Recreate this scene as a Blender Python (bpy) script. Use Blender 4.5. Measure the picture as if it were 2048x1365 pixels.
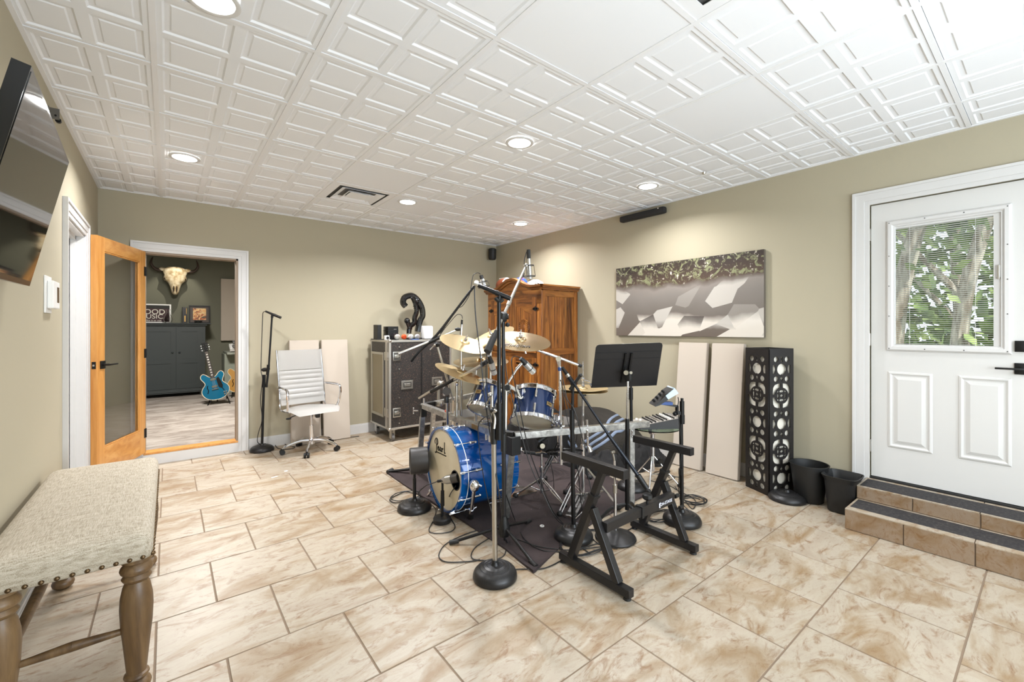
import bpy, bmesh, math, random
from mathutils import Vector, Matrix, Euler, noise
random.seed(7)
for o in list(bpy.data.objects): bpy.data.objects.remove(o)
SC = bpy.context.scene
C = SC.collection
PI = math.pi
# ------------------------------------------------------------------ camera
F, YAW, CYP, CH = 866.63, 0.6710, 657.65, 1.3414
cd = bpy.data.cameras.new('camera'); cam = bpy.data.objects.new('camera', cd); C.objects.link(cam)
cd.sensor_width = 36.0; cd.lens = F/2048*36.0; cd.shift_y = -(682.5-CYP)/2048
cd.clip_start = 0.03; cd.clip_end = 200
cam.location = (0, 0, CH); cam.rotation_euler = (PI/2, 0, -YAW)
SC.camera = cam
# ------------------------------------------------------------------ world, sun, lights, exposure
SC.view_settings.view_transform = 'Standard'; SC.view_settings.look = 'None'
SC.view_settings.gamma = 1.0; SC.view_settings.use_curve_mapping = False
SC.view_settings.exposure = 0.0
W = bpy.data.worlds.new('world'); SC.world = W; W.use_nodes = True
bg = W.node_tree.nodes['Background']; bg.inputs[0].default_value = (0.78, 0.89, 1.0, 1); bg.inputs[1].default_value = 2.2
sd = bpy.data.lights.new('sun', 'SUN'); sd.energy = 5.0; sd.angle = 0.02; sd.color = (1, .95, .85)
so = bpy.data.objects.new('sun', sd); C.objects.link(so); so.rotation_euler = (math.radians(40), math.radians(-25), 0)
CEIL = 2.654; XL, XR, YB, YF = -0.513, 4.098, 5.566, -3.2

def area(name, loc, rot, sx, sy, power, col=(1, 1, 1), shape='RECTANGLE', spread=PI):
    d = bpy.data.lights.new(name, 'AREA'); d.shape = shape; d.size = sx
    if shape in ('RECTANGLE', 'ELLIPSE'): d.size_y = sy
    d.energy = power; d.color = col; d.spread = spread
    o = bpy.data.objects.new(name, d); C.objects.link(o); o.location = loc; o.rotation_euler = rot
    return o
# fill lights added out of view behind the camera to brighten room and ceiling
area('rear_fill_light', (2.9, YF+0.12, 1.45), (PI/2, 0, 0), 2.2, 1.7, 100, (0.74, 0.87, 1.0))
area('upward_fill_light', (1.2, -1.3, 1.25), (math.radians(180-52), 0, math.radians(-18)), 2.2, 1.6, 108, (.82, .92, 1.0))
LIGHTS = [(1.945, 2.364), (1.945, 4.19), (3.457, 4.18), (3.465, 2.35), (0.10, 4.17), (0.139, 2.098), (0.13, -1.3), (1.945, -1.3), (3.46, -1.3)]

# ------------------------------------------------------------------ photograph ray helpers (measured depths, metres)
_c, _s = math.cos(YAW), math.sin(YAW)
def ray(x, y):
    u = (x-1024)/F; v = -(y-CYP)/F
    return Vector((u*_c+_s, -u*_s+_c, v))
def at(x, y, d): r = ray(x, y)*d; return Vector((r.x, r.y, r.z+CH))
def fz(x, y, z=0.0): r = ray(x, y); t = (z-CH)/r.z; return Vector((r.x*t, r.y*t, z))
def fx(x, y, X): r = ray(x, y); t = X/r.x; return Vector((X, r.y*t, CH+r.z*t))
def fy(x, y, Y): r = ray(x, y); t = Y/r.y; return Vector((r.x*t, Y, CH+r.z*t))

# ------------------------------------------------------------------ materials
def lin(c):
    if isinstance(c, str): c = tuple(int(c[i:i+2], 16) for i in (0, 2, 4))
    r = []
    for v in c:
        v = v/255.0
        r.append(v/12.92 if v <= 0.04045 else ((v+0.055)/1.055)**2.4)
    return (r[0], r[1], r[2], 1)
MATS = {}
def mat(name, col, rough=0.5, metal=0.0, **k):
    if name in MATS: return MATS[name]
    m = bpy.data.materials.new(name); m.use_nodes = True
    b = m.node_tree.nodes['Principled BSDF']
    b.inputs['Base Color'].default_value = lin(col); b.inputs['Roughness'].default_value = rough
    b.inputs['Metallic'].default_value = metal
    for a, v in k.items(): b.inputs[a.replace('_', ' ')].default_value = v
    MATS[name] = m
    return m
def nd(m, t, **k):
    n = m.node_tree.nodes.new(t)
    for a, v in k.items():
        if a.startswith('i_'): n.inputs[a[2:].replace('_', ' ')].default_value = v
        else: setattr(n, a, v)
    return n
def lk(m, a, b): m.node_tree.links.new(a, b)
def ramp(m, fac, stops):
    r = nd(m, 'ShaderNodeValToRGB'); e = r.color_ramp.elements
    while len(e) < len(stops): e.new(0.5)
    for k, (p, c) in enumerate(stops): e[k].position = p; e[k].color = lin(c)
    lk(m, fac, r.inputs[0]); return r.outputs[0]
def bsdf(m): return m.node_tree.nodes['Principled BSDF']
def coords(m, scale=(1, 1, 1), rand=0.0, rot=(0, 0, 0), kind='Object'):
    tc = nd(m, 'ShaderNodeTexCoord'); mp = nd(m, 'ShaderNodeMapping')
    mp.inputs['Scale'].default_value = scale; mp.inputs['Rotation'].default_value = rot
    src = tc.outputs[kind]
    if rand:
        oi = nd(m, 'ShaderNodeObjectInfo'); ml = nd(m, 'ShaderNodeMath', operation='MULTIPLY'); ml.inputs[1].default_value = rand
        lk(m, oi.outputs['Random'], ml.inputs[0])
        cx = nd(m, 'ShaderNodeCombineXYZ'); lk(m, ml.outputs[0], cx.inputs[0]); lk(m, ml.outputs[0], cx.inputs[1]); lk(m, ml.outputs[0], cx.inputs[2])
        ad = nd(m, 'ShaderNodeVectorMath', operation='ADD'); lk(m, src, ad.inputs[0]); lk(m, cx.outputs[0], ad.inputs[1]); src = ad.outputs[0]
    lk(m, src, mp.inputs[0]); return mp.outputs[0]
def nz(m, vec, scale, detail=4, rough=0.5, dist=0.0):
    n = nd(m, 'ShaderNodeTexNoise'); n.inputs['Scale'].default_value = scale; n.inputs['Detail'].default_value = detail
    n.inputs['Roughness'].default_value = rough; n.inputs['Distortion'].default_value = dist
    lk(m, vec, n.inputs['Vector']); return n.outputs['Fac']
def mixc(m, f, a, b, mode='MIX'):
    x = nd(m, 'ShaderNodeMix', data_type='RGBA', blend_type=mode)
    if hasattr(f, 'is_linked') or not isinstance(f, (int, float)): lk(m, f, x.inputs[0])
    else: x.inputs[0].default_value = f
    for i, v in ((6, a), (7, b)):
        if isinstance(v, (tuple, str)): x.inputs[i].default_value = lin(v)
        else: lk(m, v, x.inputs[i])
    return x.outputs[2]
def bump(m, h, strength=0.3, dist=0.002):
    b = nd(m, 'ShaderNodeBump'); b.inputs['Strength'].default_value = strength; b.inputs['Distance'].default_value = dist
    lk(m, h, b.inputs['Height']); lk(m, b.outputs[0], bsdf(m).inputs['Normal'])
def mathn(m, op, a, b=0.0):
    n = nd(m, 'ShaderNodeMath', operation=op)
    for i, v in ((0, a), (1, b)):
        if isinstance(v, (int, float)): n.inputs[i].default_value = v
        else: lk(m, v, n.inputs[i])
    return n.outputs[0]

WALLC = (172, 163, 140)
m_wall = mat('wall_paint', WALLC, 0.75); v = coords(m_wall); bump(m_wall, nz(m_wall, v, 180, 2), 0.15, 0.001)
m_white = mat('white_trim', (208, 206, 203), 0.38)
m_ceil = mat('ceiling_white', (229, 230, 232), 0.8); bump(m_ceil, nz(m_ceil, coords(m_ceil), 60, 2), 0.1, 0.001)
m_grid = mat('grid_white', (228, 228, 229), 0.5)
m_dark = mat('plenum_dark', (30, 28, 26), 0.9)
m_door = mat('door_white', (208, 206, 202), 0.42)
m_black = mat('black_metal', (15, 15, 16), 0.38, 0.3)
m_blackr = mat('black_rubber', (20, 20, 20), 0.55)
m_iron = mat('cast_iron', (42, 41, 41), 0.36, 0.4); bump(m_iron, nz(m_iron, coords(m_iron), 150, 3), 0.25, 0.001)
m_chrome = mat('chrome', (225, 225, 228), 0.12, 1.0)
m_satin = mat('satin_steel', (190, 186, 178), 0.3, 1.0)
m_grout = mat('grout', (126, 108, 90), 0.9)
m_glass = mat('clear_glass', (255, 255, 255), 0.02, 0.0, Transmission_Weight=1.0, IOR=1.2)
m_plastic = mat('black_plastic', (14, 14, 14), 0.5)
m_whitepl = mat('white_plastic', (235, 234, 230), 0.4)
m_leather = mat('white_leather', (216, 214, 210), 0.38)
m_red = mat('red_plastic', (206, 52, 28), 0.4)
m_bluem = mat('blue_plastic', (28, 66, 130), 0.4)

# floor tile stone
def stone(name, warm=1.0, sc=1.0):
    m = mat(name, (220, 195, 160), 0.42)
    v = coords(m, (1.0*sc, 2.2*sc, 2.0*sc), rand=37.0)
    n1 = nz(m, v, 2.1, 6, 0.6, 1.2); n2 = nz(m, v, 4.6, 9, 0.74, 2.2); n3 = nz(m, v, 34, 4, 0.7, 0.8)
    c1 = ramp(m, n1, [(0.32, (136, 112, 82)), (0.44, (154, 138, 116)), (0.54, (168, 157, 140)), (0.70, (158, 144, 126))])
    c2 = ramp(m, n2, [(0.40, (0, 0, 0)), (0.52, (0, 0, 0)), (0.66, (255, 255, 255))])
    f = mathn(m, 'MULTIPLY', c2, 0.8)
    c = mixc(m, f, c1, (116, 80, 42))
    f3 = mathn(m, 'MULTIPLY', ramp(m, n3, [(0.55, (0, 0, 0)), (0.75, (255, 255, 255))]), 0.35)
    c = mixc(m, f3, c, (106, 80, 54))
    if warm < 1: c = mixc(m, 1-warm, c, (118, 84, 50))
    lk(m, c, bsdf(m).inputs['Base Color'])
    bump(m, nz(m, v, 12, 6), 0.25, 0.002)
    return m
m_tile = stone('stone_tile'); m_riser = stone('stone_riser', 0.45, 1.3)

def wood(name, a, b, d, scale=6, rough=0.4, axis=2, rand=9.0, knots=True):
    m = mat(name, a, rough)
    s = [14, 14, 14]; s[axis] = 1.1
    v = coords(m, tuple(x*scale/6 for x in s), rand=rand)
    n1 = nz(m, v, 1.2, 5, 0.6, 0.6); n2 = nz(m, v, 5, 4, 0.6, 0.2)
    c = ramp(m, n1, [(0.32, b), (0.5, a), (0.68, d)])
    c = mixc(m, mathn(m, 'MULTIPLY', ramp(m, n2, [(0.5, (0, 0, 0)), (0.75, (255, 255, 255))]), 0.35), c, b)
    if knots:
        v2 = coords(m, tuple((1.5 if i == axis else 4.0) for i in range(3)), rand=rand*2)
        k = ramp(m, nz(m, v2, 2.2, 2, 0.5, 0.4), [(0.60, (0, 0, 0)), (0.74, (255, 255, 255))])
        c = mixc(m, mathn(m, 'MULTIPLY', k, 0.7), c, tuple(int(x*0.35) for x in b))
    oi = nd(m, 'ShaderNodeObjectInfo')
    hs = nd(m, 'ShaderNodeHueSaturation'); lk(m, c, hs.inputs['Color'])
    lk(m, mathn(m, 'ADD', mathn(m, 'MULTIPLY', oi.outputs['Random'], 0.5 if knots else 0.05), 0.75 if knots else 0.97), hs.inputs['Value'])
    lk(m, hs.outputs[0], bsdf(m).inputs['Base Color'])
    return m
m_pine = wood('rustic_pine', (128, 76, 30), (66, 34, 12), (166, 108, 48))
m_fir = wood('oiled_fir', (206, 146, 76), (188, 124, 56), (216, 160, 92), knots=False, rough=0.35)
m_benchw = wood('bench_walnut', (104, 80, 52), (72, 52, 32), (128, 102, 70), knots=False)

# ------------------------------------------------------------------ mesh builder
class MB:
    def __init__(s): s.bm = bmesh.new()
    def _tag(s, r): return r
    def box(s, c, d, R=None, bev=0.0):
        r = bmesh.ops.create_cube(s.bm, size=1.0); vs = r['verts']
        M = Matrix.Translation(Vector(c)) @ (R.to_4x4() if R else Matrix.Identity(4)) @ Matrix.Diagonal((d[0], d[1], d[2], 1))
        bmesh.ops.transform(s.bm, matrix=M, verts=vs)
        if bev:
            es = list({e for v in vs for e in v.link_edges})
            bmesh.ops.bevel(s.bm, geom=es, offset=bev, segments=2, affect='EDGES', profile=0.5)
        return s
    def bb(s, x0, x1, y0, y1, z0, z1, bev=0.0): return s.box(((x0+x1)/2, (y0+y1)/2, (z0+z1)/2), (abs(x1-x0), abs(y1-y0), abs(z1-z0)), None, bev)
    def beam(s, p, q, w, h, up=Vector((0, 0, 1)), bev=0.0):
        p = Vector(p); q = Vector(q); d = (q-p); L = d.length; d.normalize()
        x = d.cross(Vector(up))
        if x.length < 1e-4: x = d.cross(Vector((0, 1, 0)))
        x.normalize(); z = x.cross(d)
        R = Matrix((x, d, z)).transposed()
        return s.box((p+q)/2, (w, L, h), R, bev)
    def cyl(s, p, q, r1, r2=None, seg=12, cap=True):
        p = Vector(p); q = Vector(q); r2 = r1 if r2 is None else r2
        d = q-p; L = d.length
        if L < 1e-6: return s
        M = Matrix.Translation((p+q)/2) @ d.to_track_quat('Z', 'Y').to_matrix().to_4x4()
        bmesh.ops.create_cone(s.bm, cap_ends=cap, segments=seg, radius1=max(r1, 1e-5), radius2=max(r2, 1e-5), depth=L, matrix=M)
        return s
    def ball(s, c, r, sc=(1, 1, 1), R=None, seg=14):
        M = Matrix.Translation(Vector(c)) @ (R.to_4x4() if R else Matrix.Identity(4)) @ Matrix.Diagonal((sc[0], sc[1], sc[2], 1))
        bmesh.ops.create_uvsphere(s.bm, u_segments=seg, v_segments=max(6, seg*2//3), radius=r, matrix=M); return s
    def tube(s, pts, r, seg=6, sub=5, smooth=True, r2=None):
        P = [Vector(p) for p in pts]
        if smooth and len(P) > 2: P = cat(P, sub)
        n = len(P); rings = []
        t = (P[1]-P[0]).normalized(); a = t.orthogonal().normalized()
        for i, p in enumerate(P):
            t2 = (P[min(i+1, n-1)]-P[max(i-1, 0)]).normalized()
            a = (a - t2*a.dot(t2))
            if a.length < 1e-6: a = t2.orthogonal()
            a.normalize(); b = t2.cross(a)
            rr = r if r2 is None else r+(r2-r)*i/(n-1)
            rings.append([s.bm.verts.new(p+(a*math.cos(2*PI*k/seg)+b*math.sin(2*PI*k/seg))*rr) for k in range(seg)])
        for i in range(n-1):
            for k in range(seg): s.bm.faces.new((rings[i][k], rings[i][(k+1) % seg], rings[i+1][(k+1) % seg], rings[i+1][k]))
        s.bm.faces.new(rings[0][::-1]); s.bm.faces.new(rings[-1]); return s
    def lathe(s, prof, o=(0, 0, 0), axis=(0, 0, 1), seg=24, sx=1.0):
        o = Vector(o); R = Vector(axis).normalized().to_track_quat('Z', 'Y').to_matrix()
        rings = []
        for r, z in prof:
            if r < 1e-6: rings.append([s.bm.verts.new(o+R @ Vector((0, 0, z)))])
            else: rings.append([s.bm.verts.new(o+R @ Vector((r*math.cos(2*PI*k/seg)*sx, r*math.sin(2*PI*k/seg), z))) for k in range(seg)])
        for A, B in zip(rings, rings[1:]):
            for k in range(seg):
                k2 = (k+1) % seg
                if len(A) == 1 and len(B) == 1: continue
                if len(A) == 1: s.bm.faces.new((A[0], B[k], B[k2]))
                elif len(B) == 1: s.bm.faces.new((A[k], B[0], A[k2]))
                else: s.bm.faces.new((A[k], B[k], B[k2], A[k2]))
        return s
    def prism(s, poly, M, th):
        a = [s.bm.verts.new(M @ Vector((x, y, 0))) for x, y in poly]; b = [s.bm.verts.new(M @ Vector((x, y, th))) for x, y in poly]
        s.bm.faces.new(a[::-1]); s.bm.faces.new(b); n = len(poly)
        for i in range(n): s.bm.faces.new((a[i], a[(i+1) % n], b[(i+1) % n], b[i]))
        return s
    def grid(s, f, nu, nv):
        g = [[s.bm.verts.new(f(i/nu, j/nv)) for j in range(nv+1)] for i in range(nu+1)]
        for i in range(nu):
            for j in range(nv): s.bm.faces.new((g[i][j], g[i+1][j], g[i+1][j+1], g[i][j+1]))
        return s
    def torus(s, c, axis, R, r, seg=24, ms=6, a0=0, a1=2*PI):
        q = Vector(axis).normalized().to_track_quat('Z', 'Y').to_matrix(); c = Vector(c)
        full = abs(a1-a0-2*PI) < 1e-6; n = seg if full else seg+1; rg = []
        for i in range(n):
            t = a0+(a1-a0)*i/seg; e = Vector((math.cos(t), math.sin(t), 0))
            rg.append([s.bm.verts.new(c+q @ (e*(R+r*math.cos(2*PI*k/ms))+Vector((0, 0, r*math.sin(2*PI*k/ms))))) for k in range(ms)])
        for i in range(n if full else n-1):
            A = rg[i]; B = rg[(i+1) % n]
            for k in range(ms): s.bm.faces.new((A[k], B[k], B[(k+1) % ms], A[(k+1) % ms]))
        return s
    def build(s, name, m, parent=None, label=None, kind=None, ang=35, off=None):
        if parent is not None and parent.type == 'EMPTY' and parent.name in ROOTM:
            bmesh.ops.transform(s.bm, matrix=ROOTM[parent.name].inverted(), verts=s.bm.verts)
        elif parent is not None and parent.name in ROOTM:
            bmesh.ops.transform(s.bm, matrix=ROOTM[parent.name].inverted(), verts=s.bm.verts)
        elif off is not None:
            bmesh.ops.translate(s.bm, vec=-Vector(off), verts=s.bm.verts)
        bmesh.ops.recalc_face_normals(s.bm, faces=s.bm.faces)
        me = bpy.data.meshes.new(name); s.bm.to_mesh(me); s.bm.free()
        me.materials.append(m)
        if ang:
            for p in me.polygons: p.use_smooth = True
            me.set_sharp_from_angle(angle=math.radians(ang))
        o = bpy.data.objects.new(name, me); C.objects.link(o)
        if parent is not None:
            o.parent = parent; ROOTM[o.name] = ROOTM.get(parent.name, Matrix.Identity(4))
        elif off is not None: o.location = off; ROOTM[o.name] = Matrix.Translation(Vector(off))
        else: ROOTM[o.name] = Matrix.Identity(4)
        if label: o['label'] = label
        if kind: o['kind'] = kind
        return o
ROOTM = {}
def cat(P, sub):
    out = []
    for i in range(len(P)-1):
        p0 = P[max(i-1, 0)]; p1 = P[i]; p2 = P[i+1]; p3 = P[min(i+2, len(P)-1)]
        for k in range(sub):
            t = k/sub
            out.append(0.5*((2*p1)+(p2-p0)*t+(2*p0-5*p1+4*p2-p3)*t*t+(3*p1-p0-3*p2+p3)*t*t*t))
    out.append(P[-1]); return out
def thing(name, label, cat_, loc, rz=0.0, group=None):
    o = bpy.data.objects.new(name, None); C.objects.link(o); o.location = loc; o.rotation_euler = (0, 0, rz); o.empty_display_size = 0.05
    ROOTM[o.name] = Matrix.Translation(Vector(loc)) @ Matrix.Rotation(rz, 4, 'Z')
    o['label'] = label; o['category'] = cat_
    if group: o['group'] = group
    return o
def tag(o, label, cat_, group=None):
    o['label'] = label; o['category'] = cat_
    if group: o['group'] = group
    return o
def struct(name, loc=(0, 0, 0)):
    o = bpy.data.objects.new(name, None); C.objects.link(o); o.location = loc; o['kind'] = 'structure'; ROOTM[o.name] = Matrix.Translation(Vector(loc)); return o
def text(name, s, M, size, m, parent, th=0.0006, shear=0.0, ax=1.0, align='CENTER'):
    cu = bpy.data.curves.new(name, 'FONT'); cu.body = s; cu.size = size; cu.extrude = th; cu.shear = shear
    cu.align_x = align; cu.align_y = 'CENTER'
    o = bpy.data.objects.new(name, cu); C.objects.link(o)
    dg = bpy.context.evaluated_depsgraph_get(); me = bpy.data.meshes.new_from_object(o.evaluated_get(dg))
    bpy.data.objects.remove(o)
    me.transform(Matrix.Diagonal((ax, 1, 1, 1))); me.transform(M)
    if parent is not None: me.transform(ROOTM[parent.name].inverted())
    me.materials.clear(); me.materials.append(m)
    q = bpy.data.objects.new(name, me); C.objects.link(q)
    if parent is not None: q.parent = parent
    ROOTM[q.name] = ROOTM.get(parent.name, Matrix.Identity(4)) if parent is not None else Matrix.Identity(4)
    return q
def frame(o, x, y):     # matrix with origin o, local x and y axes given, z = x cross y
    x = Vector(x).normalized(); y = Vector(y); y = (y-x*y.dot(x)).normalized(); z = x.cross(y)
    M = Matrix((x, y, z)).transposed().to_4x4(); M.translation = Vector(o); return M
def instance(src, name, loc, parent, rot=None):
    o = bpy.data.objects.new(name, src.data); C.objects.link(o); o.location = loc
    if rot: o.rotation_euler = rot
    if parent: o.parent = parent
    return o

# ================================================================== ROOM SHELL
T = 0.6096; GX = -0.0529; GY = 0.969
# walls
w = MB()
w.bb(XL-0.12, XL, YF, 3.93, 0, 2.8); w.bb(XL-0.12, XL, 4.74, YB+0.12, 0, 2.8); w.bb(XL-0.12, XL, 3.93, 4.74, 2.07, 2.8)
w.build('wall_left', m_wall, kind='structure', ang=0)
w = MB(); OX0, OX1, OZ0, OZ1 = -0.19, 0.60, 0.10, 2.10
w.bb(XL-0.12, OX0, YB, YB+0.12, 0, 2.8); w.bb(OX1, XR+0.12, YB, YB+0.12, 0, 2.8); w.bb(OX0, OX1, YB, YB+0.12, OZ1, 2.8); w.bb(OX0, OX1, YB, YB+0.12, 0, OZ0)
w.build('wall_back', m_wall, kind='structure', ang=0)
w = MB(); DY0, DY1, DZ0, DZ1 = -0.05, 0.872, 0.245, 2.262
w.bb(XR, XR+0.15, DY1+.004, YB, 0, 2.8); w.bb(XR, XR+0.15, YF, DY0, 0, 2.8); w.bb(XR, XR+0.15, DY0, DY1+.004, DZ1+.004, 2.8); w.bb(XR, XR+0.15, DY0, DY1+.004, 0, DZ0-.02)
w.build('wall_right', m_wall, kind='structure', ang=0)
w = MB(); w.bb(XL-0.12, XR+0.15, YF-0.12, YF, 0, 2.8); w.build('wall_rear', m_wall, kind='structure', ang=0)
# baseboards
for nm, bxs in (('baseboard_back', [(OX1+0.10, 4.098, YB-0.014, YB)]), ('baseboard_right', [(XR-0.014, XR, 0.99, YB-0.014)]), ('baseboard_left', [(XL, XL+0.014, YF, 3.84), (XL, XL+0.014, 4.84, YB)])):
    w = MB()
    for x0, x1, y0, y1 in bxs: w.bb(x0, x1, y0, y1, 0, 0.105); w.bb(x0 if nm != 'baseboard_right' else x0+.005, x1 if nm != 'baseboard_left' else x1-.005, y0 if nm != 'baseboard_back' else y0+.005, y1, 0.105, 0.12)
    w.build(nm, m_white, kind='structure', ang=0)
# floor: grout bed + tiles
fl_ = MB(); fl_.bb(XL, XR, YF, YB, -0.1, -0.0025); floor = fl_.build('floor', m_grout, kind='structure', ang=0)
PX, PY, G = 0.459, 0.4638, 0.0035
def tile_mesh(w_, h_):
    b = bmesh.new(); bmesh.ops.create_cube(b, size=1.0, matrix=Matrix.Translation((0, 0, -0.004)) @ Matrix.Diagonal((w_, h_, 0.008, 1)))
    es = [e for e in b.edges if all(v.co.z > -0.001 for v in e.verts)]
    bmesh.ops.bevel(b, geom=es, offset=0.0015, segments=1, affect='EDGES')
    me = bpy.data.meshes.new('tile'); b.to_mesh(me); b.free(); me.materials.append(m_tile); return me
full = {}
row0 = int(math.floor((YF-0.709)/PY))
for r in range(row0, 12):
    y0 = 0.709+r*PY; y1 = y0+PY
    y0c = max(y0, YF); y1c = min(y1, YB)
    if y1c-y0c < 0.02: continue
    offx = 0.188 if (r % 2 == 0) else 0.4175
    k0 = int(math.floor((XL-offx)/PX))
    for k in range(k0, 12):
        x0 = max(offx+k*PX, XL); x1 = min(offx+(k+1)*PX, XR)
        if x1-x0 < 0.02: continue
        key = (round(x1-x0, 3), round(y1c-y0c, 3))
        if key not in full: full[key] = tile_mesh(key[0]-2*G, key[1]-2*G)
        o = bpy.data.objects.new('floor_tile', full[key]); C.objects.link(o); o.parent = floor
        o.location = ((x0+x1)/2, (y0c+y1c)/2, random.uniform(-0.0004, 0.0004))
# ceiling
cl = MB(); cl.bb(XL, XR, YF, YB, CEIL+0.03, CEIL+0.1); ceil = cl.build('ceiling', m_dark, kind='structure', ang=0)
g = MB(); 
xs = [GX+i*T for i in range(0, 7)]; ys = [GY+j*T for j in range(-6, 8) if YF < GY+j*T < YB]
for i, x in enumerate(xs):
    b = MB(); b.bb(x-0.012, x+0.012, YF, YB, CEIL, CEIL+0.012); b.build('ceiling_runner', m_grid, ceil, ang=0)
for j, y in enumerate(ys):
    b = MB(); b.bb(XL, XR, y-0.012, y+0.012, CEIL+0.0004, CEIL+0.012); b.build('ceiling_crossbar', m_grid, ceil, ang=0)
b = MB(); b.bb(XL, XL+.02, YF, YB, CEIL-.001, CEIL+.015); b.bb(XR-.02, XR, YF, YB, CEIL-.001, CEIL+.015); b.bb(XL, XR, YB-.02, YB, CEIL-.0012, CEIL+.015); b.build('wall_angle', m_grid, ceil, ang=0)
def coffer_mesh(x0, x1, y0, y1, nx, ny, plain=False):
    b = bmesh.new(); mx, my = (x0+x1)/2, (y0+y1)/2
    def q(pts): b.faces.new([b.verts.new(p) for p in pts])
    if plain:
        q([(x0-mx, y0-my, 0.004), (x0-mx, y1-my, 0.004), (x1-mx, y1-my, 0.004), (x1-mx, y0-my, 0.004)])
    else:
        for i in range(nx):
            for j in range(ny):
                a0 = x0+(x1-x0)*i/nx-mx; a1 = x0+(x1-x0)*(i+1)/nx-mx; c0 = y0+(y1-y0)*j/ny-my; c1 = y0+(y1-y0)*(j+1)/ny-my
                prev = None
                for ins, z in ((0, .004), (.022, .004), (.030, .011), (.048, .011), (.054, .007), (.062, .007)):
                    ins = min(ins, (min(a1-a0, c1-c0))/2-.002)
                    L = [b.verts.new(p) for p in ((a0+ins, c0+ins, z), (a1-ins, c0+ins, z), (a1-ins, c1-ins, z), (a0+ins, c1-ins, z))]
                    if prev:
                        for k in range(4): b.faces.new((prev[k], L[k], L[(k+1) % 4], prev[(k+1) % 4]))
                    prev = L
                b.faces.new(prev)
    bmesh.ops.recalc_face_normals(b, faces=b.faces)
    me = bpy.data.meshes.new('ceiling_tile'); b.to_mesh(me); b.free(); me.materials.append(m_ceil); return me
XC = [XL]+xs+[XR]; YC = [YF]+ys+[YB]; cm = {}
plain_cells = {(2, 0), (4, 0), (2, 4), (4, 4), (3, 5)}
VENTS = {(2, 5), (2, -1)}
for i in range(len(XC)-1):
    for j in range(len(YC)-1):
        x0, x1, y0, y1 = XC[i], XC[i+1], YC[j], YC[j+1]
        ci = round((x0-GX)/T) if i > 0 else -1; cj = round((y0-GY)/T) if j > 0 else -99
        if (ci, cj) in VENTS: continue
        pl = (ci, cj) in plain_cells
        key = (round(x1-x0, 3), round(y1-y0, 3), pl)
        if key not in cm:
            g2 = .0105
            cm[key] = coffer_mesh(x0+g2, x1-g2, y0+g2+.0035, y1-g2-.0035, 2 if x1-x0 > .5 else 2, 2 if y1-y0 > .35 else 1, pl)
        o = bpy.data.objects.new('ceiling_tile', cm[key]); C.objects.link(o); o.parent = ceil; o.location = ((x0+x1)/2, (y0+y1)/2, CEIL)
# recessed lights
m_led = bpy.data.materials.new('led_glow'); m_led.use_nodes = True
_b = m_led.node_tree.nodes['Principled BSDF']; _b.inputs['Emission Color'].default_value = (1, .97, .92, 1); _b.inputs['Emission Strength'].default_value = 14
whr = ['above the middle of the room between tiles', 'near the supply vent', 'near the back corner above the armoire', 'above the wide canvas by the right wall', 'near the open glazed door', 'at the upper edge of the photo', 'in the rear row behind the camera at left', 'in the rear row behind the camera', 'in the rear row behind the camera at right']
for k, (x, y) in enumerate(LIGHTS):
    t = thing('recessed_light', 'round white recessed ceiling light '+whr[k], 'ceiling light', (x, y, CEIL), 0, 'recessed ceiling lights')
    b = MB(); b.lathe([(0.098, .004), (0.098, -0.004), (0.090, -0.006), (0.078, -0.004), (0.078, 0.004)], (x, y, CEIL), seg=28); b.build('trim_ring', m_white, t)
    b = MB(); b.cyl((x, y, CEIL-0.002), (x, y, CEIL+0.002), 0.078, seg=28); b.build('diffuser', m_led, t)
    area('downlight', (x, y, CEIL-0.008), (0, 0, 0), 0.15, 0.15, [26, 58, 30, 23, 28, 6, 12, 18, 20][k], (.97, .975, 1.0), 'DISK', math.radians(150))
# vents
def vent(ci, cj, label):
    x0 = GX+ci*T; y0 = GY+cj*T; cx, cy = x0+T/2, y0+T/2
    t = thing('ceiling_vent', label, 'vent', (cx, cy, CEIL), 0)
    b = MB(); b.bb(x0+.012, x0+T-.012, y0+.012, y0+T-.012, CEIL+.025, CEIL+.028); b.build('duct_backing', mat('duct_grey', (112, 110, 106), .8), t, ang=0)
    def ring(a0, z0, a1, z1, nm):
        b = MB(); f = [(-1, -1), (1, -1), (1, 1), (-1, 1)]
        A = [b.bm.verts.new((cx+a0*u, cy+a0*v_, CEIL+z0)) for u, v_ in f]; B_ = [b.bm.verts.new((cx+a1*u, cy+a1*v_, CEIL+z1)) for u, v_ in f]
        A2 = [b.bm.verts.new((cx+a0*u, cy+a0*v_, CEIL+z0+.0025)) for u, v_ in f]; B2 = [b.bm.verts.new((cx+a1*u, cy+a1*v_, CEIL+z1+.0025)) for u, v_ in f]
        for k in range(4):
            n = (k+1) % 4
            b.bm.faces.new((A[k], A[n], B_[n], B_[k])); b.bm.faces.new((A2[k], B2[k], B2[n], A2[n])); b.bm.faces.new((B_[k], B_[n], B2[n], B2[k])); b.bm.faces.new((A[k], A2[k], A2[n], A[n]))
        b.build(nm, m_grid, t, ang=0)
    ring(T/2-.012, .003, .235, .003, 'frame'); ring(.205, -.004, .150, .022, 'louver'); ring(.128, -.006, .095, .014, 'louver')
    b = MB(); b.bb(cx-.095, cx+.095, cy-.095, cy+.095, CEIL+.0, CEIL+.003); b.build('center_plate', m_grid, t, ang=0)
vent(2, 5, 'square white stepped supply vent in the ceiling near the back wall')
vent(2, -1, 'square white ceiling vent cut by the top edge of the photo')
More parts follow.
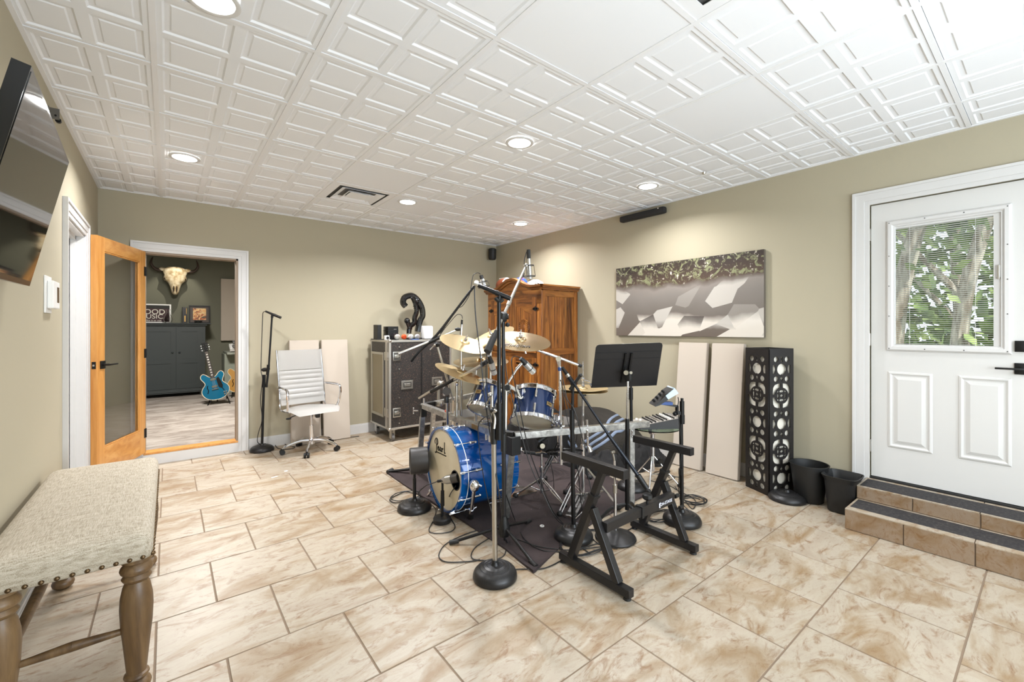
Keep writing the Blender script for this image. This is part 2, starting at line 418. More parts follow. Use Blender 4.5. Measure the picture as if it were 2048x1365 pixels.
b = MB(); b.cyl((3.536, 1.853, CEIL+.004), (3.536, 1.853, CEIL-.012), .018, .012); tag(b.build('sprinkler_head', m_satin, off=(3.536, 1.853, CEIL)), 'small grey sprinkler head in a ceiling tile above the canvas', 'sprinkler')
# ================================================================== DOORS AND TRIM
def casing(name, axis, plane, a0, a1, z0, z1, sgn, wd=0.095):
    # three stepped boards around an opening; axis = 'x' or 'y' along the wall, sgn = direction into the room
    b = MB()
    def seg(u0, u1, q0, q1, t0, t1):
        lo, hi = sorted((plane+sgn*t0, plane+sgn*t1))
        if axis == 'y': b.bb(lo, hi, u0, u1, q0, q1)
        else: b.bb(u0, u1, lo, hi, q0, q1)
    for (i0, i1, th) in ((0.0, 0.030, .012), (0.030, wd-.018, .018), (wd-.018, wd, .026)):
        seg(a0-i1, a0-i0, z0, z1+i1, 0, th); seg(a1+i0, a1+i1, z0, z1+i1, 0, th); seg(a0-i0, a1+i0, z1+i0, z1+i1, 0, th)
    return b.build(name, m_white, kind='structure', ang=0)
casing('trim_1', 'y', XR, DY0, DY1, 0.15, DZ1, -1, 0.10)
casing('trim_2', 'x', YB, OX0, OX1, 0.0, OZ1, -1)
casing('trim_3', 'y', XL, 3.93, 4.74, 0.0, 2.07, 1)
# sill of the studio doorway: white riser + wood threshold
b = MB(); b.bb(OX0-.005, OX1+.005, YB-.018, YB, 0.0, 0.098); b.build('trim_4', m_white, kind='structure', ang=0)
b = MB(); b.bb(OX0, OX1, YB-.01, YB+.13, OZ0, OZ0+.018); b.build('trim_5', m_fir, kind='structure', ang=0)
b = MB(); jb = (0.020,)
b.bb(OX1-.018, OX1, YB-.002, YB+.125, OZ0+.018, OZ1); b.bb(OX0, OX0+.018, YB-.002, YB+.125, OZ0+.018, OZ1); b.bb(OX0, OX1, YB-.002, YB+.125, OZ1-.018, OZ1)
b.build('trim_6', mat('jamb_taupe', (150, 132, 112), .6), kind='structure', ang=0)
# --- white exterior door (right)
d1 = struct('door_1', (XR+.03, (DY0+DY1)/2, DZ0))
XD = XR+.022   # room side face of the slab
b = MB()
WY0, WY1, WZ0, WZ1 = 0.215, 0.742, 1.215, 2.085
def slab(b, x0, x1):
    b.bb(x0, x1, DY0+.004, WY0, DZ0, DZ1-.004); b.bb(x0, x1, WY1, DY1-.004, DZ0, DZ1-.004); b.bb(x0, x1, WY0, WY1, DZ0, WZ0); b.bb(x0, x1, WY0, WY1, WZ1, DZ1-.004)
slab(b, XD, XD+.045); b.build('slab', m_door, d1, ang=0)
def ringframe(x_face, y0, y1, z0, z1, prof, nm, m, parent, flat=None):
    b = MB(); prev = None; first = None
    for ins, h in prof:
        L = [b.bm.verts.new((x_face-h, y, z)) for y, z in ((y0+ins, z0+ins), (y1-ins, z0+ins), (y1-ins, z1-ins), (y0+ins, z1-ins))]
        if prev:
            for k in range(4): b.bm.faces.new((prev[k], prev[(k+1) % 4], L[(k+1) % 4], L[k]))
        prev = L
    if flat: b.bm.faces.new(prev)
    o = b.build(nm, m, parent, ang=0); return o
for (y0, y1, z0, z1) in ((0.535, 0.772, 0.478, 1.030), (0.178, 0.412, 0.478, 1.030)):
    ringframe(XD, y0, y1, z0, z1, [(0, 0), (.004, .006), (.014, .009), (.026, .002), (.034, .002), (.056, .010), (.058, .010)], 'raised_panel', m_door, d1, flat=True)
ringframe(XD, WY0-.038, WY1+.038, WZ0-.035, WZ1+.040, [(0, 0), (.003, .012), (.012, .020), (.030, .020), (.040, .008), (.046, .008), (.05, -.01)], 'window_frame', m_white, d1)
b = MB(); b.bb(XD+.030, XD+.034, WY0, WY1, WZ0, WZ1); b.build('window_pane', m_glass, d1, ang=0)
b = MB(); b.bb(XD+.004, XD+.022, WY0, WY0+.040, WZ0, WZ1); b.bb(XD+.004, XD+.024, WY0, WY1, WZ1-.022, WZ1); b.bb(XD-.004, XD+.004, WY0+.008, WY0+.030, WZ0+.45, WZ0+.53, .003); b.build('blind_frame', m_white, d1, ang=0)
b = MB(); b.bb(XD-.012, XD-.004, WY0+.014, WY0+.024, WZ0+.44, WZ0+.53, .002); b.build('blind_slider', m_satin, d1, ang=0)
sb = bpy.data.meshes.new('slat'); bb = bmesh.new()
R_ = Matrix.Rotation(math.radians(14), 4, 'Y')
bmesh.ops.create_cube(bb, size=1, matrix=R_ @ Matrix.Diagonal((0.0135, WY1-WY0-.044, 0.0010, 1))); bb.to_mesh(sb); bb.free(); sb.materials.append(m_white)
ns = 62
for k in range(ns):
    z = WZ0+.008+(WZ1-WZ0-.035)*k/(ns-1)
    o = bpy.data.objects.new('blind_slat', sb); C.objects.link(o); o.parent = d1
    o.location = Vector((XD+.014, (WY0+.040+WY1)/2, z))-Vector(d1.location)
b = MB()
for y in (0.655, 0.335): b.cyl((XD+.0065, y, WZ0), (XD+.0065, y, WZ1-.02), .0011, seg=5)
b.build('blind_cord', m_white, d1)
b = MB()
for y, z in [(WY0-.02+i*(WY1-WY0+.04)/3, zz) for i in range(4) for zz in (WZ0-.017, WZ1+.021)]+[(yy, WZ0+i*(WZ1-WZ0)/4) for i in range(1, 4) for yy in (WY0-.02, WY1+.02)]: b.cyl((XD-.019, y, z), (XD-.0215, y, z), .0035, seg=8)
b.build('screw', mat('screw_dark', (60, 58, 55), .5), d1)
for z in (2.04, 1.26, 0.47):
    b = MB(); b.cyl((XR-.004, DY1+.004, z-.045), (XR-.004, DY1+.004, z+.045), .007, seg=10); b.bb(XR-.002, XR+.021, DY1-.003, DY1+.001, z-.045, z+.045); b.build('hinge', m_satin, d1)
b = MB(); b.bb(XD-.014, XD, 0.10, 0.166, 1.198, 1.266, .002); b.build('deadbolt', m_black, d1)
hp = MB(); hp.bb(XD-.010, XD, 0.10, 0.168, 1.058, 1.128, .002); hp.cyl((XD-.010, 0.134, 1.093), (XD-.045, 0.134, 1.093), .010); hp.bb(XD-.05, XD-.038, 0.122, 0.247, 1.086, 1.098, .002); hp.build('lever_handle', m_black, d1)
b = MB(); b.bb(XR-.005, XR+.15, DY0, DY1, DZ0-.045, DZ0-.004); b.build('door_sweep', m_blackr, d1, ang=0)
# --- outside: ground, trees
og = MB(); og.bb(4.35, 30, -16, 16, -0.35, -0.25); og.build('trim_7', mat('ground_outside', (110, 120, 70), .95), kind='structure', ang=0).name = 'ground'
m_leaf = mat('leaf_green', (104, 128, 66), .6); v = coords(m_leaf, rand=5); lk(m_leaf, ramp(m_leaf, nz(m_leaf, v, 3.0, 3), [(.35, (52, 76, 40)), (.5, (102, 130, 62)), (.68, (170, 190, 112))]), bsdf(m_leaf).inputs['Base Color'])
m_bark = mat('pale_bark', (176, 168, 152), .9); v = coords(m_bark, (6, 6, 1)); lk(m_bark, ramp(m_bark, nz(m_bark, v, 4, 4), [(.4, (120, 108, 92)), (.65, (205, 198, 184))]), bsdf(m_bark).inputs['Base Color'])
def tree(x, y, h, lean, cr, n, lab, rt=.1):
    t = thing('tree', lab, 'tree', (x, y, -.25), 0, 'trees beyond the door window')
    rs = random.Random(int(x*100+y*31))
    b = MB(); P = [Vector((x, y, -.25)), Vector((x+lean[0]*.4, y+lean[1]*.2, h*.35)), Vector((x+lean[0]*.8, y+lean[1]*.9, h*.7)), Vector((x+lean[0], y+lean[1], h))]
    b.tube(P, rt, 8, 5, r2=rt*.45)
    b.tube([P[1], P[1]+Vector((0, .35, .5)), P[1]+Vector((0, .75, 1.1))], rt*.5, 6, 4, r2=rt*.2)
    b.build('trunk', m_bark, t)
    b = MB()
    for _ in range(n):
        c = P[3]+Vector((rs.gauss(0, cr), rs.gauss(0, cr*1.3), rs.gauss(-.9, cr*1.2)))
        a = Vector((rs.gauss(0, 1), rs.gauss(0, 1), rs.gauss(0, 1))).normalized(); u = a.orthogonal().normalized(); w_ = a.cross(u); s = rs.uniform(.06, .13)
        b.bm.faces.new([b.bm.verts.new(c+u*s*p+w_*s*q*.6) for p, q in ((-1, 0), (0, -1), (1, 0), (0, 1))])
    b.build('foliage', m_leaf, t, kind='stuff', ang=0)
ta, tb = fx(1803, 690, 6.3), fx(1850, 420, 6.3)
tree(6.3, ta.y+.12, 4.6, (0, (tb.y-ta.y)*1.9-.1), .8, 900, 'pale leaning tree trunk seen at the left of the door window', .10)
ta, tb = fx(1942, 690, 7.0), fx(2006, 430, 7.0)
tree(7.0, ta.y+.15, 4.8, (0, (tb.y-ta.y)*2.1), .9, 900, 'slim leaning tree at the right of the door window', .085)
tree(9.5, .9, 4.0, (0, .1), 1.3, 2600, 'bushy green tree behind the leaning trunks')
tree(11.5, -1.2, 4.2, (0, .1), 1.6, 2600, 'bushy green tree farther off at the right of the door window')
tree(12.0, 3.0, 4.0, (0, .1), 1.6, 2600, 'bushy green tree farther off at the left of the door window')
hd = thing('hedge', 'leafy green hedge low behind the trees', 'hedge', (10, 1, -.25))
b = MB(); rs = random.Random(5)
for _ in range(5200):
    c = Vector((rs.uniform(9, 11.5), rs.uniform(-4, 6), abs(rs.gauss(0, 1.0))-.2)); a = Vector((rs.gauss(0, 1), rs.gauss(0, 1), rs.gauss(0, 1))).normalized(); u = a.orthogonal().normalized(); w_ = a.cross(u); s = rs.uniform(.08, .16)
    b.bm.faces.new([b.bm.verts.new(c+u*s*p+w_*s*q*.6) for p, q in ((-1, 0), (0, -1), (1, 0), (0, 1))])
b.build('foliage', m_leaf, hd, kind='stuff', ang=0)
# --- open glazed wood door (studio doorway)
hinge = Vector((-0.172, 5.548, 0)); near = Vector((-0.445, 4.797, 0)); dv = (near-hinge); DW = dv.length; dv.normalize(); nv = Vector((dv.y, -dv.x, 0)) # thickness dir
if nv.x > 0: nv = -nv
d2 = struct('door_2', hinge+Vector((0, 0, .115)))
def dbox(u0, u1, t0, t1, z0, z1, nm, m, par=None, bev=.002):
    b = MB(); p = hinge+dv*u0+nv*((t0+t1)/2)+Vector((0, 0, (z0+z1)/2)); q = hinge+dv*u1+nv*((t0+t1)/2)+Vector((0, 0, (z0+z1)/2)); b.beam(p, q, abs(t1-t0), z1-z0, bev=bev); return b.build(nm, m, par or d2, ang=0)
ZD0, ZD1 = .125, 2.095
dbox(0, .105, 0, .044, ZD0, ZD1, 'stile', m_fir); dbox(DW-.105, DW, 0, .044, ZD0, ZD1, 'stile', m_fir)
m_firh = wood('oiled_fir_rail', (206, 146, 76), (188, 124, 56), (216, 160, 92), knots=False, rough=.35, axis=1)
dbox(.105, DW-.105, 0, .044, ZD1-.115, ZD1, 'rail', m_firh); dbox(.105, DW-.105, 0, .044, ZD0, ZD0+.235, 'rail', m_firh)
m_pane = mat('door_glass', (255, 255, 255), 0.01, 0, Transmission_Weight=1.0, IOR=1.45)
dbox(.105, DW-.105, .019, .025, ZD0+.235, ZD1-.115, 'glass_pane', m_pane, bev=0)
for u0, u1, z0, z1 in ((.105, .117, ZD0+.235, ZD1-.115), (DW-.117, DW-.105, ZD0+.235, ZD1-.115), (.105, DW-.105, ZD0+.235, ZD0+.247), (.105, DW-.105, ZD1-.127, ZD1-.115)): dbox(u0, u1, .004, .018, z0, z1, 'glazing_bead', m_fir, bev=.003)
lz = 1.045
def dp(u, t, z): return hinge+dv*u+nv*t+Vector((0, 0, z))
for s, t0 in ((-1, 0), (1, .044)):
    b = MB(); b.beam(dp(DW-.10, t0+s*.005, lz), dp(DW-.035, t0+s*.005, lz), .009, .065, bev=.002); b.cyl(dp(DW-.067, t0, lz), dp(DW-.067, t0+s*.05, lz), .009); b.beam(dp(DW-.060, t0+s*.052, lz), dp(DW-.185, t0+s*.052, lz), .008, .014, bev=.002); b.build('lever_handle', m_black, d2)
b = MB(); b.beam(dp(DW-.004, .012, lz), dp(DW+.002, .012, lz), .0001, .06); b = MB(); b.box(dp(DW+.0005, .022, lz), (.026, .003, .058), Matrix.Rotation(math.atan2(dv.y, dv.x)+PI/2, 3, 'Z')); b.build('latch_plate', m_black, d2, ang=0)
b = MB(); b.box(dp(DW+.003, .022, lz), (.012, .006, .014), Matrix.Rotation(math.atan2(dv.y, dv.x)+PI/2, 3, 'Z')); b.build('latch', m_satin, d2, ang=0)
for z in (.32, 1.1, 1.9):
    b = MB(); b.cyl(dp(-.006, .0, z-.045), dp(-.006, .0, z+.045), .007); b.beam(dp(-.006, .002, z), dp(.03, .002, z), .006, .09); b.build('hinge', m_black, d2)
# --- closed white door in the left wall
d3 = struct('door_3', (XL-.08, 4.33, 0))
b = MB(); b.bb(XL-.115, XL-.08, 3.945, 4.725, .01, 2.055); b.build('slab', m_door, d3, ang=0)
b = MB(); b.bb(XL-.12, XL, 3.93, 3.945, 0, 2.07); b.bb(XL-.12, XL, 4.725, 4.74, 0, 2.07); b.bb(XL-.12, XL, 3.93, 4.74, 2.055, 2.07); b.bb(XL-.075, XL-.045, 4.70, 4.725, 0, 2.055); b.bb(XL-.075, XL-.045, 3.945, 3.97, 0, 2.055); b.bb(XL-.075, XL-.045, 3.945, 4.725, 2.03, 2.055); b.build('jamb', m_white, d3, ang=0)
# ================================================================== STEPS
st = thing('tiled_steps', 'two tiled brown steps with black grip strips below the white door', 'steps', (3.83, .3, 0))
b = MB(); SY = .888
b.bb(3.562, XR, -1.2, SY-.006, 0, .131); b.bb(3.834, XR, -1.2, SY-.006, .131, .223); b.build('grout_core', m_grout, st, ang=0)
def tiles_run(z0, z1, X, ys_):
    for a, c in zip(ys_, ys_[1:]):
        b = MB(); b.bb(X-.007, X+.002, c+.003, a-.003, z0+.003, z1-.003, .0015); b.build('riser_tile', m_riser, st, ang=0)
tiles_run(.0, .135, 3.562, [SY, .593, .289, -.012, -.31, -.61, -1.2]); tiles_run(.139, .226, 3.834, [SY, .593, .289, -.012, -.31, -.61, -1.2])
for x0, x1, z, ys_ in ((3.553, 3.834, .1335, [SY, .29, -.31, -.9]), (3.826, XR-.006, .2265, [SY, .29, -.31, -.9])):
    for a, c in zip(ys_, ys_[1:]):
        b = MB(); b.bb(x0+.001, x1-.002, c+.003, a-.001, z-.004, z+.004, .0015); b.build('tread_tile', m_tile, st, ang=0)
for y0, z0, z1 in ((3.557, 0, .131), (3.832, .139, .223)):
    b = MB(); b.bb(y0, XR-.02, SY-.007, SY, z0+.002, z1); b.build('side_tile', m_riser, st, ang=0)
m_grip = mat('grip_tape', (44, 42, 42), .95); v = coords(m_grip); k_ = nz(m_grip, v, 300, 3); lk(m_grip, ramp(m_grip, nz(m_grip, v, 60, 6, .7), [(.45, (36, 34, 35)), (.62, (56, 52, 50)), (.78, (120, 112, 104))]), bsdf(m_grip).inputs['Base Color']); bump(m_grip, k_, .5, .001)
for x0, x1, z in ((3.612, 3.806, .1375), (3.842, 4.05, .2305)):
    b = MB(); b.bb(x0, x1, -.9, SY-.015, z, z+.0012); b.build('grip_strip', m_grip, st, ang=0)
# ================================================================== WALL THINGS
# television on the left wall
TR = fx(139, 325, -.315); hdir = Vector((-.055, .998, .03)).normalized(); TW = .93
bestv = min(((abs((fx(60, 573, -.60+.0005*k)-TR).dot(hdir)), -.60+.0005*k) for k in range(800)))
BRt = fx(60, 573, bestv[1]); TH = (BRt-TR).length; dn = (BRt-TR).normalized()
nrm = hdir.cross(dn).normalized()
if nrm.x < 0: nrm = -nrm
def tvp(u, v_, w_=0): return TR-hdir*(TW-u*TW)+dn*(v_*TH)+nrm*w_
tv = thing('television', 'black flat television tilted down on the left wall', 'television', (XL, 2.0, 1.7))
def tvbox(u0, u1, v0, v1, w0, w1, nm, m, par=tv):
    b = MB(); P = [[tvp(u, v_, w_) for w_ in (w0, w1)] for u, v_ in ((u0, v0), (u1, v0), (u1, v1), (u0, v1))]
    V = [[b.bm.verts.new(p) for p in q] for q in P]
    b.bm.faces.new([q[0] for q in V]); b.bm.faces.new([q[1] for q in V][::-1])
    for k in range(4): b.bm.faces.new((V[k][0], V[(k+1) % 4][0], V[(k+1) % 4][1], V[k][1]))
    return b.build(nm, m, par, ang=0)
m_screen = mat('screen_glass', (9, 9, 10), .045, 0, Specular_IOR_Level=.9)
tvbox(0, 1, 0, 1, -.035, -.001, 'bezel', mat('gloss_black', (12, 12, 13), .15)); tvbox(.012, .988, .02, .965, -.004, .0003, 'screen', m_screen); tvbox(.12, .88, .2, .85, -.075, -.035, 'rear_housing', m_plastic)
b = MB(); b.beam(tvp(.5, .5, -.07), Vector((XL+.02, tvp(.5, .5).y+.02, tvp(.5, .5).z+.02)), .05, .05); b.bb(XL, XL+.02, tvp(.5, .5).y-.15, tvp(.5, .5).y+.15, tvp(.5, .5).z-.15, tvp(.5, .5).z+.15); b.build('wall_bracket', m_black, tv, ang=0)
p0 = fx(119, 232, XL+.04)
t = thing('wall_bracket', 'small grey metal bracket with knob high on the left wall beside the television', 'bracket', (XL, p0.y, p0.z))
b = MB(); b.bb(XL, XL+.006, p0.y-.04, p0.y+.04, p0.z-.04, p0.z+.03, .002); b.bb(XL+.006, XL+.045, p0.y-.035, p0.y-.031, p0.z-.035, p0.z+.025); b.build('plate', mat('zinc', (120, 118, 114), .35, .9), t, ang=0)
b = MB(); b.cyl((XL+.03, p0.y-.04, p0.z-.015), (XL+.03, p0.y+.05, p0.z-.015), .005); b.cyl((XL+.03, p0.y+.03, p0.z-.015), (XL+.03, p0.y+.05, p0.z-.015), .013); b.build('knob', m_black, t)
# thermostat
a = fx(87, 554, XL); z1, z0 = 1.615, 1.43; y0, y1 = a.y, a.y+.17
t = thing('thermostat', 'white thermostat with small dark display beside the white side door', 'thermostat', (XL, (y0+y1)/2, (z0+z1)/2))
b = MB(); b.bb(XL, XL+.008, y0, y1-.02, z0-.005, z1+.01, .003); b.build('wall_plate', m_whitepl, t, ang=0)
b = MB(); b.bb(XL+.008, XL+.034, y0+.03, y1+.02, z0+.02, z1-.015, .005); b.build('housing', m_whitepl, t, ang=0)
b = MB(); b.bb(XL+.034, XL+.0355, y1-.055, y1-.005, z0+.055, z1-.045); b.build('display', mat('lcd_brown', (92, 74, 50), .3), t, ang=0)
# soundbar on the right wall near the ceiling
t = thing('soundbar', 'long black soundbar high on the right wall under the ceiling', 'soundbar', (XR, 2.82, 2.58))
b = MB(); b.bb(XR-.085, XR-.012, 2.535, 3.10, 2.545, 2.615, .02); b.build('body', mat('soundbar_black', (30, 30, 31), .6), t)
b = MB(); b.bb(XR-.012, XR, 2.62, 2.70, 2.56, 2.60); b.bb(XR-.012, XR, 2.94, 3.02, 2.56, 2.60); b.build('wall_mount', m_black, t, ang=0)
b = MB(); b.cyl((XR-.0865, 2.60, 2.60), (XR-.084, 2.60, 2.60), .006); b.build('indicator', m_whitepl, t)
# corner speaker
sp = Vector((3.945, 5.46, 2.50))
t = thing('corner_speaker', 'small black speaker mounted in the far ceiling corner', 'speaker', (3.99, YB, 2.50))
b = MB(); b.lathe([(0, .085), (.05, .085), (.062, .07), (.058, -.07), (.045, -.09), (0, -.09)], sp, seg=20); b.build('cabinet', mat('speaker_black', (26, 26, 27), .55), t)
b = MB(); b.cyl(sp+Vector((.03, .03, .04)), (4.03, YB-.01, 2.55), .012); b.cyl((4.03, YB-.012, 2.55), (4.03, YB, 2.55), .035, seg=16); b.build('wall_mount', m_black, t)
# canvas: a plain generic abstract stand-in (brown and green on top, grey middle, pale angular patches below)
m_cv = mat('canvas_print', (130, 120, 112), .55)
v = coords(m_cv); sx = nd(m_cv, 'ShaderNodeSeparateXYZ'); lk(m_cv, v, sx.inputs[0])
zz = mathn(m_cv, 'DIVIDE', sx.outputs[2], .78)     # 0 bottom .. 1 top
hgt = mathn(m_cv, 'ADD', zz, mathn(m_cv, 'MULTIPLY', mathn(m_cv, 'SUBTRACT', nz(m_cv, v, 3.0, 3), .5), .22))
base = ramp(m_cv, hgt, [(.0, (96, 84, 74)), (.28, (104, 96, 88)), (.55, (124, 117, 110)), (.66, (134, 126, 118)), (.73, (74, 56, 44)), (.95, (46, 34, 26))])
vor = nd(m_cv, 'ShaderNodeTexVoronoi', voronoi_dimensions='2D'); mp2 = nd(m_cv, 'ShaderNodeMapping'); mp2.inputs['Rotation'].default_value = (0, PI/2, 0); mp2.inputs['Scale'].default_value = (1, 1, 1)
cx2 = nd(m_cv, 'ShaderNodeCombineXYZ'); lk(m_cv, mathn(m_cv, 'ADD', mathn(m_cv, 'MULTIPLY', sx.outputs[1], 3.2), mathn(m_cv, 'MULTIPLY', sx.outputs[2], 1.8)), cx2.inputs[0]); lk(m_cv, mathn(m_cv, 'MULTIPLY', sx.outputs[2], 4.0), cx2.inputs[1]); lk(m_cv, cx2.outputs[0], vor.inputs['Vector']); vor.inputs['Scale'].default_value = 1.5
sc_ = nd(m_cv, 'ShaderNodeSeparateColor'); lk(m_cv, vor.outputs['Color'], sc_.inputs[0])
low = ramp(m_cv, hgt, [(.20, (255, 255, 255)), (.30, (0, 0, 0))])
patch = ramp(m_cv, sc_.outputs[0], [(.40, (0, 0, 0)), (.42, (255, 255, 255))])
c = mixc(m_cv, mathn(m_cv, 'MULTIPLY', low, patch), base, (204, 196, 184))
top = ramp(m_cv, hgt, [(.70, (0, 0, 0)), (.76, (255, 255, 255))]); leaf = ramp(m_cv, nz(m_cv, v, 14, 6, .7, 1.0), [(.52, (0, 0, 0)), (.58, (255, 255, 255))])
c = mixc(m_cv, mathn(m_cv, 'MULTIPLY', top, leaf), c, (132, 134, 98))
leaf2 = ramp(m_cv, nz(m_cv, v, 22, 5, .7, .5), [(.60, (0, 0, 0)), (.64, (255, 255, 255))]); c = mixc(m_cv, mathn(m_cv, 'MULTIPLY', top, leaf2), c, (214, 206, 190))
mid = ramp(m_cv, hgt, [(.10, (0, 0, 0)), (.2, (255, 255, 255)), (.62, (255, 255, 255)), (.68, (0, 0, 0))]); bl = ramp(m_cv, sc_.outputs[1], [(.72, (0, 0, 0)), (.74, (255, 255, 255))]); c = mixc(m_cv, mathn(m_cv, 'MULTIPLY', mathn(m_cv, 'MULTIPLY', mid, bl), .75), c, (52, 42, 38))
bl2 = ramp(m_cv, sc_.outputs[2], [(.80, (0, 0, 0)), (.82, (255, 255, 255))]); c = mixc(m_cv, mathn(m_cv, 'MULTIPLY', mathn(m_cv, 'MULTIPLY', mid, bl2), .6), c, (214, 208, 198))
lk(m_cv, c, bsdf(m_cv).inputs['Base Color'])
t = thing('canvas_print', 'wide unframed canvas print in brown, grey and white on the right wall', 'picture', (XR, 1.584, 1.258))
b = MB(); b.bb(XR-.038, XR-.004, 1.588, 3.176, 1.262, 2.034, .003); b.build('stretcher', mat('canvas_edge', (96, 88, 78), .7), t, ang=0)
b = MB(); b.bb(XR-.0395, XR-.0375, 1.590, 3.174, 1.264, 2.032); b.build('printed_face', m_cv, t, ang=0)
# acoustic panels
m_panel = mat('acoustic_fabric', (192, 180, 166), .95); bump(m_panel, nz(m_panel, coords(m_panel), 420, 2), .4, .0008)
def apanel(bl, br, tilt_to, lab, H=1.205, TH_=.05, wallax='x'):
    # bl, br: bottom front corners on the floor; tilt_to: horizontal run towards the wall at the top
    bl = Vector(bl); br = Vector(br); u = (br-bl); W_ = u.length; u.normalize()
    n = Vector((u.y, -u.x, 0))      # points away from the wall (towards the viewer)
    vdir = (Vector((0, 0, math.sqrt(H*H-tilt_to*tilt_to)))-n*tilt_to).normalized()
    back = u.cross(vdir).normalized()
    if back.dot(n) > 0: back = -back
    M = Matrix((u, vdir, -back)).transposed().to_4x4(); M.translation = bl+back*TH_+Vector((0, 0, TH_*abs(back.z)+.001))
    t = thing('acoustic_panel', lab, 'acoustic panel', (bl+br)/2, 0, 'fabric acoustic panels leaning on the walls')
    b = MB(); b.prism([(0, 0), (W_, 0), (W_, H), (0, H)], M, TH_)
    bmesh.ops.recalc_face_normals(b.bm, faces=b.bm.faces); bmesh.ops.bevel(b.bm, geom=list(b.bm.edges), offset=.003, segments=2, affect='EDGES')
    b.build('fabric_wrap', m_panel, t, ang=0)
apanel((1.095, 5.392, 0), (1.415, 5.392, 0), .115, 'beige acoustic panel leaning behind the white office chair at left')
apanel((1.445, 5.392, 0), (1.752, 5.392, 0), .115, 'beige acoustic panel leaning on the back wall right of the office chair')
apanel((3.905, 2.375, 0), (3.905, 2.085, 0), .13, 'beige acoustic panel under the canvas nearer the music stand')
apanel((3.905, 2.035, 0), (3.905, 1.745, 0), .13, 'beige acoustic panel between its twin and the black lamp tower')
# lamp tower with cut-out circles
LP = [Vector((3.830, 1.455, 0)), Vector((4.062, 1.395, 0)), Vector((4.122-.035, 1.63, 0)), Vector((3.890, 1.690, 0))]
LP = [Vector((3.823, 1.458, 0)), Vector((4.064, 1.400, 0)), Vector((4.085, 1.645, 0)), Vector((3.895, 1.688, 0))]
u1 = (Vector((3.923, 1.684, 0))-LP[0]); SL = .245; u1.normalize(); u2 = Vector((u1.y, -u1.x, 0)); P0 = LP[0]*.985; SL = .235
LP = [P0, P0+u2*SL, P0+u2*SL+u1*SL, P0+u1*SL]
t = thing('lamp_tower', 'tall dark square lamp tower with cut-out circle pattern beside the acoustic panels', 'lamp', (P0+u1*SL/2+u2*SL/2))
m_esp = mat('espresso_wood', (17, 12, 10), .5); LH = 1.18
def lattice(o, xd):
    W_ = SL; cx = W_/2; loops = [[(0, 0), (W_, 0), (W_, LH), (0, LH)]]
    def circ(x, z, r, n=22, sx_=1.0): loops.append([(cx+x+r*sx_*math.cos(2*PI*k/n), z+r*math.sin(2*PI*k/n)) for k in range(n)])
    def poly(pts, z): loops.append([(cx+x, z+y) for x, y in pts])
    for zb in (1.013, .574, .135):
        circ(0, zb, .046, 28)
        for s in (-1, 1):
            circ(s*.054, zb+.080, .0235); circ(s*.054, zb-.078, .0235)
            poly([(s*.066, -.034), (s*.088, -.034), (s*.088, .034), (s*.066, .034), (s*.062, .02), (s*.059, 0), (s*.062, -.02)][::s], zb)
    for zb in (1.093, .055): poly([(-.010, -.020), (.010, -.020), (.005, 0), (.010, .020), (-.010, .020), (-.005, 0)], zb)
    for zm in (.800, .350):
        for s1 in (-1, 1):
            poly([(0, -.034), (.006, -.012), (.015, 0), (.006, .012), (0, .034), (-.006, .012), (-.015, 0), (-.006, -.012)], zm+s1*.140)
            for s2 in (-1, 1):
                q = [(.066*math.cos(math.radians(a_)), .066*math.sin(math.radians(a_))) for a_ in range(10, 82, 10)]+[(.010, .100), (.040, .098), (.070, .088), (.085, .066), (.088, .035), (.088, .012)]
                poly([(s1*x, s2*y) for x, y in q], zm)
        poly([(0, .017), (.017, 0), (0, -.017), (-.017, 0)], zm)
        for (dx, dy, ax_, ay_) in ((.036, 0, .010, .024), (-.036, 0, .010, .024), (0, .036, .024, .010), (0, -.036, .024, .010)):
            poly([(dx+ax_*math.cos(2*PI*k/12), dy+ay_*math.sin(2*PI*k/12)) for k in range(12)], zm)
        for s1 in (-1, 1):
            for s2 in (-1, 1): poly([(s1*.034, s2*.026), (s1*.047, s2*.030), (s1*.030, s2*.047), (s1*.026, s2*.034)], zm)
    cu = bpy.data.curves.new('lattice', 'CURVE'); cu.dimensions = '2D'; cu.fill_mode = 'BOTH'; cu.extrude = .004
    for L in loops:
        sp_ = cu.splines.new('POLY'); sp_.points.add(len(L)-1)
        for p, (x, y) in zip(sp_.points, L): p.co = (x, y, 0, 1)
        sp_.use_cyclic_u = True
    co = bpy.data.objects.new('lattice', cu); C.objects.link(co); dg = bpy.context.evaluated_depsgraph_get(); me = bpy.data.meshes.new_from_object(co.evaluated_get(dg)); bpy.data.objects.remove(co)
    M = frame(o, xd, (0, 0, 1)); me.transform(ROOTM[t.name].inverted() @ M @ Matrix.Translation((0, 0, .004))); me.materials.clear(); me.materials.append(m_esp)
    q_ = bpy.data.objects.new('lattice_side', me); C.objects.link(q_); q_.parent = t
for k in range(4): lattice(LP[k], (LP[(k+1) % 4]-LP[k]))
b = MB(); ce = sum(LP, Vector())/4; b.box(ce+Vector((0, 0, LH/2)), (SL*.86, SL*.86, LH-.06), Matrix.Rotation(math.atan2(u1.y, u1.x), 3, 'Z')); b.build('paper_shade', mat('rice_paper', (226, 220, 206), .8), t)
b = MB(); b.prism([(p.x, p.y) for p in LP[::-1]] if False else [(p.x, p.y) for p in LP], Matrix.Translation((0, 0, .002)), .012); b.build('base', m_esp, t, ang=0)
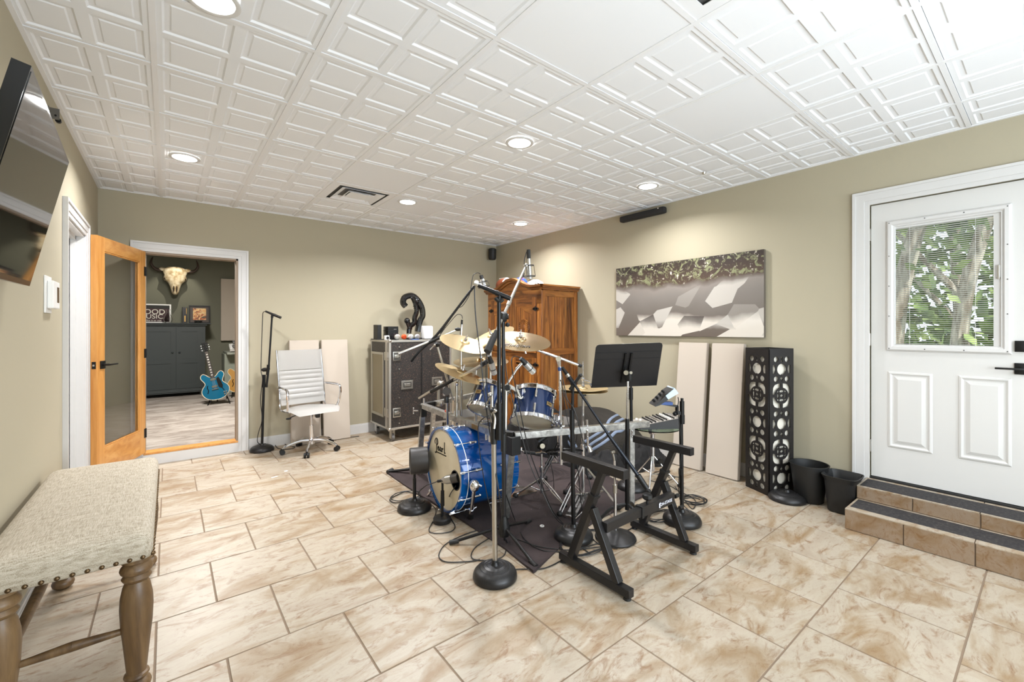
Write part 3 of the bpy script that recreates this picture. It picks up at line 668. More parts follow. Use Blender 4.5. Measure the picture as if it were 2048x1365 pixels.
# bins
m_bin = mat('bin_black', (22, 22, 22), .5)
c0 = Vector((3.915, 1.205, 0))
t = thing('waste_bin', 'round black plastic waste bin beside the lamp tower', 'bin', c0, 0)
b = MB(); b.lathe([(0, .003), (.088, .003), (.094, .01), (.128, .285), (.132, .285), (.132, .291), (.124, .291), (.090, .014), (0, .012)], c0, seg=30); b.build('body', m_bin, t)
c0 = Vector((3.885, .985, 0))
t = thing('waste_bin', 'square black plastic waste bin with flared rim next to the steps', 'bin', c0, 0)
b = MB()
def sq(r, z, n=32, p=5.0):
    out = []
    for k in range(n):
        a = 2*PI*k/n; ca, sa = math.cos(a), math.sin(a); q = (abs(ca)**p+abs(sa)**p)**(-1/p); out.append(b.bm.verts.new((c0.x+r*q*ca, c0.y+r*q*sa*.9, z)))
    return out
prev = None
for r, z in ((.082, .003), (.088, .012), (.106, .22), (.110, .235), (.124, .262), (.126, .268), (.118, .268), (.102, .225), (.083, .016)):
    L = sq(r, z)
    if prev:
        for k in range(32): b.bm.faces.new((prev[k], prev[(k+1) % 32], L[(k+1) % 32], L[k]))
    else: b.bm.faces.new(L[::-1])
    prev = L
b.bm.faces.new(prev); b.build('body', m_bin, t)
# ================================================================== BENCH
bn = thing('upholstered_bench', 'low linen bench with turned wooden legs against the left wall', 'bench', (-.27, 2.78, 0))
BX0, BX1, BY0, BY1 = -.487, -.045, 2.055, 3.275
m_lin = mat('linen_weave', (172, 166, 156), .92)
v = coords(m_lin, (1, 1, 1)); va = coords(m_lin, (26, 420, 90)); vb = coords(m_lin, (420, 26, 420))
a1 = nz(m_lin, va, 1.0, 3, .6); a2 = nz(m_lin, vb, 1.0, 3, .6)
mm = mathn(m_lin, 'MULTIPLY', mathn(m_lin, 'ADD', a1, a2), .5)
lk(m_lin, ramp(m_lin, mm, [(.38, (140, 128, 108)), (.5, (176, 166, 148)), (.62, (196, 187, 172))]), bsdf(m_lin).inputs['Base Color']); bump(m_lin, mm, .6, .0015)
b = MB()
def rrect(x0, x1, y0, y1, r, z, n=6):
    L = []
    for cx, cy, a0 in ((x1-r, y1-r, 0), (x0+r, y1-r, PI/2), (x0+r, y0+r, PI), (x1-r, y0+r, 3*PI/2)):
        for k in range(n+1): a_ = a0+PI/2*k/n; L.append(b.bm.verts.new((cx+r*math.cos(a_), cy+r*math.sin(a_), z)))
    return L
prev = None
for ins, z in ((.004, .505), (0, .512), (-.002, .54), (-.001, .566), (.004, .582), (.013, .594), (.028, .602), (.055, .608), (.10, .613), (.16, .616), (.205, .617)):
    L = rrect(BX0+ins, BX1-ins, BY0+ins, BY1-ins, max(.014, .030-ins*.1), z)
    if prev:
        for k in range(len(L)): b.bm.faces.new((prev[k], prev[(k+1) % len(L)], L[(k+1) % len(L)], L[k]))
    else: b.bm.faces.new(L[::-1])
    prev = L
b.bm.faces.new(prev)
b.build('seat_cushion', m_lin, bn, ang=60)
b = MB(); b.bb(BX0+.05, BX1-.05, BY0+.05, BY1-.05, .496, .506); b.build('seat_frame', m_benchw, bn, ang=0)
def nail(p, n): 
    b = MB(); b.ball(p, .0078, (1, 1, 1), None, 8); b.build('nailhead', m_nail, bn)
m_nail = mat('antique_nail', (96, 78, 56), .35, .9)
ni = 0
k = BX0+.02
while k < BX1: nail((k, BY0-.0, .515), 0); k += .036
k = BY0+.02
while k < BY1: nail((BX1+.0, k, .515), 0); k += .036
k = BX0+.02
while k < BX1: nail((k, BY1, .515), 0); k += .036
LEG = [(0, .500), (.046, .500), (.046, .486), (.034, .480), (.047, .464), (.049, .455), (.046, .446), (.036, .439), (.040, .432), (.044, .425), (.040, .417), (.033, .411), (.040, .394), (.047, .355), (.049, .315), (.046, .25), (.038, .17), (.031, .095), (.029, .075), (.036, .070), (.038, .063), (.032, .056), (.028, .05), (.040, .04), (.044, .028), (.040, .012), (.026, .001), (0, .001)]
for x in (-.425, BX1-.046):
    for y in (BY0+.066, BY1-.075):
        b = MB(); b.lathe(LEG, (x, y, 0), seg=24); b.build('leg', m_benchw, bn)
for y in (BY0+.066, BY1-.075):
    b = MB(); P = [Vector((-.425, y, .235)), Vector((-.26, y, .24)), Vector((BX1-.046, y, .235))]
    b.cyl(P[0], P[1], .009, .0165); b.cyl(P[1], P[2], .0165, .009); b.build('stretcher', m_benchw, bn)
for x in (-.425, BX1-.046):
    if x < -.3:
        b = MB(); b.cyl((x, BY0+.06, .235), (x, (BY0+BY1)/2, .235), .014, .02); b.cyl((x, (BY0+BY1)/2, .235), (x, BY1-.06, .235), .02, .014); b.build('stretcher', m_benchw, bn)
# ================================================================== OFFICE CHAIR
cc = Vector((1.235, 5.10, 0)); RZ = math.radians(10)
def CP(x, y, z): # local chair coords: y forward (towards viewer), x to the viewer's right
    f = Vector((math.sin(RZ), -math.cos(RZ), 0)); r = Vector((math.cos(RZ), math.sin(RZ), 0)); return cc+r*x+f*y+Vector((0, 0, z))
ch = thing('office_chair', 'white ribbed leather office chair with chrome arms and five-star base', 'chair', cc)
b = MB()
def seatf(u, v_):
    su, sv = 2*u-1, 2*v_-1; x = .25*su*math.sqrt(1-.44*sv*sv)*1.12; y = .01+.23*sv*math.sqrt(1-.44*su*su)*1.12; z = .475+.012*math.sin(v_*PI)-.03*max(0, v_-.8)/.2*1.0-.004*abs(2*u-1)**2*4
    return CP(x, y, z)
b.grid(seatf, 14, 14)
g = bmesh.ops.solidify(b.bm, geom=b.bm.faces[:], thickness=-.055)
bmesh.ops.recalc_face_normals(b.bm, faces=b.bm.faces); b.build('seat', m_leather, ch, ang=50)
b = MB()
def backf(u, v_):
    x = (u-.5)*.48; z = .50+v_*.60; y = -.19-.10*v_+.03*math.sin(v_*PI)*0-.02*math.sin(v_*3.0)
    rib = 0
    if .10 < v_ < .62:
        ph = ((v_-.10)/.52*6) % 1; rib = .012*math.sin(ph*PI)**.6
    elif v_ >= .62: rib = .012
    e = min(1, min(u, 1-u)/.04); return CP(x, y+rib*e**.5, z)
b.grid(backf, 14, 76); bmesh.ops.solidify(b.bm, geom=b.bm.faces[:], thickness=.025); b.build('backrest', m_leather, ch, ang=50)
for s in (-1, 1):
    b = MB(); b.tube([CP(s*.247, -.02, .45), CP(s*.247, -.20, .46), CP(s*.246, -.225, .60), CP(s*.246, -.27, .85), CP(s*.246, -.315, 1.10)], .009, 8); b.build('side_rail', m_chrome, ch)
    b = MB(); b.tube([CP(s*.25, -.235, .70), CP(s*.275, -.20, .705), CP(s*.285, .03, .705), CP(s*.286, .085, .68), CP(s*.284, .09, .60), CP(s*.27, .06, .49), CP(s*.25, .03, .455)], .013, 8); b.build('armrest', m_chrome, ch)
b = MB(); b.cyl(CP(0, 0, .12), CP(0, 0, .28), .024, seg=16); b.cyl(CP(0, 0, .28), CP(0, 0, .43), .014, seg=12); b.cyl(CP(0, 0, .075), CP(0, 0, .14), .032, seg=16); b.build('gas_column', m_chrome, ch)
b = MB(); b.box(CP(0, 0, .43), (.12, .16, .035), Matrix.Rotation(RZ, 3, 'Z'), .006); b.box(CP(.04, .06, .395), (.045, .05, .06), None, .01); b.tube([CP(-.05, .02, .425), CP(-.18, .04, .42), CP(-.25, .06, .405)], .006); b.ball(CP(-.265, .065, .40), .018, (1.5, 1, .6)); b.build('tilt_mechanism', m_plastic, ch)
A0 = math.atan2(5.123-cc.y, .956-cc.x)
for k in range(5):
    a = A0+2*PI*k/5; d = Vector((math.cos(a), math.sin(a), 0)); tip = cc+d*.285
    b = MB(); b.tube([cc+d*.02+Vector((0, 0, .115)), cc+d*.12+Vector((0, 0, .118)), cc+d*.24+Vector((0, 0, .085)), tip+Vector((0, 0, .06))], .019, 8, r2=.012); lg = b.build('base_leg', m_chrome, ch)
    b = MB(); pr = Vector((-d.y, d.x, 0))
    for s in (-1, 1): b.cyl(tip+pr*s*.006+Vector((0, 0, .027)), tip+pr*s*.026+Vector((0, 0, .027)), .0265, seg=16)
    b.cyl(tip+Vector((0, 0, .03)), tip+Vector((0, 0, .062)), .010); b.build('caster', m_plastic, ch)
# ================================================================== FLIGHT CASE
KX0, KX1, KY0, KY1, KZ0, KZ1 = 2.030, 2.868, 4.872, 5.46, .145, 1.203
fc = thing('flight_case', 'black speckled rack flight case with metal edges on casters', 'case', ((KX0+KX1)/2, (KY0+KY1)/2, 0))
m_spk = mat('speckled_laminate', (40, 36, 34), .45); v = coords(m_spk)
s1 = ramp(m_spk, nz(m_spk, v, 130, 2, .5), [(.60, (36, 33, 31)), (.70, (112, 84, 70))]); s2 = ramp(m_spk, nz(m_spk, coords(m_spk, (1.3, 1.2, 1.1)), 150, 2, .5), [(.66, (0, 0, 0)), (.74, (255, 255, 255))]); lk(m_spk, mixc(m_spk, mathn(m_spk, 'MULTIPLY', s2, .7), s1, (150, 146, 140)), bsdf(m_spk).inputs['Base Color'])
m_alu = mat('brushed_alu', (196, 192, 184), .35, .9); m_alu2 = m_alu
SP = .09
b = MB(); b.bb(KX0+.006, KX1-.006, KY0+.006, KY0+SP, KZ0+.006, KZ1-.006); b.build('lid_panel', m_spk, fc, ang=0)
b = MB(); b.bb(KX0+.006, KX1-.006, KY0+SP+.008, KY1-.006, KZ0+.006, KZ1-.006); b.build('body_panel', m_spk, fc, ang=0)
e = .024; th = .004
def edge(x0, x1, y0, y1, z0, z1): 
    b = MB(); b.bb(x0, x1, y0, y1, z0, z1, .0015); b.build('edge_extrusion', m_alu, fc, ang=0)
for (ya, yb) in ((KY0, KY0+SP), (KY0+SP+.006, KY1)):
    for x0, x1 in ((KX0, KX0+e), (KX1-e, KX1)):
        for y0, y1 in ((ya, ya+e), (yb-e, yb)):
            edge(x0, x1, y0, y1, KZ0, KZ1)
    for z0, z1 in ((KZ0, KZ0+e), (KZ1-e, KZ1)):
        for y0, y1 in ((ya, ya+e), (yb-e, yb)): edge(KX0+e, KX1-e, y0, y1, z0, z1)
        for x0, x1 in ((KX0, KX0+e), (KX1-e, KX1)): 
            if yb-ya > 2*e: edge(x0, x1, ya+e, yb-e, z0, z1)
edge(KX0-.002, KX0+.012, KY0+.042, KY0+.052, KZ0+e, KZ1-e)
for x in (KX0+.008, KX1-.008):
    for y in (KY0+.008, KY1-.008):
        for z in (KZ0+.008, KZ1-.008):
            b = MB(); b.ball((x, y, z), .022, (1, 1, 1), None, 12); b.build('ball_corner', m_satin, fc)
# side window in the left face
SYa, SYb, SZa, SZb = KY0+.16, KY1-.035, KZ0+.13, KZ1-.15
b = MB(); 
for y0, y1, z0, z1 in ((SYa, SYa+.028, SZa, SZb), (SYb-.028, SYb, SZa, SZb), (SYa+.028, SYb-.028, SZa, SZa+.028), (SYa+.028, SYb-.028, SZb-.028, SZb)): b.bb(KX0-.006, KX0+.008, y0, y1, z0, z1)
b.build('side_frame', m_alu, fc, ang=0)
b = MB(); b.bb(KX0+.001, KX0+.0045, SYa+.028, SYb-.028, SZa+.028, SZb-.028); b.build('side_panel', mat('khaki_panel', (138, 128, 104), .7), fc, ang=0)
m_recess = mat('latch_recess', (96, 94, 90), .4, .8)
def latch(zc, xc):
    b = MB(); b.bb(xc-.030, xc+.048, KY0-.0055, KY0-.004, zc-.044, zc+.044); b.build('latch_dish', m_recess, fc, ang=0)
    b = MB(); b.bb(xc-.04, xc+.058, KY0-.004, KY0+.001, zc-.055, zc+.055, .002); b.bb(xc-.022, xc+.034, KY0-.010, KY0-.005, zc-.020, zc+.020, .003); b.cyl((xc+.01, KY0-.02, zc), (xc+.01, KY0-.005, zc), .016); b.bb(xc-.02, xc+.04, KY0-.016, KY0-.009, zc-.006, zc+.006); b.build('butterfly_latch', m_satin, fc)
def latch_side(zc):
    b = MB(); b.bb(KX0-.005, KX0, KY0+.02, KY0+SP+.055, zc-.05, zc+.05, .002); b.bb(KX0-.010, KX0-.005, KY0+.03, KY0+SP+.04, zc-.036, zc+.036, .003); b.build('butterfly_latch', m_satin, fc)
for zc in (KZ0+.20, KZ1-.19): latch(zc, KX0+.085); latch_side(zc)
def rhandle(xc, zc):
    b = MB()
    b.bb(xc-.075, xc+.075, KY0-.004, KY0+.001, zc-.052, zc+.052, .002); b.bb(xc-.062, xc+.062, KY0-.008, KY0-.004, zc+.03, zc+.04); b.bb(xc-.062, xc+.062, KY0-.008, KY0-.004, zc-.04, zc-.03); b.bb(xc-.062, xc-.052, KY0-.008, KY0-.004, zc-.03, zc+.03); b.bb(xc+.052, xc+.062, KY0-.008, KY0-.004, zc-.03, zc+.03)
    b.build('handle_dish', m_satin, fc, ang=0); b = MB(); b.bb(xc-.052, xc+.052, KY0-.0052, KY0-.004, zc-.03, zc+.03); b.build('dish_recess', m_recess, fc, ang=0); b = MB(); b.bb(xc-.040, xc+.040, KY0-.014, KY0-.006, zc-.018, zc+.018, .004); b.build('handle', m_satin, fc, ang=0)
rhandle(2.255, .665); rhandle(2.66, .68)
b = MB(); b.bb((KX0+KX1)/2-.006, (KX0+KX1)/2+.006, KY0-.003, KY0+.001, KZ0+e, KZ1-e); b.build('center_strip', m_plastic, fc, ang=0)
b = MB()
for z in (KZ0+.07, .52, .86, KZ1-.08): b.cyl((KX0+.125, KY0-.003, z), (KX0+.125, KY0+.004, z), .008)
b.build('rivet', m_satin, fc)
for x in (KX0+.06, KX1-.06):
    for y in (KY0+.06, KY1-.06):
        b = MB(); b.bb(x-.045, x+.045, y-.045, y+.045, KZ0-.006, KZ0); b.bb(x-.022, x-.018, y-.03, y+.03, .035, KZ0-.005); b.bb(x+.018, x+.022, y-.03, y+.03, .035, KZ0-.005); cs = b.build('caster', m_satin, fc, ang=0)
        b = MB(); b.cyl((x-.016, y, .046), (x+.016, y, .046), .045, seg=20); b.build('wheel', mat('grey_wheel', (96, 94, 92), .5), cs)
# things on the case
TZ = KZ1
def onc(x, d): # x px on case top at given Y
    return fy(x, 640, d).x
def boxthing(name, lab, cat_, x0, x1, y0, y1, z0, z1, m, bev=.003, part='body'):
    t = thing(name, lab, cat_, ((x0+x1)/2, (y0+y1)/2, z0)); b = MB(); b.bb(x0, x1, y0, y1, z0, z1, bev); b.build(part, m, t, ang=0); return t
m_gloss = mat('gloss_black2', (16, 16, 17), .2)
x = onc(753, 5.25); t = boxthing('router', 'slim upright black router box at the left end of the case top', 'router', x-.005, x+.045, 5.2, 5.34, TZ, TZ+.185, m_plastic)
b = MB(); b.bb(x-.03, x+.06, 5.18, 5.36, TZ, TZ+.01); b.build('stand', m_plastic, t, ang=0)
x = onc(771, 5.2); t = boxthing('media_box', 'square stacked black media box beside the router', 'box', x, x+.135, 5.12, 5.27, TZ, TZ+.165, m_gloss)
b = MB(); b.bb(x-.003, x+.138, 5.117, 5.273, TZ+.055, TZ+.060); b.bb(x-.003, x+.138, 5.117, 5.273, TZ+.110, TZ+.115); b.build('seam', m_plastic, t, ang=0)
b = MB(); b.bb(x+.075, x+.11, 5.1185, 5.12, TZ+.128, TZ+.133); b.build('badge', m_satin, t, ang=0)
x = onc(769, 4.98); t = boxthing('white_cube_gadget', 'small white cube gadget with a round black dial in front of the media box', 'gadget', x, x+.052, 4.95, 5.0, TZ, TZ+.055, m_whitepl, .006)
b = MB(); b.cyl((x+.026, 4.949, TZ+.028), (x+.026, 4.944, TZ+.028), .018, seg=20); b.build('dial', m_plastic, t)
x0 = onc(789, 5.0); x1 = onc(840, 5.0)
t = thing('display_tray', 'clear plastic display tray holding four balls on the case top', 'tray', ((x0+x1)/2, 5.0, TZ))
b = MB()
b.bb(x0, x1, 4.96, 5.05, TZ, TZ+.003); b.bb(x0, x1, 4.96, 4.962, TZ+.003, TZ+.085); b.bb(x0, x1, 5.048, 5.05, TZ+.003, TZ+.085); b.bb(x0, x0+.002, 4.962, 5.048, TZ+.003, TZ+.085); b.bb(x1-.002, x1, 4.962, 5.048, TZ+.003, TZ+.085)
b.build('clear_walls', m_glass, t, ang=0)
m_bal = mat('ball_white', (236, 232, 224), .6)
for k, (lab, mm_) in enumerate((('white baseball at the left end of the clear tray', m_bal), ('orange and white ball second from left in the clear tray', mat('ball_orange', (232, 84, 30), .5)), ('plain white ball third from left in the clear tray', mat('ball_plain', (240, 238, 234), .5)), ('grey and white ball at the right end of the clear tray', mat('ball_grey', (196, 196, 200), .5)))):
    cx = x0+.036+k*(x1-x0-.072)/3; t = thing('ball', lab, 'ball', (cx, 5.005, TZ+.003), 0, 'balls in the clear tray'); b = MB(); b.ball((cx, 5.005, TZ+.037), .033, (1, 1, 1), None, 20); b.build('shell', mm_, t)
    b = MB(); b.torus((cx, 5.005, TZ+.037), (1, .3, .3), .0325, .0012, 28, 5); b.build('seam', m_red if k != 2 else m_satin, t)
b = MB(); x = onc(822, 4.93); b.bb(x, x+.10, 4.905, 4.945, TZ, TZ+.010, .002); tag(b.build('blue_pouch', m_bluem, off=(x, 4.92, TZ)), 'thin blue packet lying before the clear tray', 'packet')
x = onc(846, 5.2); xx = onc(864, 5.2)
t = thing('white_router', 'plain white cylinder-edged router box right of the black sculpture', 'router', ((x+xx)/2, 5.22, TZ)); b = MB(); b.bb(x, xx, 5.16, 5.28, TZ, TZ+.175, .02); b.build('body', m_whitepl, t)
# black sculpture: glossy looping branch form
m_sc = mat('gloss_ceramic_black', (18, 18, 19), .08, 0, Coat_Weight=.6)
def sc(px_, py_, dd=0.0): p = fy(px_, py_, 5.28+dd); return p
t = thing('sculpture', 'glossy black looping branch-like sculpture on the flight case', 'sculpture', (sc(825, 668).x, 5.28, TZ))
b = MB(); b.tube([sc(811, 613), sc(806, 606), sc(808, 597), sc(815, 593), sc(824, 592), sc(832, 597), sc(839, 606), sc(844, 618), sc(845, 632), sc(841, 640), sc(838, 650), sc(835, 664)], .040, 10, 6); 
for p, r in ((sc(806, 605), .038), (sc(820, 592), .04), (sc(833, 601), .045), (sc(845, 620), .036), (sc(840, 640), .036)): b.ball(p, r, (1, 1, .8))
b.build('outer_loop', m_sc, t)
b = MB(); b.tube([sc(824, 592), sc(829, 603), sc(832, 613), sc(833, 624), sc(829, 636), sc(829, 645), sc(824, 650), sc(819, 655), sc(818, 668)], .033, 10, 6)
for p in (sc(831, 613), sc(832, 617), sc(833, 621)): b.ball(p, .034, (1, 1, .5))
b.ball(sc(814, 642), .04, (1, 1, 1)); b.tube([sc(814, 642), sc(818, 652), sc(820, 660)], .032, 10, 4); b.build('inner_branch', m_sc, t)
b = MB(); b.bb(sc(812, 668).x, sc(840, 668).x, 5.22, 5.34, TZ, TZ+.02, .006); b.build('plinth', m_sc, t)
# ================================================================== ARMOIRE
AX0, AX1, AY0, AY1, AH = 3.47, 4.08, 3.80, 4.895, 1.86
ar = thing('armoire', 'rustic pine armoire with carved sunburst doors by the right wall', 'armoire', ((AX0+AX1)/2, (AY0+AY1)/2, 0))
m_pined = mat('pine_groove', (74, 40, 16), .6)
b = MB(); b.bb(AX0+.02, AX1, AY0+.02, AY1-.02, .03, AH-.06); b.build('carcass', m_pined, ar, ang=0)
# side planks (faces -Y)
npl = 6; a, bb_ = AX0+.055, AX1-.06
for z0, z1 in ((1.10, AH-.13), (.12, 1.02)):
    for k in range(npl):
        b = MB(); x0 = a+(bb_-a)*k/npl; x1 = a+(bb_-a)*(k+1)/npl; b.bb(x0+.001, x1-.001, AY0+.006, AY0+.022, z0, z1, .002); b.build('plank', m_pine, ar, ang=0)
for x0, x1 in ((AX0, a), (bb_, AX1)):
    b = MB(); b.bb(x0, x1, AY0-.004, AY0+.03, 0, AH-.06, .003); b.build('side_stile', m_pine, ar, ang=0)
m_pineh = wood('rustic_pine_rail', (128, 76, 30), (66, 34, 12), (166, 108, 48), axis=0)
m_piney = wood('rustic_pine_rail_y', (128, 76, 30), (66, 34, 12), (166, 108, 48), axis=1)
for z0, z1 in ((0, .12), (1.02, 1.10), (AH-.13, AH-.06)):
    b = MB(); b.bb(a, bb_, AY0, AY0+.03, z0, z1, .003); b.build('side_rail', m_pineh, ar, ang=0)
# front frame (faces -X)
for y0, y1 in ((AY0, AY0+.085), (AY1-.085, AY1)):
    b = MB(); b.bb(AX0-.006, AX0+.03, y0, y1, 0, AH-.06, .003); b.build('front_stile', m_pine, ar, ang=0)
b = MB(); b.bb(AX0-.004, AX0+.03, AY0+.085, AY1-.085, 0, .10, .003); b.build('front_rail', m_piney, ar, ang=0)
b = MB(); b.bb(AX0-.004, AX0+.03, AY0+.085, AY1-.085, .985, 1.045, .003); b.build('front_rail', m_piney, ar, ang=0)
ym = (AY0+AY1)/2
def arch(y, lo, amp): # serpentine crown height
    u = abs(y-ym)/((AY1-AY0)/2); return lo+amp*(0.5+0.5*math.cos(min(1, u*1.35)*PI))
# arched front frieze + crown moulding following it
b = MB(); N = 28
for k in range(N):
    ya, yb = AY0+(AY1-AY0)*k/N, AY0+(AY1-AY0)*(k+1)/N
    V = []
    for x in (AX0-.006, AX0+.03):
        for y in (ya, yb): V.append((b.bm.verts.new((x, y, arch(y, AH-.22, .06))), b.bm.verts.new((x, y, arch(y, AH-.045, .115)))))
    A, B2, Cc, D = V
    b.bm.faces.new((A[0], B2[0], B2[1], A[1])); b.bm.faces.new((Cc[0], Cc[1], D[1], D[0])); b.bm.faces.new((A[1], B2[1], D[1], Cc[1])); b.bm.faces.new((A[0], Cc[0], D[0], B2[0]))
b.build('frieze', m_piney, ar, ang=30)
b = MB()
prof = [(0, 0), (-.018, .006), (-.022, .018), (-.034, .026), (-.048, .030), (-.052, .048), (-.052, .058), (.02, .062)]
prev = None
for k in range(N+1):
    y = AY0+(AY1-AY0)*k/N; z = arch(y, AH-.05, .115)
    ext = -.03 if k == 0 else (.03 if k == N else 0)
    L = [b.bm.verts.new((AX0-.006+px_, y+ext, z+pz)) for px_, pz in prof]
    if prev:
        for q in range(len(prof)-1): b.bm.faces.new((prev[q], L[q], L[q+1], prev[q+1]))
    prev = L
b.build('crown_moulding', m_piney, ar, ang=40)
b = MB(); 
for d_, z0, z1 in ((.02, AH-.05, AH-.03), (.038, AH-.03, AH-.012), (.05, AH-.012, AH+.008)): b.bb(AX0-.02, AX1, AY0-d_, AY0+.02, z0, z1)
b.build('side_crown', m_pineh, ar, ang=0)
b = MB(); b.bb(AX0+.02, AX1, AY0+.0, AY1, AH-.06, AH-.03); b.build('top_board', m_piney, ar, ang=0)
def adoor(y0, y1, z0, z1, sun, hs, upper):
    dr = None
    sw = .075; X = AX0-.018
    for q0, q1 in ((y0+.003, y0+sw), (y1-sw, y1-.003)):
        b = MB(); b.bb(X, X+.016, q0, q1, z0, z1, .002); b.build('door_stile', m_pine, ar, ang=0)
    b = MB(); b.bb(X, X+.016, y0+sw, y1-sw, z0, z0+.08, .002); b.build('door_rail', m_piney, ar, ang=0)
    b = MB(); b.bb(X, X+.016, y0+sw, y1-sw, z1-(.10 if upper else .07), z1, .002)
    if upper:
        n = 12
        for k in range(n):
            ya = y0+sw+(y1-y0-2*sw)*k/n; yb = y0+sw+(y1-y0-2*sw)*(k+1)/n
            dz = .10*(0.5-0.5*math.cos(((k+.5)/n)*PI)); dz = dz if hs > 0 else .10-dz
            dz = .10-dz
            b.bb(X, X+.014, ya, yb, z1-.10-dz, z1-.099)
    dr = b.build('door_rail', m_piney, ar, ang=0)
    npn = 4
    for k in range(npn):
        ya = y0+sw+(y1-y0-2*sw)*k/npn; yb = y0+sw+(y1-y0-2*sw)*(k+1)/npn
        b = MB(); b.bb(X+.007, X+.014, ya+.0008, yb-.0008, z0+.07, z1-.09, .0015); b.build('door_panel', m_pine, ar, ang=0)
    if sun:
        cy_, cz_ = (y0+y1)/2, z0+(z1-z0)*.46
        b = MB(); b.cyl((X+.0045, cy_, cz_), (X+.010, cy_, cz_), .098, seg=36); b.build('carving_ground', m_pined, ar)
        b = MB(); b.torus((X+.002, cy_, cz_), (1, 0, 0), .100, .007, 30, 6)
        for k in range(22):
            a_ = 2*PI*k/22; d = Vector((0, math.cos(a_), math.sin(a_))); q = Vector((0, -d.z, d.y)); c1 = Vector((X+.003, cy_, cz_))
            b.beam(c1+d*.036, c1+d*.094, .011, .008, up=Vector((1, 0, 0)))
        b.ball((X+.004, cy_, cz_), .03, (.35, 1, 1.25)); b.build('sunburst_carving', m_pine, ar)
    ky = y1-.03 if hs > 0 else y0+.03
    b = MB(); b.torus((X-.012, ky, (z0+z1)/2 if not upper else z0+.28), (1, 0, 0), .02, .004, 16, 6); b.ball((X-.004, ky, (z0+z1)/2+.02 if not upper else z0+.30), .012); b.build('ring_pull', m_black, ar)
    hy = y0+.01 if hs > 0 else y1-.01
    for zh in ((z0+.12, z1-.14) if upper else (z0+.12, z1-.08)):
        b = MB(); b.bb(X-.006, X+.001, hy-.032, hy+.032, zh-.018, zh+.018, .002); b.cyl((X-.006, hy, zh-.03), (X-.006, hy, zh+.03), .006); b.bb(X-.006, X+.001, hy-.05, hy+.05, zh-.009, zh+.009); b.build('iron_hinge', mat('wrought_iron', (38, 32, 28), .6, .5), ar)
for z0, z1, up in ((1.045, AH-.14, True), (.10, .985, False)):
    adoor(AY0+.085, ym-.002, z0, z1, up, 1, up); adoor(ym+.002, AY1-.085, z0, z1, up, -1, up)
# hats and ball on top of the armoire
def cap(c, r, cm, bm_, lab, face, letter=None, tm=None):
    t = thing('baseball_cap', lab, 'cap', c); c = Vector(c); f = Vector(face).normalized()
    b = MB(); b.lathe([(0, r*.86), (r*.35, r*.82), (r*.7, r*.62), (r*.92, r*.34), (r, 0), (r*.97, 0), (r*.88, r*.3), (r*.66, r*.57), (r*.33, r*.77), (0, r*.80)], c, seg=24, sx=1.08); b.build('crown', cm, t)
    s = Vector((-f.y, f.x, 0)); b = MB(); n = 12
    def bf(u, v_):
        a_ = (u-.5)*PI*.95; rr = r*(1+.75*v_*math.cos(a_)**.6 if math.cos(a_) > 0 else 1); return c+f*rr*math.cos(a_)+s*r*math.sin(a_)+Vector((0, 0, .004-.02*v_*abs(math.sin(a_))**2))
    b.grid(bf, 14, 4); bmesh.ops.solidify(b.bm, geom=b.bm.faces[:], thickness=.003); b.build('brim', bm_, t, ang=50)
    b = MB(); b.ball(c+Vector((0, 0, r*.86)), .007); b.build('button', bm_, t)
    if letter:
        M = frame(c+f*(r*1.0)+Vector((0, 0, r*.42)), -s if (-s).dot(Vector((_c, -_s, 0))) > 0 else s, (-f*.35+Vector((0, 0, 1)))); text('embroidered_letters', letter, M, r*.62, tm, t, .002)
TZA = AH-.03
cap((3.80, 4.60, TZA+.135), .095, mat('cap_blue', (44, 86, 178), .8), mat('cap_blue2', (38, 72, 160), .8), 'blue baseball cap with a red letter on the armoire', (-.4, -.9, 0), 'C', m_red)
t = thing('storage_box', 'pale low box under the blue cap on the armoire', 'box', (3.80, 4.60, TZA)); b = MB(); b.bb(3.70, 3.92, 4.46, 4.76, TZA, TZA+.134, .004); b.build('stack', mat('paper_pale', (206, 196, 180), .8), t, ang=0)
cap((3.74, 4.22, TZA+.045), .12, mat('cap_white', (226, 222, 216), .8), mat('cap_brim', (92, 88, 86), .8), 'white cap with black lettering tipped on the armoire', (-.55, -.85, 0), 'N', m_plastic)
t = thing('football', 'brown and white leather football behind the armoire crown', 'ball', (3.66, 4.72, TZA)); b = MB(); b.ball((3.60, 4.72, TZA+.10), .10, (.8, 1.5, 1), None, 20); b.build('leather', mat('football_brown', (120, 62, 38), .5), t); b = MB(); b.bb(3.585, 3.615, 4.64, 4.80, TZA+.196, TZA+.204); b.torus((3.60, 4.63, TZA+.10), (0, 1, 0), .09, .008, 20, 5); b.build('laces', m_whitepl, t)
# ================================================================== STUDIO BEYOND THE DOORWAY
SY0, SY1, SX0, SX1, SF, SCZ = YB+.12, 10.46, -2.4, 2.6, .112, 2.82
m_sw = mat('studio_green_paint', (118, 118, 102), .8)
b = MB(); b.bb(SX0, SX1, SY1, SY1+.1, 0, 2.9); b.build('wall_studio_back', m_sw, kind='structure', ang=0)
b = MB(); b.bb(SX0-.1, SX0, YB+.12, SY1, 0, 2.9); b.build('wall_studio_left', m_sw, kind='structure', ang=0)
b = MB(); b.bb(SX1, SX1+.1, YB+.12, SY1, 0, 2.9); b.build('wall_studio_right', m_sw, kind='structure', ang=0)
b = MB(); b.bb(SX0, XL-.12, YB+.10, YB+.12, 0, 2.9); b.build('wall_studio_front', m_sw, kind='structure', ang=0)
b = MB(); b.bb(SX0, SX1, YB+.12, SY1, SCZ, SCZ+.1); b.build('ceiling_studio', mat('studio_ceiling', (96, 92, 86), .9), kind='structure', ang=0)
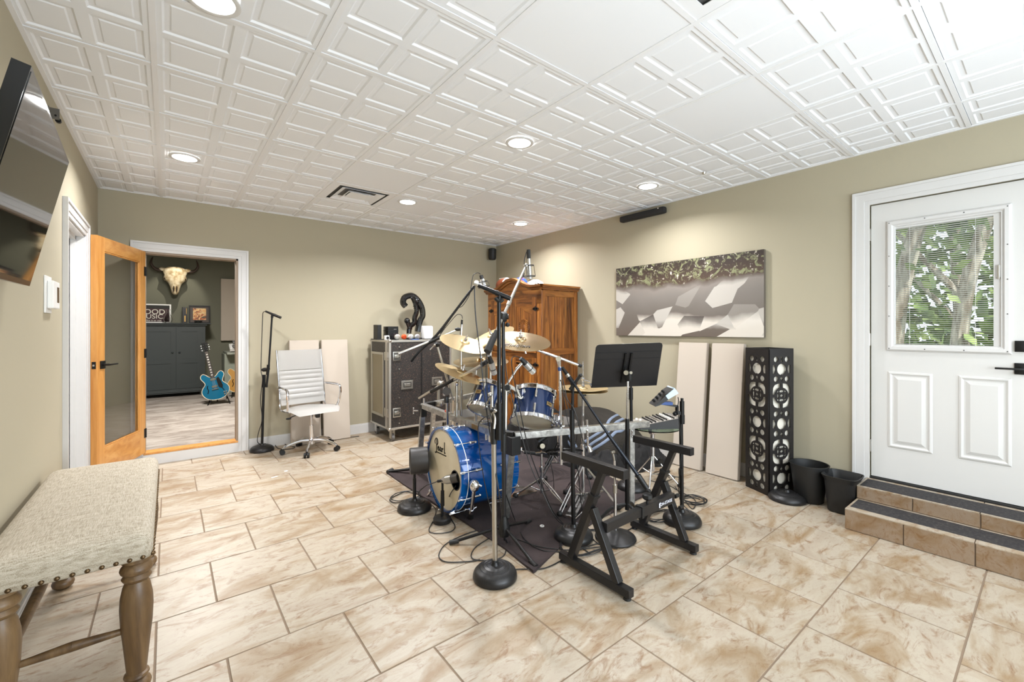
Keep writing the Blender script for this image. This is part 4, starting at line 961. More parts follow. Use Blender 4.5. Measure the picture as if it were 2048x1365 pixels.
m_carpet = mat('carpet_grey', (168, 158, 148), 1.0); v = coords(m_carpet, (1, 1, 1)); vs_ = coords(m_carpet, (1.2, 3.4, 1))
lk(m_carpet, mixc(m_carpet, mathn(m_carpet, 'MULTIPLY', nz(m_carpet, v, 90, 3), .5), ramp(m_carpet, nz(m_carpet, vs_, 2.6, 5, .65, .6), [(.38, (122, 110, 102)), (.5, (156, 147, 138)), (.66, (182, 173, 165))]), (150, 140, 130)), bsdf(m_carpet).inputs['Base Color']); bump(m_carpet, nz(m_carpet, v, 300, 2), .6, .004)
b = MB(); b.bb(SX0, SX1, YB+.13, SY1, 0, SF); b.build('floor_studio', m_carpet, kind='structure', ang=0)
area('studio_ceiling_light', (.3, 7.0, 2.75), (0, 0, 0), .5, .5, 150, (1, .96, .9))
d = bpy.data.lights.new('skull_spot', 'SPOT'); d.energy = 34; d.spot_size = math.radians(52); d.spot_blend = .5; d.shadow_soft_size = .015; d.color = (1, .93, .8)
o = bpy.data.objects.new('skull_spot', d); C.objects.link(o); o.location = (.22, 9.55, 2.78); o.rotation_euler = (Vector((.10, 10.42, 1.9))-Vector(o.location)).to_track_quat('-Z', 'Y').to_euler()
# cabinet
m_cab = mat('cabinet_slate', (52, 58, 58), .5)
CX0, CX1, CY, CZ0, CZ1 = -.83, .545, 9.87, SF, 1.425; cm_ = .113
cb = thing('painted_cabinet', 'dark slate two-door cabinet against the green studio wall', 'cabinet', ((CX0+CX1)/2, CY+.28, SF))
b = MB(); b.bb(CX0, CX1, CY+.02, CY+.52, CZ0+.06, CZ1-.03); b.build('carcass', m_cab, cb, ang=0)
b = MB(); b.bb(CX0-.03, CX1+.03, CY-.02, CY+.53, CZ1-.03, CZ1, .006); b.bb(CX0-.055, CX1+.09, CY-.05, CY+.53, CZ1, CZ1+.018, .004); b.build('top', m_cab, cb, ang=0)
b = MB(); b.bb(CX0-.01, CX1+.01, CY, CY+.52, CZ0+.06, CZ0+.13, .004); b.bb(CX0-.02, CX1+.02, CY-.01, CY+.52, CZ0+.085, CZ0+.10, .004); b.build('plinth', m_cab, cb, ang=0)
for x in (CX0+.05, CX1-.05):
    b = MB(); b.bb(x-.03, x+.03, CY+.02, CY+.08, CZ0, CZ0+.06); b.build('foot', m_cab, cb, ang=0)
for x0, x1, hx_ in ((CX0+.05, cm_-.004, cm_-.05), (cm_+.004, CX1-.05, cm_+.05)):
    b = MB(); z0, z1 = CZ0+.14, CZ1-.06
    for (a0, a1, c0_, c1_) in ((x0, x0+.07, z0, z1), (x1-.07, x1, z0, z1), (x0+.07, x1-.07, z0, z0+.08), (x0+.07, x1-.07, z1-.08, z1), (x0+.07, x1-.07, z0+.46, z0+.53)): b.bb(a0, a1, CY, CY+.018, c0_, c1_)
    dr = b.build('door', m_cab, cb, ang=0)
    b = MB(); b.bb(x0+.07, x1-.07, CY+.010, CY+.015, z0+.08, z1-.08); b.build('door_panel', m_cab, dr, ang=0)
    b = MB(); b.ball((hx_, CY-.015, z0+.66), .016); b.cyl((hx_, CY, z0+.66), (hx_, CY-.012, z0+.66), .007); b.build('knob', m_cab, dr)
CT = CZ1+.018
# bison skull
sk = thing('bison_skull', 'bleached horned bison skull on the green studio wall', 'skull', (.10, SY1, 2.2))
m_bone = mat('bone', (222, 204, 168), .7); v = coords(m_bone); lk(m_bone, ramp(m_bone, nz(m_bone, v, 14, 5), [(.35, (176, 150, 108)), (.55, (224, 208, 174)), (.7, (238, 228, 204))]), bsdf(m_bone).inputs['Base Color']); bump(m_bone, nz(m_bone, v, 30, 4), .5, .01)
K = Vector((.105, SY1-.16, 2.24))
# cross sections down the face: (z offset, half width, forward, depth)
secs = [(.255, .05, .05, .04), (.25, .11, .055, .07), (.215, .175, .07, .09), (.16, .185, .085, .10), (.10, .165, .095, .10), (.045, .172, .095, .10), (.0, .155, .10, .10), (-.05, .105, .11, .085), (-.11, .080, .115, .07), (-.17, .066, .12, .06), (-.225, .055, .12, .05), (-.262, .028, .118, .03), (-.268, .008, .115, .01)]
b = MB(); prev = None; n = 20
for z, wd, fw, dp_ in secs:
    L = []
    for k in range(n):
        a_ = 2*PI*k/n; x = wd*math.cos(a_); y = -fw*0-dp_*math.sin(a_)
        ridge = .012*math.exp(-(x/.03)**2) if y < 0 else 0
        L.append(b.bm.verts.new(K+Vector((x, y-ridge-(.255-z)*.16, z))))
    if prev:
        for k in range(n): b.bm.faces.new((prev[k], prev[(k+1) % n], L[(k+1) % n], L[k]))
    prev = L
for s in (-1, 1):
    b.ball(K+Vector((s*.125, -.035, .035)), .050, (1, .8, 1)); b.ball(K+Vector((s*.19, -.0, .20)), .05, (1.2, .9, .8))
b.build('cranium', m_bone, sk, ang=80)
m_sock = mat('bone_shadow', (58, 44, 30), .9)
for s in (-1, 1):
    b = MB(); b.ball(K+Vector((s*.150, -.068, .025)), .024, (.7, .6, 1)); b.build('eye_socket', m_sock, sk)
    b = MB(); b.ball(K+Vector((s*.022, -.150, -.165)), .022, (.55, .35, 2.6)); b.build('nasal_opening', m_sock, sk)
    b = MB(); b.tube([K+Vector((s*.19, 0, .19)), K+Vector((s*.25, -.01, .185)), K+Vector((s*.31, -.03, .22)), K+Vector((s*.345, -.04, .29)), K+Vector((s*.335, -.03, .37)), K+Vector((s*.318, -.01, .41))], .036, 10, 6, r2=.006); b.build('horn', mat('horn', (72, 56, 48), .45), sk)
b = MB(); b.cyl(K+Vector((0, -.02, .2)), (K.x, SY1, K.z+.2), .01); b.bb(K.x-.04, K.x+.04, SY1-.012, SY1, K.z+.16, K.z+.24); b.build('wall_hook', m_black, sk)
# sign with lettering
SGX1, SGX0, SGZ0, SGZ1, SGY = .045, -.62, CT, CT+.345, SY1-.28
sg = thing('lettered_sign', 'white framed dark sign with big pale letters on the cabinet', 'sign', ((SGX0+SGX1)/2, SGY, CT))
b = MB(); 
for a in ((SGX0, SGX1, SGZ0, SGZ0+.022), (SGX0, SGX1, SGZ1-.022, SGZ1), (SGX0, SGX0+.022, SGZ0+.022, SGZ1-.022), (SGX1-.022, SGX1, SGZ0+.022, SGZ1-.022)): b.bb(a[0], a[1], SGY, SGY+.03, a[2], a[3])
b.build('frame', m_whitepl, sg, ang=0)
b = MB(); b.bb(SGX0+.02, SGX1-.02, SGY+.012, SGY+.02, SGZ0+.02, SGZ1-.02); b.build('board', mat('sign_maroon', (66, 44, 48), .7), sg, ang=0)
b = MB(); b.bb(SGX0+.02, SGX1-.02, SGY+.010, SGY+.013, SGZ1-.082, SGZ1-.022); b.build('board_band', mat('sign_charcoal', (44, 44, 42), .7), sg, ang=0)
m_lett = mat('letter_cream', (226, 222, 208), .6)
text('lettering', 'GOOD', frame((-.235, SGY+.009, SGZ0+.20), (1, 0, 0), (0, 0, 1)), .125, m_lett, sg, .002); text('lettering', 'MUSIC', frame((-.235, SGY+.009, SGZ0+.115), (1, 0, 0), (0, 0, 1)), .115, m_lett, sg, .002)
text('lettering', 'They like it or not', frame((-.25, SGY+.009, SGZ0+.046), (1, 0, 0), (0, 0, 1)), .042, m_lett, sg, .002)
# glass vase in front of the sign
t = thing('glass_vase', 'clear glass vase standing before the lettered sign', 'vase', (.0, SGY-.09, CT)); b = MB(); b.lathe([(0, .004), (.05, .004), (.055, .02), (.07, .06), (.06, .11), (.028, .17), (.024, .21), (.036, .25), (.032, .25), (.02, .21), (.024, .17), (.054, .11), (.063, .06), (.045, .016), (0, .014)], (.0, SGY-.09, CT), seg=24); b.build('body', m_glass, t)
# tall dark boxed bottle
t = thing('boxed_bottle', 'tall narrow black box with gold print between sign and frame', 'box', (.245, SY1-.25, CT)); b = MB(); b.bb(.205, .285, SY1-.29, SY1-.21, CT, CT+.30, .006); b.build('box', mat('box_black', (22, 20, 19), .4), t, ang=0)
b = MB(); b.bb(.240, .258, SY1-.2915, SY1-.290, CT+.03, CT+.14); b.bb(.268, .274, SY1-.2915, SY1-.290, CT+.17, CT+.28); b.build('gold_print', mat('gold_print', (190, 150, 84), .4, .6), t, ang=0)
# framed picture: generic colourful print
t = thing('framed_picture', 'black framed colourful little print leaning on the studio wall', 'picture', (.475, SY1-.12, CT)); fx0, fx1, fz0, fz1, fy_ = .312, .648, CT, CT+.345, SY1-.13
b = MB()
for a in ((fx0, fx1, fz0, fz0+.022), (fx0, fx1, fz1-.022, fz1), (fx0, fx0+.022, fz0+.02, fz1-.02), (fx1-.022, fx1, fz0+.02, fz1-.02)): b.bb(a[0], a[1], fy_, fy_+.03, a[2], a[3])
b.build('frame', m_black, t, ang=0)
b = MB(); b.bb(fx0+.02, fx1-.02, fy_+.012, fy_+.018, fz0+.02, fz1-.02); b.build('mat_board', mat('mat_grey', (98, 90, 86), .8), t, ang=0)
m_pr = mat('print_color', (210, 150, 90), .6); v = coords(m_pr); lk(m_pr, ramp(m_pr, nz(m_pr, v, 11, 3, .6, 1.5), [(.34, (70, 92, 84)), (.44, (196, 96, 52)), (.52, (240, 214, 160)), (.6, (232, 160, 84)), (.7, (250, 240, 214))]), bsdf(m_pr).inputs['Base Color'])
b = MB(); b.bb(fx0+.065, fx1-.065, fy_+.009, fy_+.013, fz0+.065, fz1-.055); b.build('print', m_pr, t, ang=0)
t = thing('small_bowl', 'small pale bowl before the black framed print', 'bowl', (.455, SY1-.2, CT)); b = MB(); b.lathe([(0, .004), (.03, .004), (.07, .05), (.066, .05), (.028, .01), (0, .01)], (.455, SY1-.2, CT), seg=20); b.build('body', m_satin, t)
# wall panel, device, stool and guitars
t = thing('acoustic_panel', 'beige acoustic panel hung on the dark studio wall', 'acoustic panel', (1.1, SY1, 1.7)); b = MB(); b.bb(.826, 1.44, SY1-.09, SY1-.013, 1.10, 2.34, .004); b.build('fabric_wrap', m_panel, t, ang=0); b = MB(); b.bb(.9, 1.3, SY1-.014, SY1, 1.5, 1.9); b.build('wall_cleat', m_black, t, ang=0)
dv_ = ony = None
p = fy(459, 690, 9.6); q = fy(476, 701, 9.6)
t = thing('desk_controller', 'white slanted controller on a pale desk right of the blue guitar', 'controller', (q.x, 9.6, q.z)); b = MB(); b.box(((p.x+.22), 9.62, (p.z+q.z)/2), (.44, .22, .05), Matrix.Rotation(math.radians(25), 3, 'X'), .005); b.build('body', m_whitepl, t, ang=0); b = MB(); b.box((p.x+.22, 9.585, (p.z+q.z)/2+.018), (.36, .12, .02), Matrix.Rotation(math.radians(25), 3, 'X')); b.build('buttons', mat('btn_grey', (120, 120, 118), .5), t, ang=0)
p = fy(449, 690, 9.75)
t = thing('studio_desk', 'pale grey desk side at the right of the studio doorway view', 'desk', (p.x+.45, 9.9, SF)); b = MB(); b.bb(p.x, p.x+.9, 9.75, 10.3, SF, .86, .004); b.build('side_panel', mat('desk_sage', (150, 156, 142), .7), t, ang=0); b = MB(); b.bb(p.x+.02, p.x+.9, 9.5, 10.3, .86, .90, .004); b.build('desk_top', mat('desk_sage2', (160, 164, 152), .6), t, ang=0)
def guitar(c, tilt, bodym, lab, yaw_=0.0, H=1.0):
    # c: centre of the lower body edge; local x = across, z = up the neck; tilt = sideways lean (deg), leans back slightly
    R = Matrix.Rotation(math.radians(yaw_), 3, 'Z') @ Matrix.Rotation(math.radians(tilt), 3, 'Y') @ Matrix.Rotation(math.radians(-10), 3, 'X')
    X, Y, Z = R.col[0].copy(), R.col[1].copy(), R.col[2].copy()
    c = Vector(c); M = frame(c, X, Z)      # x across, y up, z = towards the viewer (-Y)
    t = thing('electric_guitar', lab, 'guitar', c, 0)
    half = [(0, .0), (.06, .004), (.12, .03), (.165, .075), (.188, .13), (.185, .18), (.160, .225), (.128, .262), (.122, .295), (.140, .335), (.160, .375), (.155, .42), (.125, .445), (.09, .430), (.06, .395), (.035, .375), (.0, .372)]
    poly = half+[(-x, y) for x, y in half[-2:0:-1]]
    P = [Vector((x, y, 0)) for x, y in poly]
    P2 = []
    n = len(P)
    for i in range(n):
        p0, p1, p2, p3 = P[i-1], P[i], P[(i+1) % n], P[(i+2) % n]
        for k in range(3):
            tt = k/3; P2.append(.5*((2*p1)+(p2-p0)*tt+(2*p0-5*p1+4*p2-p3)*tt*tt+(3*p1-p0-3*p2+p3)*tt**3))
    b = MB(); b.prism([(p.x, p.y) for p in P2], M, .042); b.build('body', bodym, t, ang=40)
    b = MB(); b.tube([M @ Vector((p.x, p.y, .042)) for p in P2+[P2[0]]], .0045, 5, 1, False); b.build('binding', mat('binding_cream', (216, 206, 180), .5), t)
    b = MB(); b.prism([(-.026, .36), (.026, .36), (.021, .80), (-.021, .80)], Matrix(M) @ Matrix.Translation((0, 0, .035)), .022); nk = b.build('neck', mat('fretboard', (40, 28, 22), .5), t, ang=0)
    b = MB()
    for k in range(9): y = .40+k*.043; b.prism([(-.012, y), (.012, y), (.012, y+.014), (-.012, y+.014)], Matrix(M) @ Matrix.Translation((0, 0, .0572)), .001)
    b.build('inlay', mat('pearl_inlay', (220, 216, 206), .3), nk, ang=0)
    b = MB(); b.prism([(-.024, .80), (.024, .80), (.042, .96), (.02, .945), (0, .955), (-.02, .945), (-.042, .96)], Matrix(M) @ Matrix.Translation((0, 0, .030)), .016); hd_ = b.build('headstock', m_black, t, ang=0)
    b = MB()
    for k in range(3):
        for s in (-1, 1): p = M @ Vector((s*.04, .83+k*.04, .038)); b.ball(p+X*s*.012, .010, (1.4, .6, .8)); b.cyl(M @ Vector((s*.022, .83+k*.04, .046)), M @ Vector((s*.022, .83+k*.04, .056)), .005)
    b.build('tuner', m_chrome, hd_)
    for y in (.335, .215):
        b = MB(); b.prism([(-.038, y-.016), (.038, y-.016), (.038, y+.016), (-.038, y+.016)], Matrix(M) @ Matrix.Translation((0, 0, .042)), .008); b.build('pickup', m_chrome, t, ang=0)
    b = MB(); b.prism([(-.045, .165), (.045, .165), (.045, .178), (-.045, .178)], Matrix(M) @ Matrix.Translation((0, 0, .042)), .014); b.build('bridge', m_chrome, t, ang=0)
    b = MB(); b.prism([(.042, .33), (.075, .36), (.10, .29), (.11, .2), (.085, .17), (.05, .2)], Matrix(M) @ Matrix.Translation((0, 0, .042)), .006); b.build('pickguard', m_black, t, ang=0)
    for s in (-1, 1):
        b = MB(); b.tube([M @ Vector((s*.115, .12, .0425)), M @ Vector((s*.095, .17, .0425)), M @ Vector((s*.105, .21, .0425)), M @ Vector((s*.09, .25, .0425))], .006, 5, 4); b.build('sound_hole', m_black, t)
    b = MB()
    for k in range(4): b.cyl(M @ Vector((.11+.03*(k % 2), .06+.035*(k//2), .042)), M @ Vector((.11+.03*(k % 2), .06+.035*(k//2), .058)), .010)
    b.build('control_knob', m_satin, t)
    b = MB()
    for k in range(6): b.cyl(M @ Vector((-.02+.008*k, .17, .059)), M @ Vector((-.016+.0064*k, .80, .06)), .0007, seg=4)
    b.build('string', m_chrome, t)
    # stand
    s_ = thing('guitar_stand', 'small black folding stand under the '+('blue guitar' if 'blue' in lab else 'amber guitar'), 'stand', (c.x, c.y+.05, SF))
    b = MB()
    for s in (-1, 1):
        b.tube([c+X*s*.02+Vector((0, .12, .30)), c+X*s*.12+Vector((0, .04, .02)), Vector((c.x+s*.15, c.y-.10, SF+.006))], .008, 6, 4); b.tube([c+X*s*.12+Vector((0, .04, .0)), c+X*s*.11+Vector((0, -.06, -.012)), c+X*s*.11+Vector((0, -.075, .03))], .009, 6, 4)
    b.tube([c+Vector((0, .12, .30)), Vector((c.x, c.y+.22, SF+.006))], .008, 6, 1, False)
    b.build('legs', m_black, s_)
    return t
m_gb = mat('guitar_blue', (10, 92, 124), .15, 0, Coat_Weight=.8)
gb = fy(437, 798, 8.52)
guitar((gb.x, gb.y, SF+.075), -13, m_gb, 'glossy blue hollow-body electric guitar on a floor stand in the studio', -12)
gc = fy(474, 795, 9.2)
guitar((gc.x+.06, gc.y, SF+.075), -6, mat('guitar_amber', (176, 130, 62), .25), 'amber electric guitar half hidden behind the doorway edge', -10)
# ================================================================== DRUM RUG
m_rug = mat('rug_dark', (52, 44, 46), 1.0); v = coords(m_rug)
rc = mixc(m_rug, mathn(m_rug, 'MULTIPLY', nz(m_rug, v, 60, 3), .5), ramp(m_rug, nz(m_rug, v, 2.2, 5, .6), [(.35, (42, 34, 34)), (.6, (64, 52, 50)), (.75, (84, 72, 68))]), (60, 50, 52))
spk = ramp(m_rug, nz(m_rug, v, 46, 2, .5), [(.77, (0, 0, 0)), (.79, (255, 255, 255))]); lk(m_rug, mixc(m_rug, mathn(m_rug, 'MULTIPLY', spk, .7), rc, (196, 184, 172)), bsdf(m_rug).inputs['Base Color']); bump(m_rug, nz(m_rug, v, 160, 3), .6, .003)
rg_ = thing('drum_rug', 'dark plum drum rug under the kit', 'rug', (2.35, 2.8, 0))
RP = [(1.585, 3.86), (1.575, 3.2), (1.60, 2.6), (1.60, 2.1), (1.565, 1.78), (1.9, 1.90), (2.3, 1.99), (2.75, 2.03), (3.06, 2.06), (3.14, 2.8), (3.2, 3.55), (3.18, 3.75), (2.4, 3.83)]
b = MB()
def rugz(x, y): return .010+.009*noise.noise(Vector((x*3.1, y*3.7, 0)))+.016*max(0, noise.noise(Vector((x*1.1+5, y*6.5, 1))))
import mathutils
def inside(x, y):
    c = False; n = len(RP)
    for i in range(n):
        x1, y1 = RP[i]; x2, y2 = RP[(i+1) % n]
        if (y1 > y) != (y2 > y) and x < (x2-x1)*(y-y1)/(y2-y1)+x1: c = not c
    return c
vb_ = {}; NX, NY = 60, 70; gx0, gx1, gy0, gy1 = 1.55, 3.22, 1.76, 3.88
for side in (0, 1):
    pass
# build by mapping a grid into the outline rows
def rowspan(y):
    xs_ = []; n = len(RP)
    for i in range(n):
        x1, y1 = RP[i]; x2, y2 = RP[(i+1) % n]
        if (y1 > y) != (y2 > y): xs_.append((x2-x1)*(y-y1)/(y2-y1)+x1)
    return (min(xs_), max(xs_)) if len(xs_) > 1 else (1.57, 1.6)
def rf(u, v_):
    y = 1.785+(3.855-1.785)*v_; a, c = rowspan(y); x = a+(c-a)*u; return Vector((x, y, rugz(x, y)))
b.grid(rf, 60, 70); r_ = bmesh.ops.extrude_face_region(b.bm, geom=b.bm.faces[:]); 
for g_ in r_['geom']:
    if isinstance(g_, bmesh.types.BMVert): g_.co.z = .0008
b.build('pile', m_rug, rg_, ang=60)
def gz(x, y): return rugz(x, y)+.001 if inside(x, y) else .0015
# ================================================================== HARDWARE HELPERS
m_brass = mat('cymbal_bronze', (206, 184, 140), .38, 1.0); bump(m_brass, nz(m_brass, coords(m_brass), 22, 3), .12, .003)
m_brass2 = mat('cymbal_brilliant', (196, 172, 132), .24, 1.0); bump(m_brass2, nz(m_brass2, coords(m_brass2), 9, 3), .15, .004)
m_cable = mat('cable_black', (26, 26, 26), .5)
def rbase(parent, c, r=.122, h=.068, name='round_base', m=None):
    b = MB(); c = Vector(c)
    pr = [(0, .002), (r*.97, .002), (r, h*.16), (r*.99, h*.34), (r*.94, h*.56), (r*.85, h*.74), (r*.75, h*.85), (r*.70, h*.90), (r*.66, h*.89), (r*.58, h*.99), (r*.54, h*1.03), (r*.50, h*.99), (r*.42, h*1.03), (r*.38, h*1.06), (r*.34, h*1.02), (r*.2, h*1.06), (.022, h*1.06), (.016, h*1.3), (0, h*1.3)]
    b.lathe(pr, c, seg=36); return b.build(name, m or m_iron, parent)
def stub(parent, c, h=.02): pass
def mic_dyn(parent, p, q, r=.012, m=None, head=None, nm='microphone'):
    p = Vector(p); q = Vector(q); d = (q-p); b = MB(); b.cyl(p, p+d*.55, r*.75, r); b.cyl(p+d*.55, p+d*.60, r*1.15, r*1.15); b.cyl(p+d*.60, q, r*1.05, r*1.05, seg=14); return b.build(nm, m or m_black, parent)
# ------------------------------------------------ A: round-base stand with chrome tube in front
A0_ = fz(990, 1156); D_A = 2.31
t = thing('microphone_stand', 'tall round-base microphone stand with chrome lower tube in front of the drum rack', 'microphone stand', A0_)
rbase(t, A0_, .120, .066)
b = MB(); b.cyl(A0_+Vector((0, 0, .075)), at(987.5, 868, D_A), .0135, seg=14); b.build('lower_tube', m_satin, t)
b = MB(); b.bm; b.box(A0_+Vector((0, 0, .083)), (.028, .028, .03), None, .003); b.build('base_nut', m_blackr, t)
b = MB(); b.cyl(at(987.5, 888, D_A), at(987.5, 845, D_A), .018, .0165, seg=14); b.cyl(at(987.5, 845, D_A), at(987.5, 815, D_A), .010); b.ball(at(987, 822, D_A), .019, (1.2, 1, .8)); b.build('height_clutch', m_plastic, t)
b = MB(); b.tube([at(986, 825, D_A-.02), at(990, 838, D_A-.04), at(988, 858, D_A-.05)], .006); b.ball(at(991, 822, D_A-.03), .011); b.build('wing_screw', m_satin, t)
b = MB(); b.cyl(at(998, 880, D_A-.02), at(998, 602, D_A-.02), .0105, seg=12); b.cyl(at(998, 880, D_A-.02), at(998, 806, D_A-.02), .0165, seg=12); b.cyl(at(987, 828, D_A-.01), at(999, 828, D_A-.02), .010); b.build('boom_tube', m_black, t)
MA = [at(956, 571, D_A-.03), at(1021, 598, D_A-.01)]
b = MB(); b.cyl(at(999, 604, D_A-.02), at(999, 585, D_A-.02), .008); b.tube([at(991, 596, D_A-.02), at(999, 603, D_A-.02), at(1006, 598, D_A-.02)], .012, 8, 3); b.build('microphone_clip', m_plastic, t)
tm_ = thing('dynamic_microphone', 'slim black microphone lying across the top of the front chrome stand', 'microphone', MA[0]); mic_dyn(tm_, MA[0], MA[1], .0125)
b = MB(); b.cyl(MA[0]+(MA[0]-MA[1])*.13, MA[0], .009, .011); b.build('connector', m_satin, tm_)
def cable(lab, pts, r=.0033, grp='microphone cables'):
    b = MB(); pts = [Vector(p) for p in pts]; b.tube(pts, r, 6, 6); o = b.build('cable', m_cable, off=pts[0]); tag(o, lab, 'cable', grp); return o
def gp(x, y): p = fz(x, y); p.z = gz(p.x, p.y)+.003; return p
def kp(x, y): p = fz(x, y); p.z = .0055; return p
cable('cable hanging from the front microphone and looping over the floor left of its base', [at(953, 570, 2.29), at(949, 580, 2.29), at(952, 640, 2.30), at(962, 720, 2.31), at(970, 800, 2.33), at(985, 900, 2.36), at(1000, 1000, 2.30), fz(1008, 1085)+Vector((0, 0, .03)), gp(1010, 1110), gp(985, 1122), kp(945, 1120), kp(950, 1098), kp(985, 1072), kp(960, 1062), kp(900, 1085), kp(878, 1110), kp(890, 1126), kp(935, 1126), kp(960, 1122)])
# ------------------------------------------------ B: tripod boom stand
hubB = Vector((1.64, 2.145, 0)); cB = hubB+Vector((0, 0, 1.42))
t = thing('boom_stand', 'black tripod boom stand reaching a chrome condenser high over the drums', 'microphone stand', hubB)
feet = [fz(903, 1090), fz(1070, 1137), fz(1058, 1047)]
zh = .105
for f in feet:
    b = MB(); d = (f-hubB).normalized(); f0 = Vector((f.x, f.y, .013)); b.cyl(hubB+d*.02+Vector((0, 0, zh)), f0, .0095, .0095); b.build('leg', m_black, t)
    b = MB(); b.cyl(f0-d*.045+Vector((0, 0, .008)), f0+d*.012, .013, .0145); b.build('rubber_foot', m_blackr, t)
b = MB(); b.lathe([(0, .05), (.030, .05), (.036, .075), (.036, .105), (.022, .155), (.018, .175), (0, .175)], hubB, seg=18); b.build('hub', m_plastic, t)
cl_ = at(1006, 634, 2.70)
b = MB(); b.cyl(hubB+Vector((0, 0, .16)), hubB.lerp(cl_, .45)*1.0+Vector((0, 0, .0)), .0135); P1 = hubB.lerp(cl_, .45); b.build('lower_tube', mat('grey_black', (44, 42, 42), .4, .4), t)
b = MB(); b.cyl(P1-Vector((0, 0, .06)), P1+Vector((0, 0, .05)), .019, .017); b.build('height_clutch', m_plastic, t)
b = MB(); b.cyl(P1, cl_, .0105); b.build('upper_tube', m_black, t)
b = MB(); b.box(cl_, (.045, .045, .06), Matrix.Rotation(.3, 3, 'X'), .01); b.cyl(cl_-Vector((_c, -_s, 0))*.01, cl_+Vector((_c, -_s, 0))*.035, .016); b.ball(cl_+Vector((.02, -.02, -.05)), .014); b.build('boom_clutch', m_plastic, t)
tipB = at(1052, 532, 2.98); dB = (tipB-cl_).normalized(); endB = cl_-dB*.26
b = MB(); b.cyl(endB, tipB, .0095, .0085); b.build('boom_arm', m_satin, t)
b = MB(); b.cyl(endB-dB*.02, endB+dB*.11, .022, .020, seg=14); b.cyl(endB+dB*.11, endB+dB*.14, .014); b.build('counterweight', m_plastic, t)
b = MB(); b.cyl(cl_+dB*.10, cl_+dB*.14, .013); b.ball(tipB, .018); b.cyl(tipB, at(1057, 530, 2.98), .008); b.build('fittings', m_satin, t)
def condenser(lab, top, bot, r=.018, shock=True):
    top = Vector(top); bot = Vector(bot); d = bot-top; u = d.normalized()
    t = thing('condenser_microphone', lab, 'microphone', top)
    b = MB(); b.cyl(top, top+d*.30, r*.55, r*.6); b.build('connector', m_blackr, t)
    b = MB(); b.cyl(top+d*.30, top+d*.55, r*.62, r*.7, seg=16); b.cyl(top+d*.55, top+d*.98, r*.75, r*.9, seg=16); b.ball(top+d*.97, r*.9, (1, 1, .5)); b.build('body', m_chrome, t)
    if shock:
        b = MB(); b.torus(top+d*.52, u, r*1.35, .0028, 18, 5); b.torus(top+d*.88, u, r*1.7, .0028, 18, 5)
        for k in range(4):
            a_ = u.orthogonal().normalized(); a_.rotate(Matrix.Rotation(k*PI/2, 3, u)) ; b.cyl(top+d*.52+a_*r*1.35, top+d*.88+a_*r*1.7, .0016, seg=5)
        b.build('shock_mount', m_plastic, t)
    return t
condenser('chrome condenser microphone hanging highest over the kit before the armoire', at(1057, 500, 2.98), at(1059, 560, 2.98), .024)
cable('cable arcing over the highest condenser microphone and wound down its boom', [at(1057, 501, 2.98), at(1053, 505, 2.98), at(1049, 520, 2.98), at(1048, 540, 2.97), at(1047, 552, 2.95), at(1035, 566, 2.9), at(1029, 590, 2.84), at(1020, 604, 2.80), at(1012, 628, 2.75), at(1009, 660, 2.71), at(1012, 740, 2.71), at(1025, 800, 2.72), at(1040, 860, 2.72), at(1060, 930, 2.72), at(1085, 985, 2.72), at(1110, 1035, 2.7), gp(1135, 1062), gp(1150, 1085), kp(1180, 1110)])
# ------------------------------------------------ left overhead booms
def p3_(x, y, d): return at(x, y, d)
t = thing('boom_stand', 'chrome and black boom stand at the left rear holding two overhead microphones', 'microphone stand', fz(905, 870))
bs = fz(905, 880); topL = at(874, 690, 3.75)
b = MB(); b.tube([Vector((bs.x, bs.y, .03)), at(906, 800, 3.85), topL], .010, 8, 1, False); b.build('mast', m_satin, t)
for a_ in (0, 2.1, 4.2):
    b = MB(); b.cyl((bs.x, bs.y, .2), (bs.x+.22*math.cos(a_), bs.y+.22*math.sin(a_), .012), .008); b.build('leg', m_satin, t)
b = MB(); b.cyl(at(797, 708, 3.55), at(862, 683, 3.68), .0105, .0105); b.cyl(at(880, 675, 3.71), at(912, 661, 3.78), .006); b.build('boom_arm', m_satin, t)
b = MB(); b.cyl(at(858, 685, 3.67), at(882, 674, 3.72), .017); b.ball(topL, .026, (1, 1, .8)); b.ball(at(916, 659, 3.79), .02, (1.6, 1, .8)); b.build('boom_clutch', m_plastic, t)
b = MB(); b.cyl(at(868, 692, 3.72), at(860, 700, 3.70), .006); b.ball(at(869, 691, 3.7), .011); b.build('wing_screw', m_satin, t)
b = MB(); b.tube([at(822, 724, 3.60), at(836, 706, 3.62), at(872, 672, 3.70), at(905, 630, 3.76), at(935, 590, 3.80), at(951, 570, 3.82)], .0115, 7, 3); b.build('boom_arm', m_black, t)
b = MB(); b.ball(at(953, 566, 3.82), .022); b.ball(at(960, 571, 3.82), .018); b.build('ball_joint', m_whitepl, t)
condenser('chrome condenser microphone tilted at the end of the long left boom', at(962, 551, 3.82), at(969, 577, 3.82), .030)
cable('cable arching from the tilted left condenser microphone down its boom', [at(961, 549, 3.82), at(955, 546, 3.82), at(946, 552, 3.82), at(942, 575, 3.81), at(938, 592, 3.80), at(925, 612, 3.78), at(915, 618, 3.77), at(900, 640, 3.75), at(880, 668, 3.71)])
tq = condenser('small chrome microphone standing upright at the short left boom end', at(924, 640, 3.79), at(922, 672, 3.79), .016, False)
cable('cable arching from the small upright chrome microphone', [at(925, 638, 3.79), at(923, 631, 3.79), at(914, 630, 3.79), at(900, 645, 3.77), at(886, 662, 3.74), at(878, 675, 3.72)])
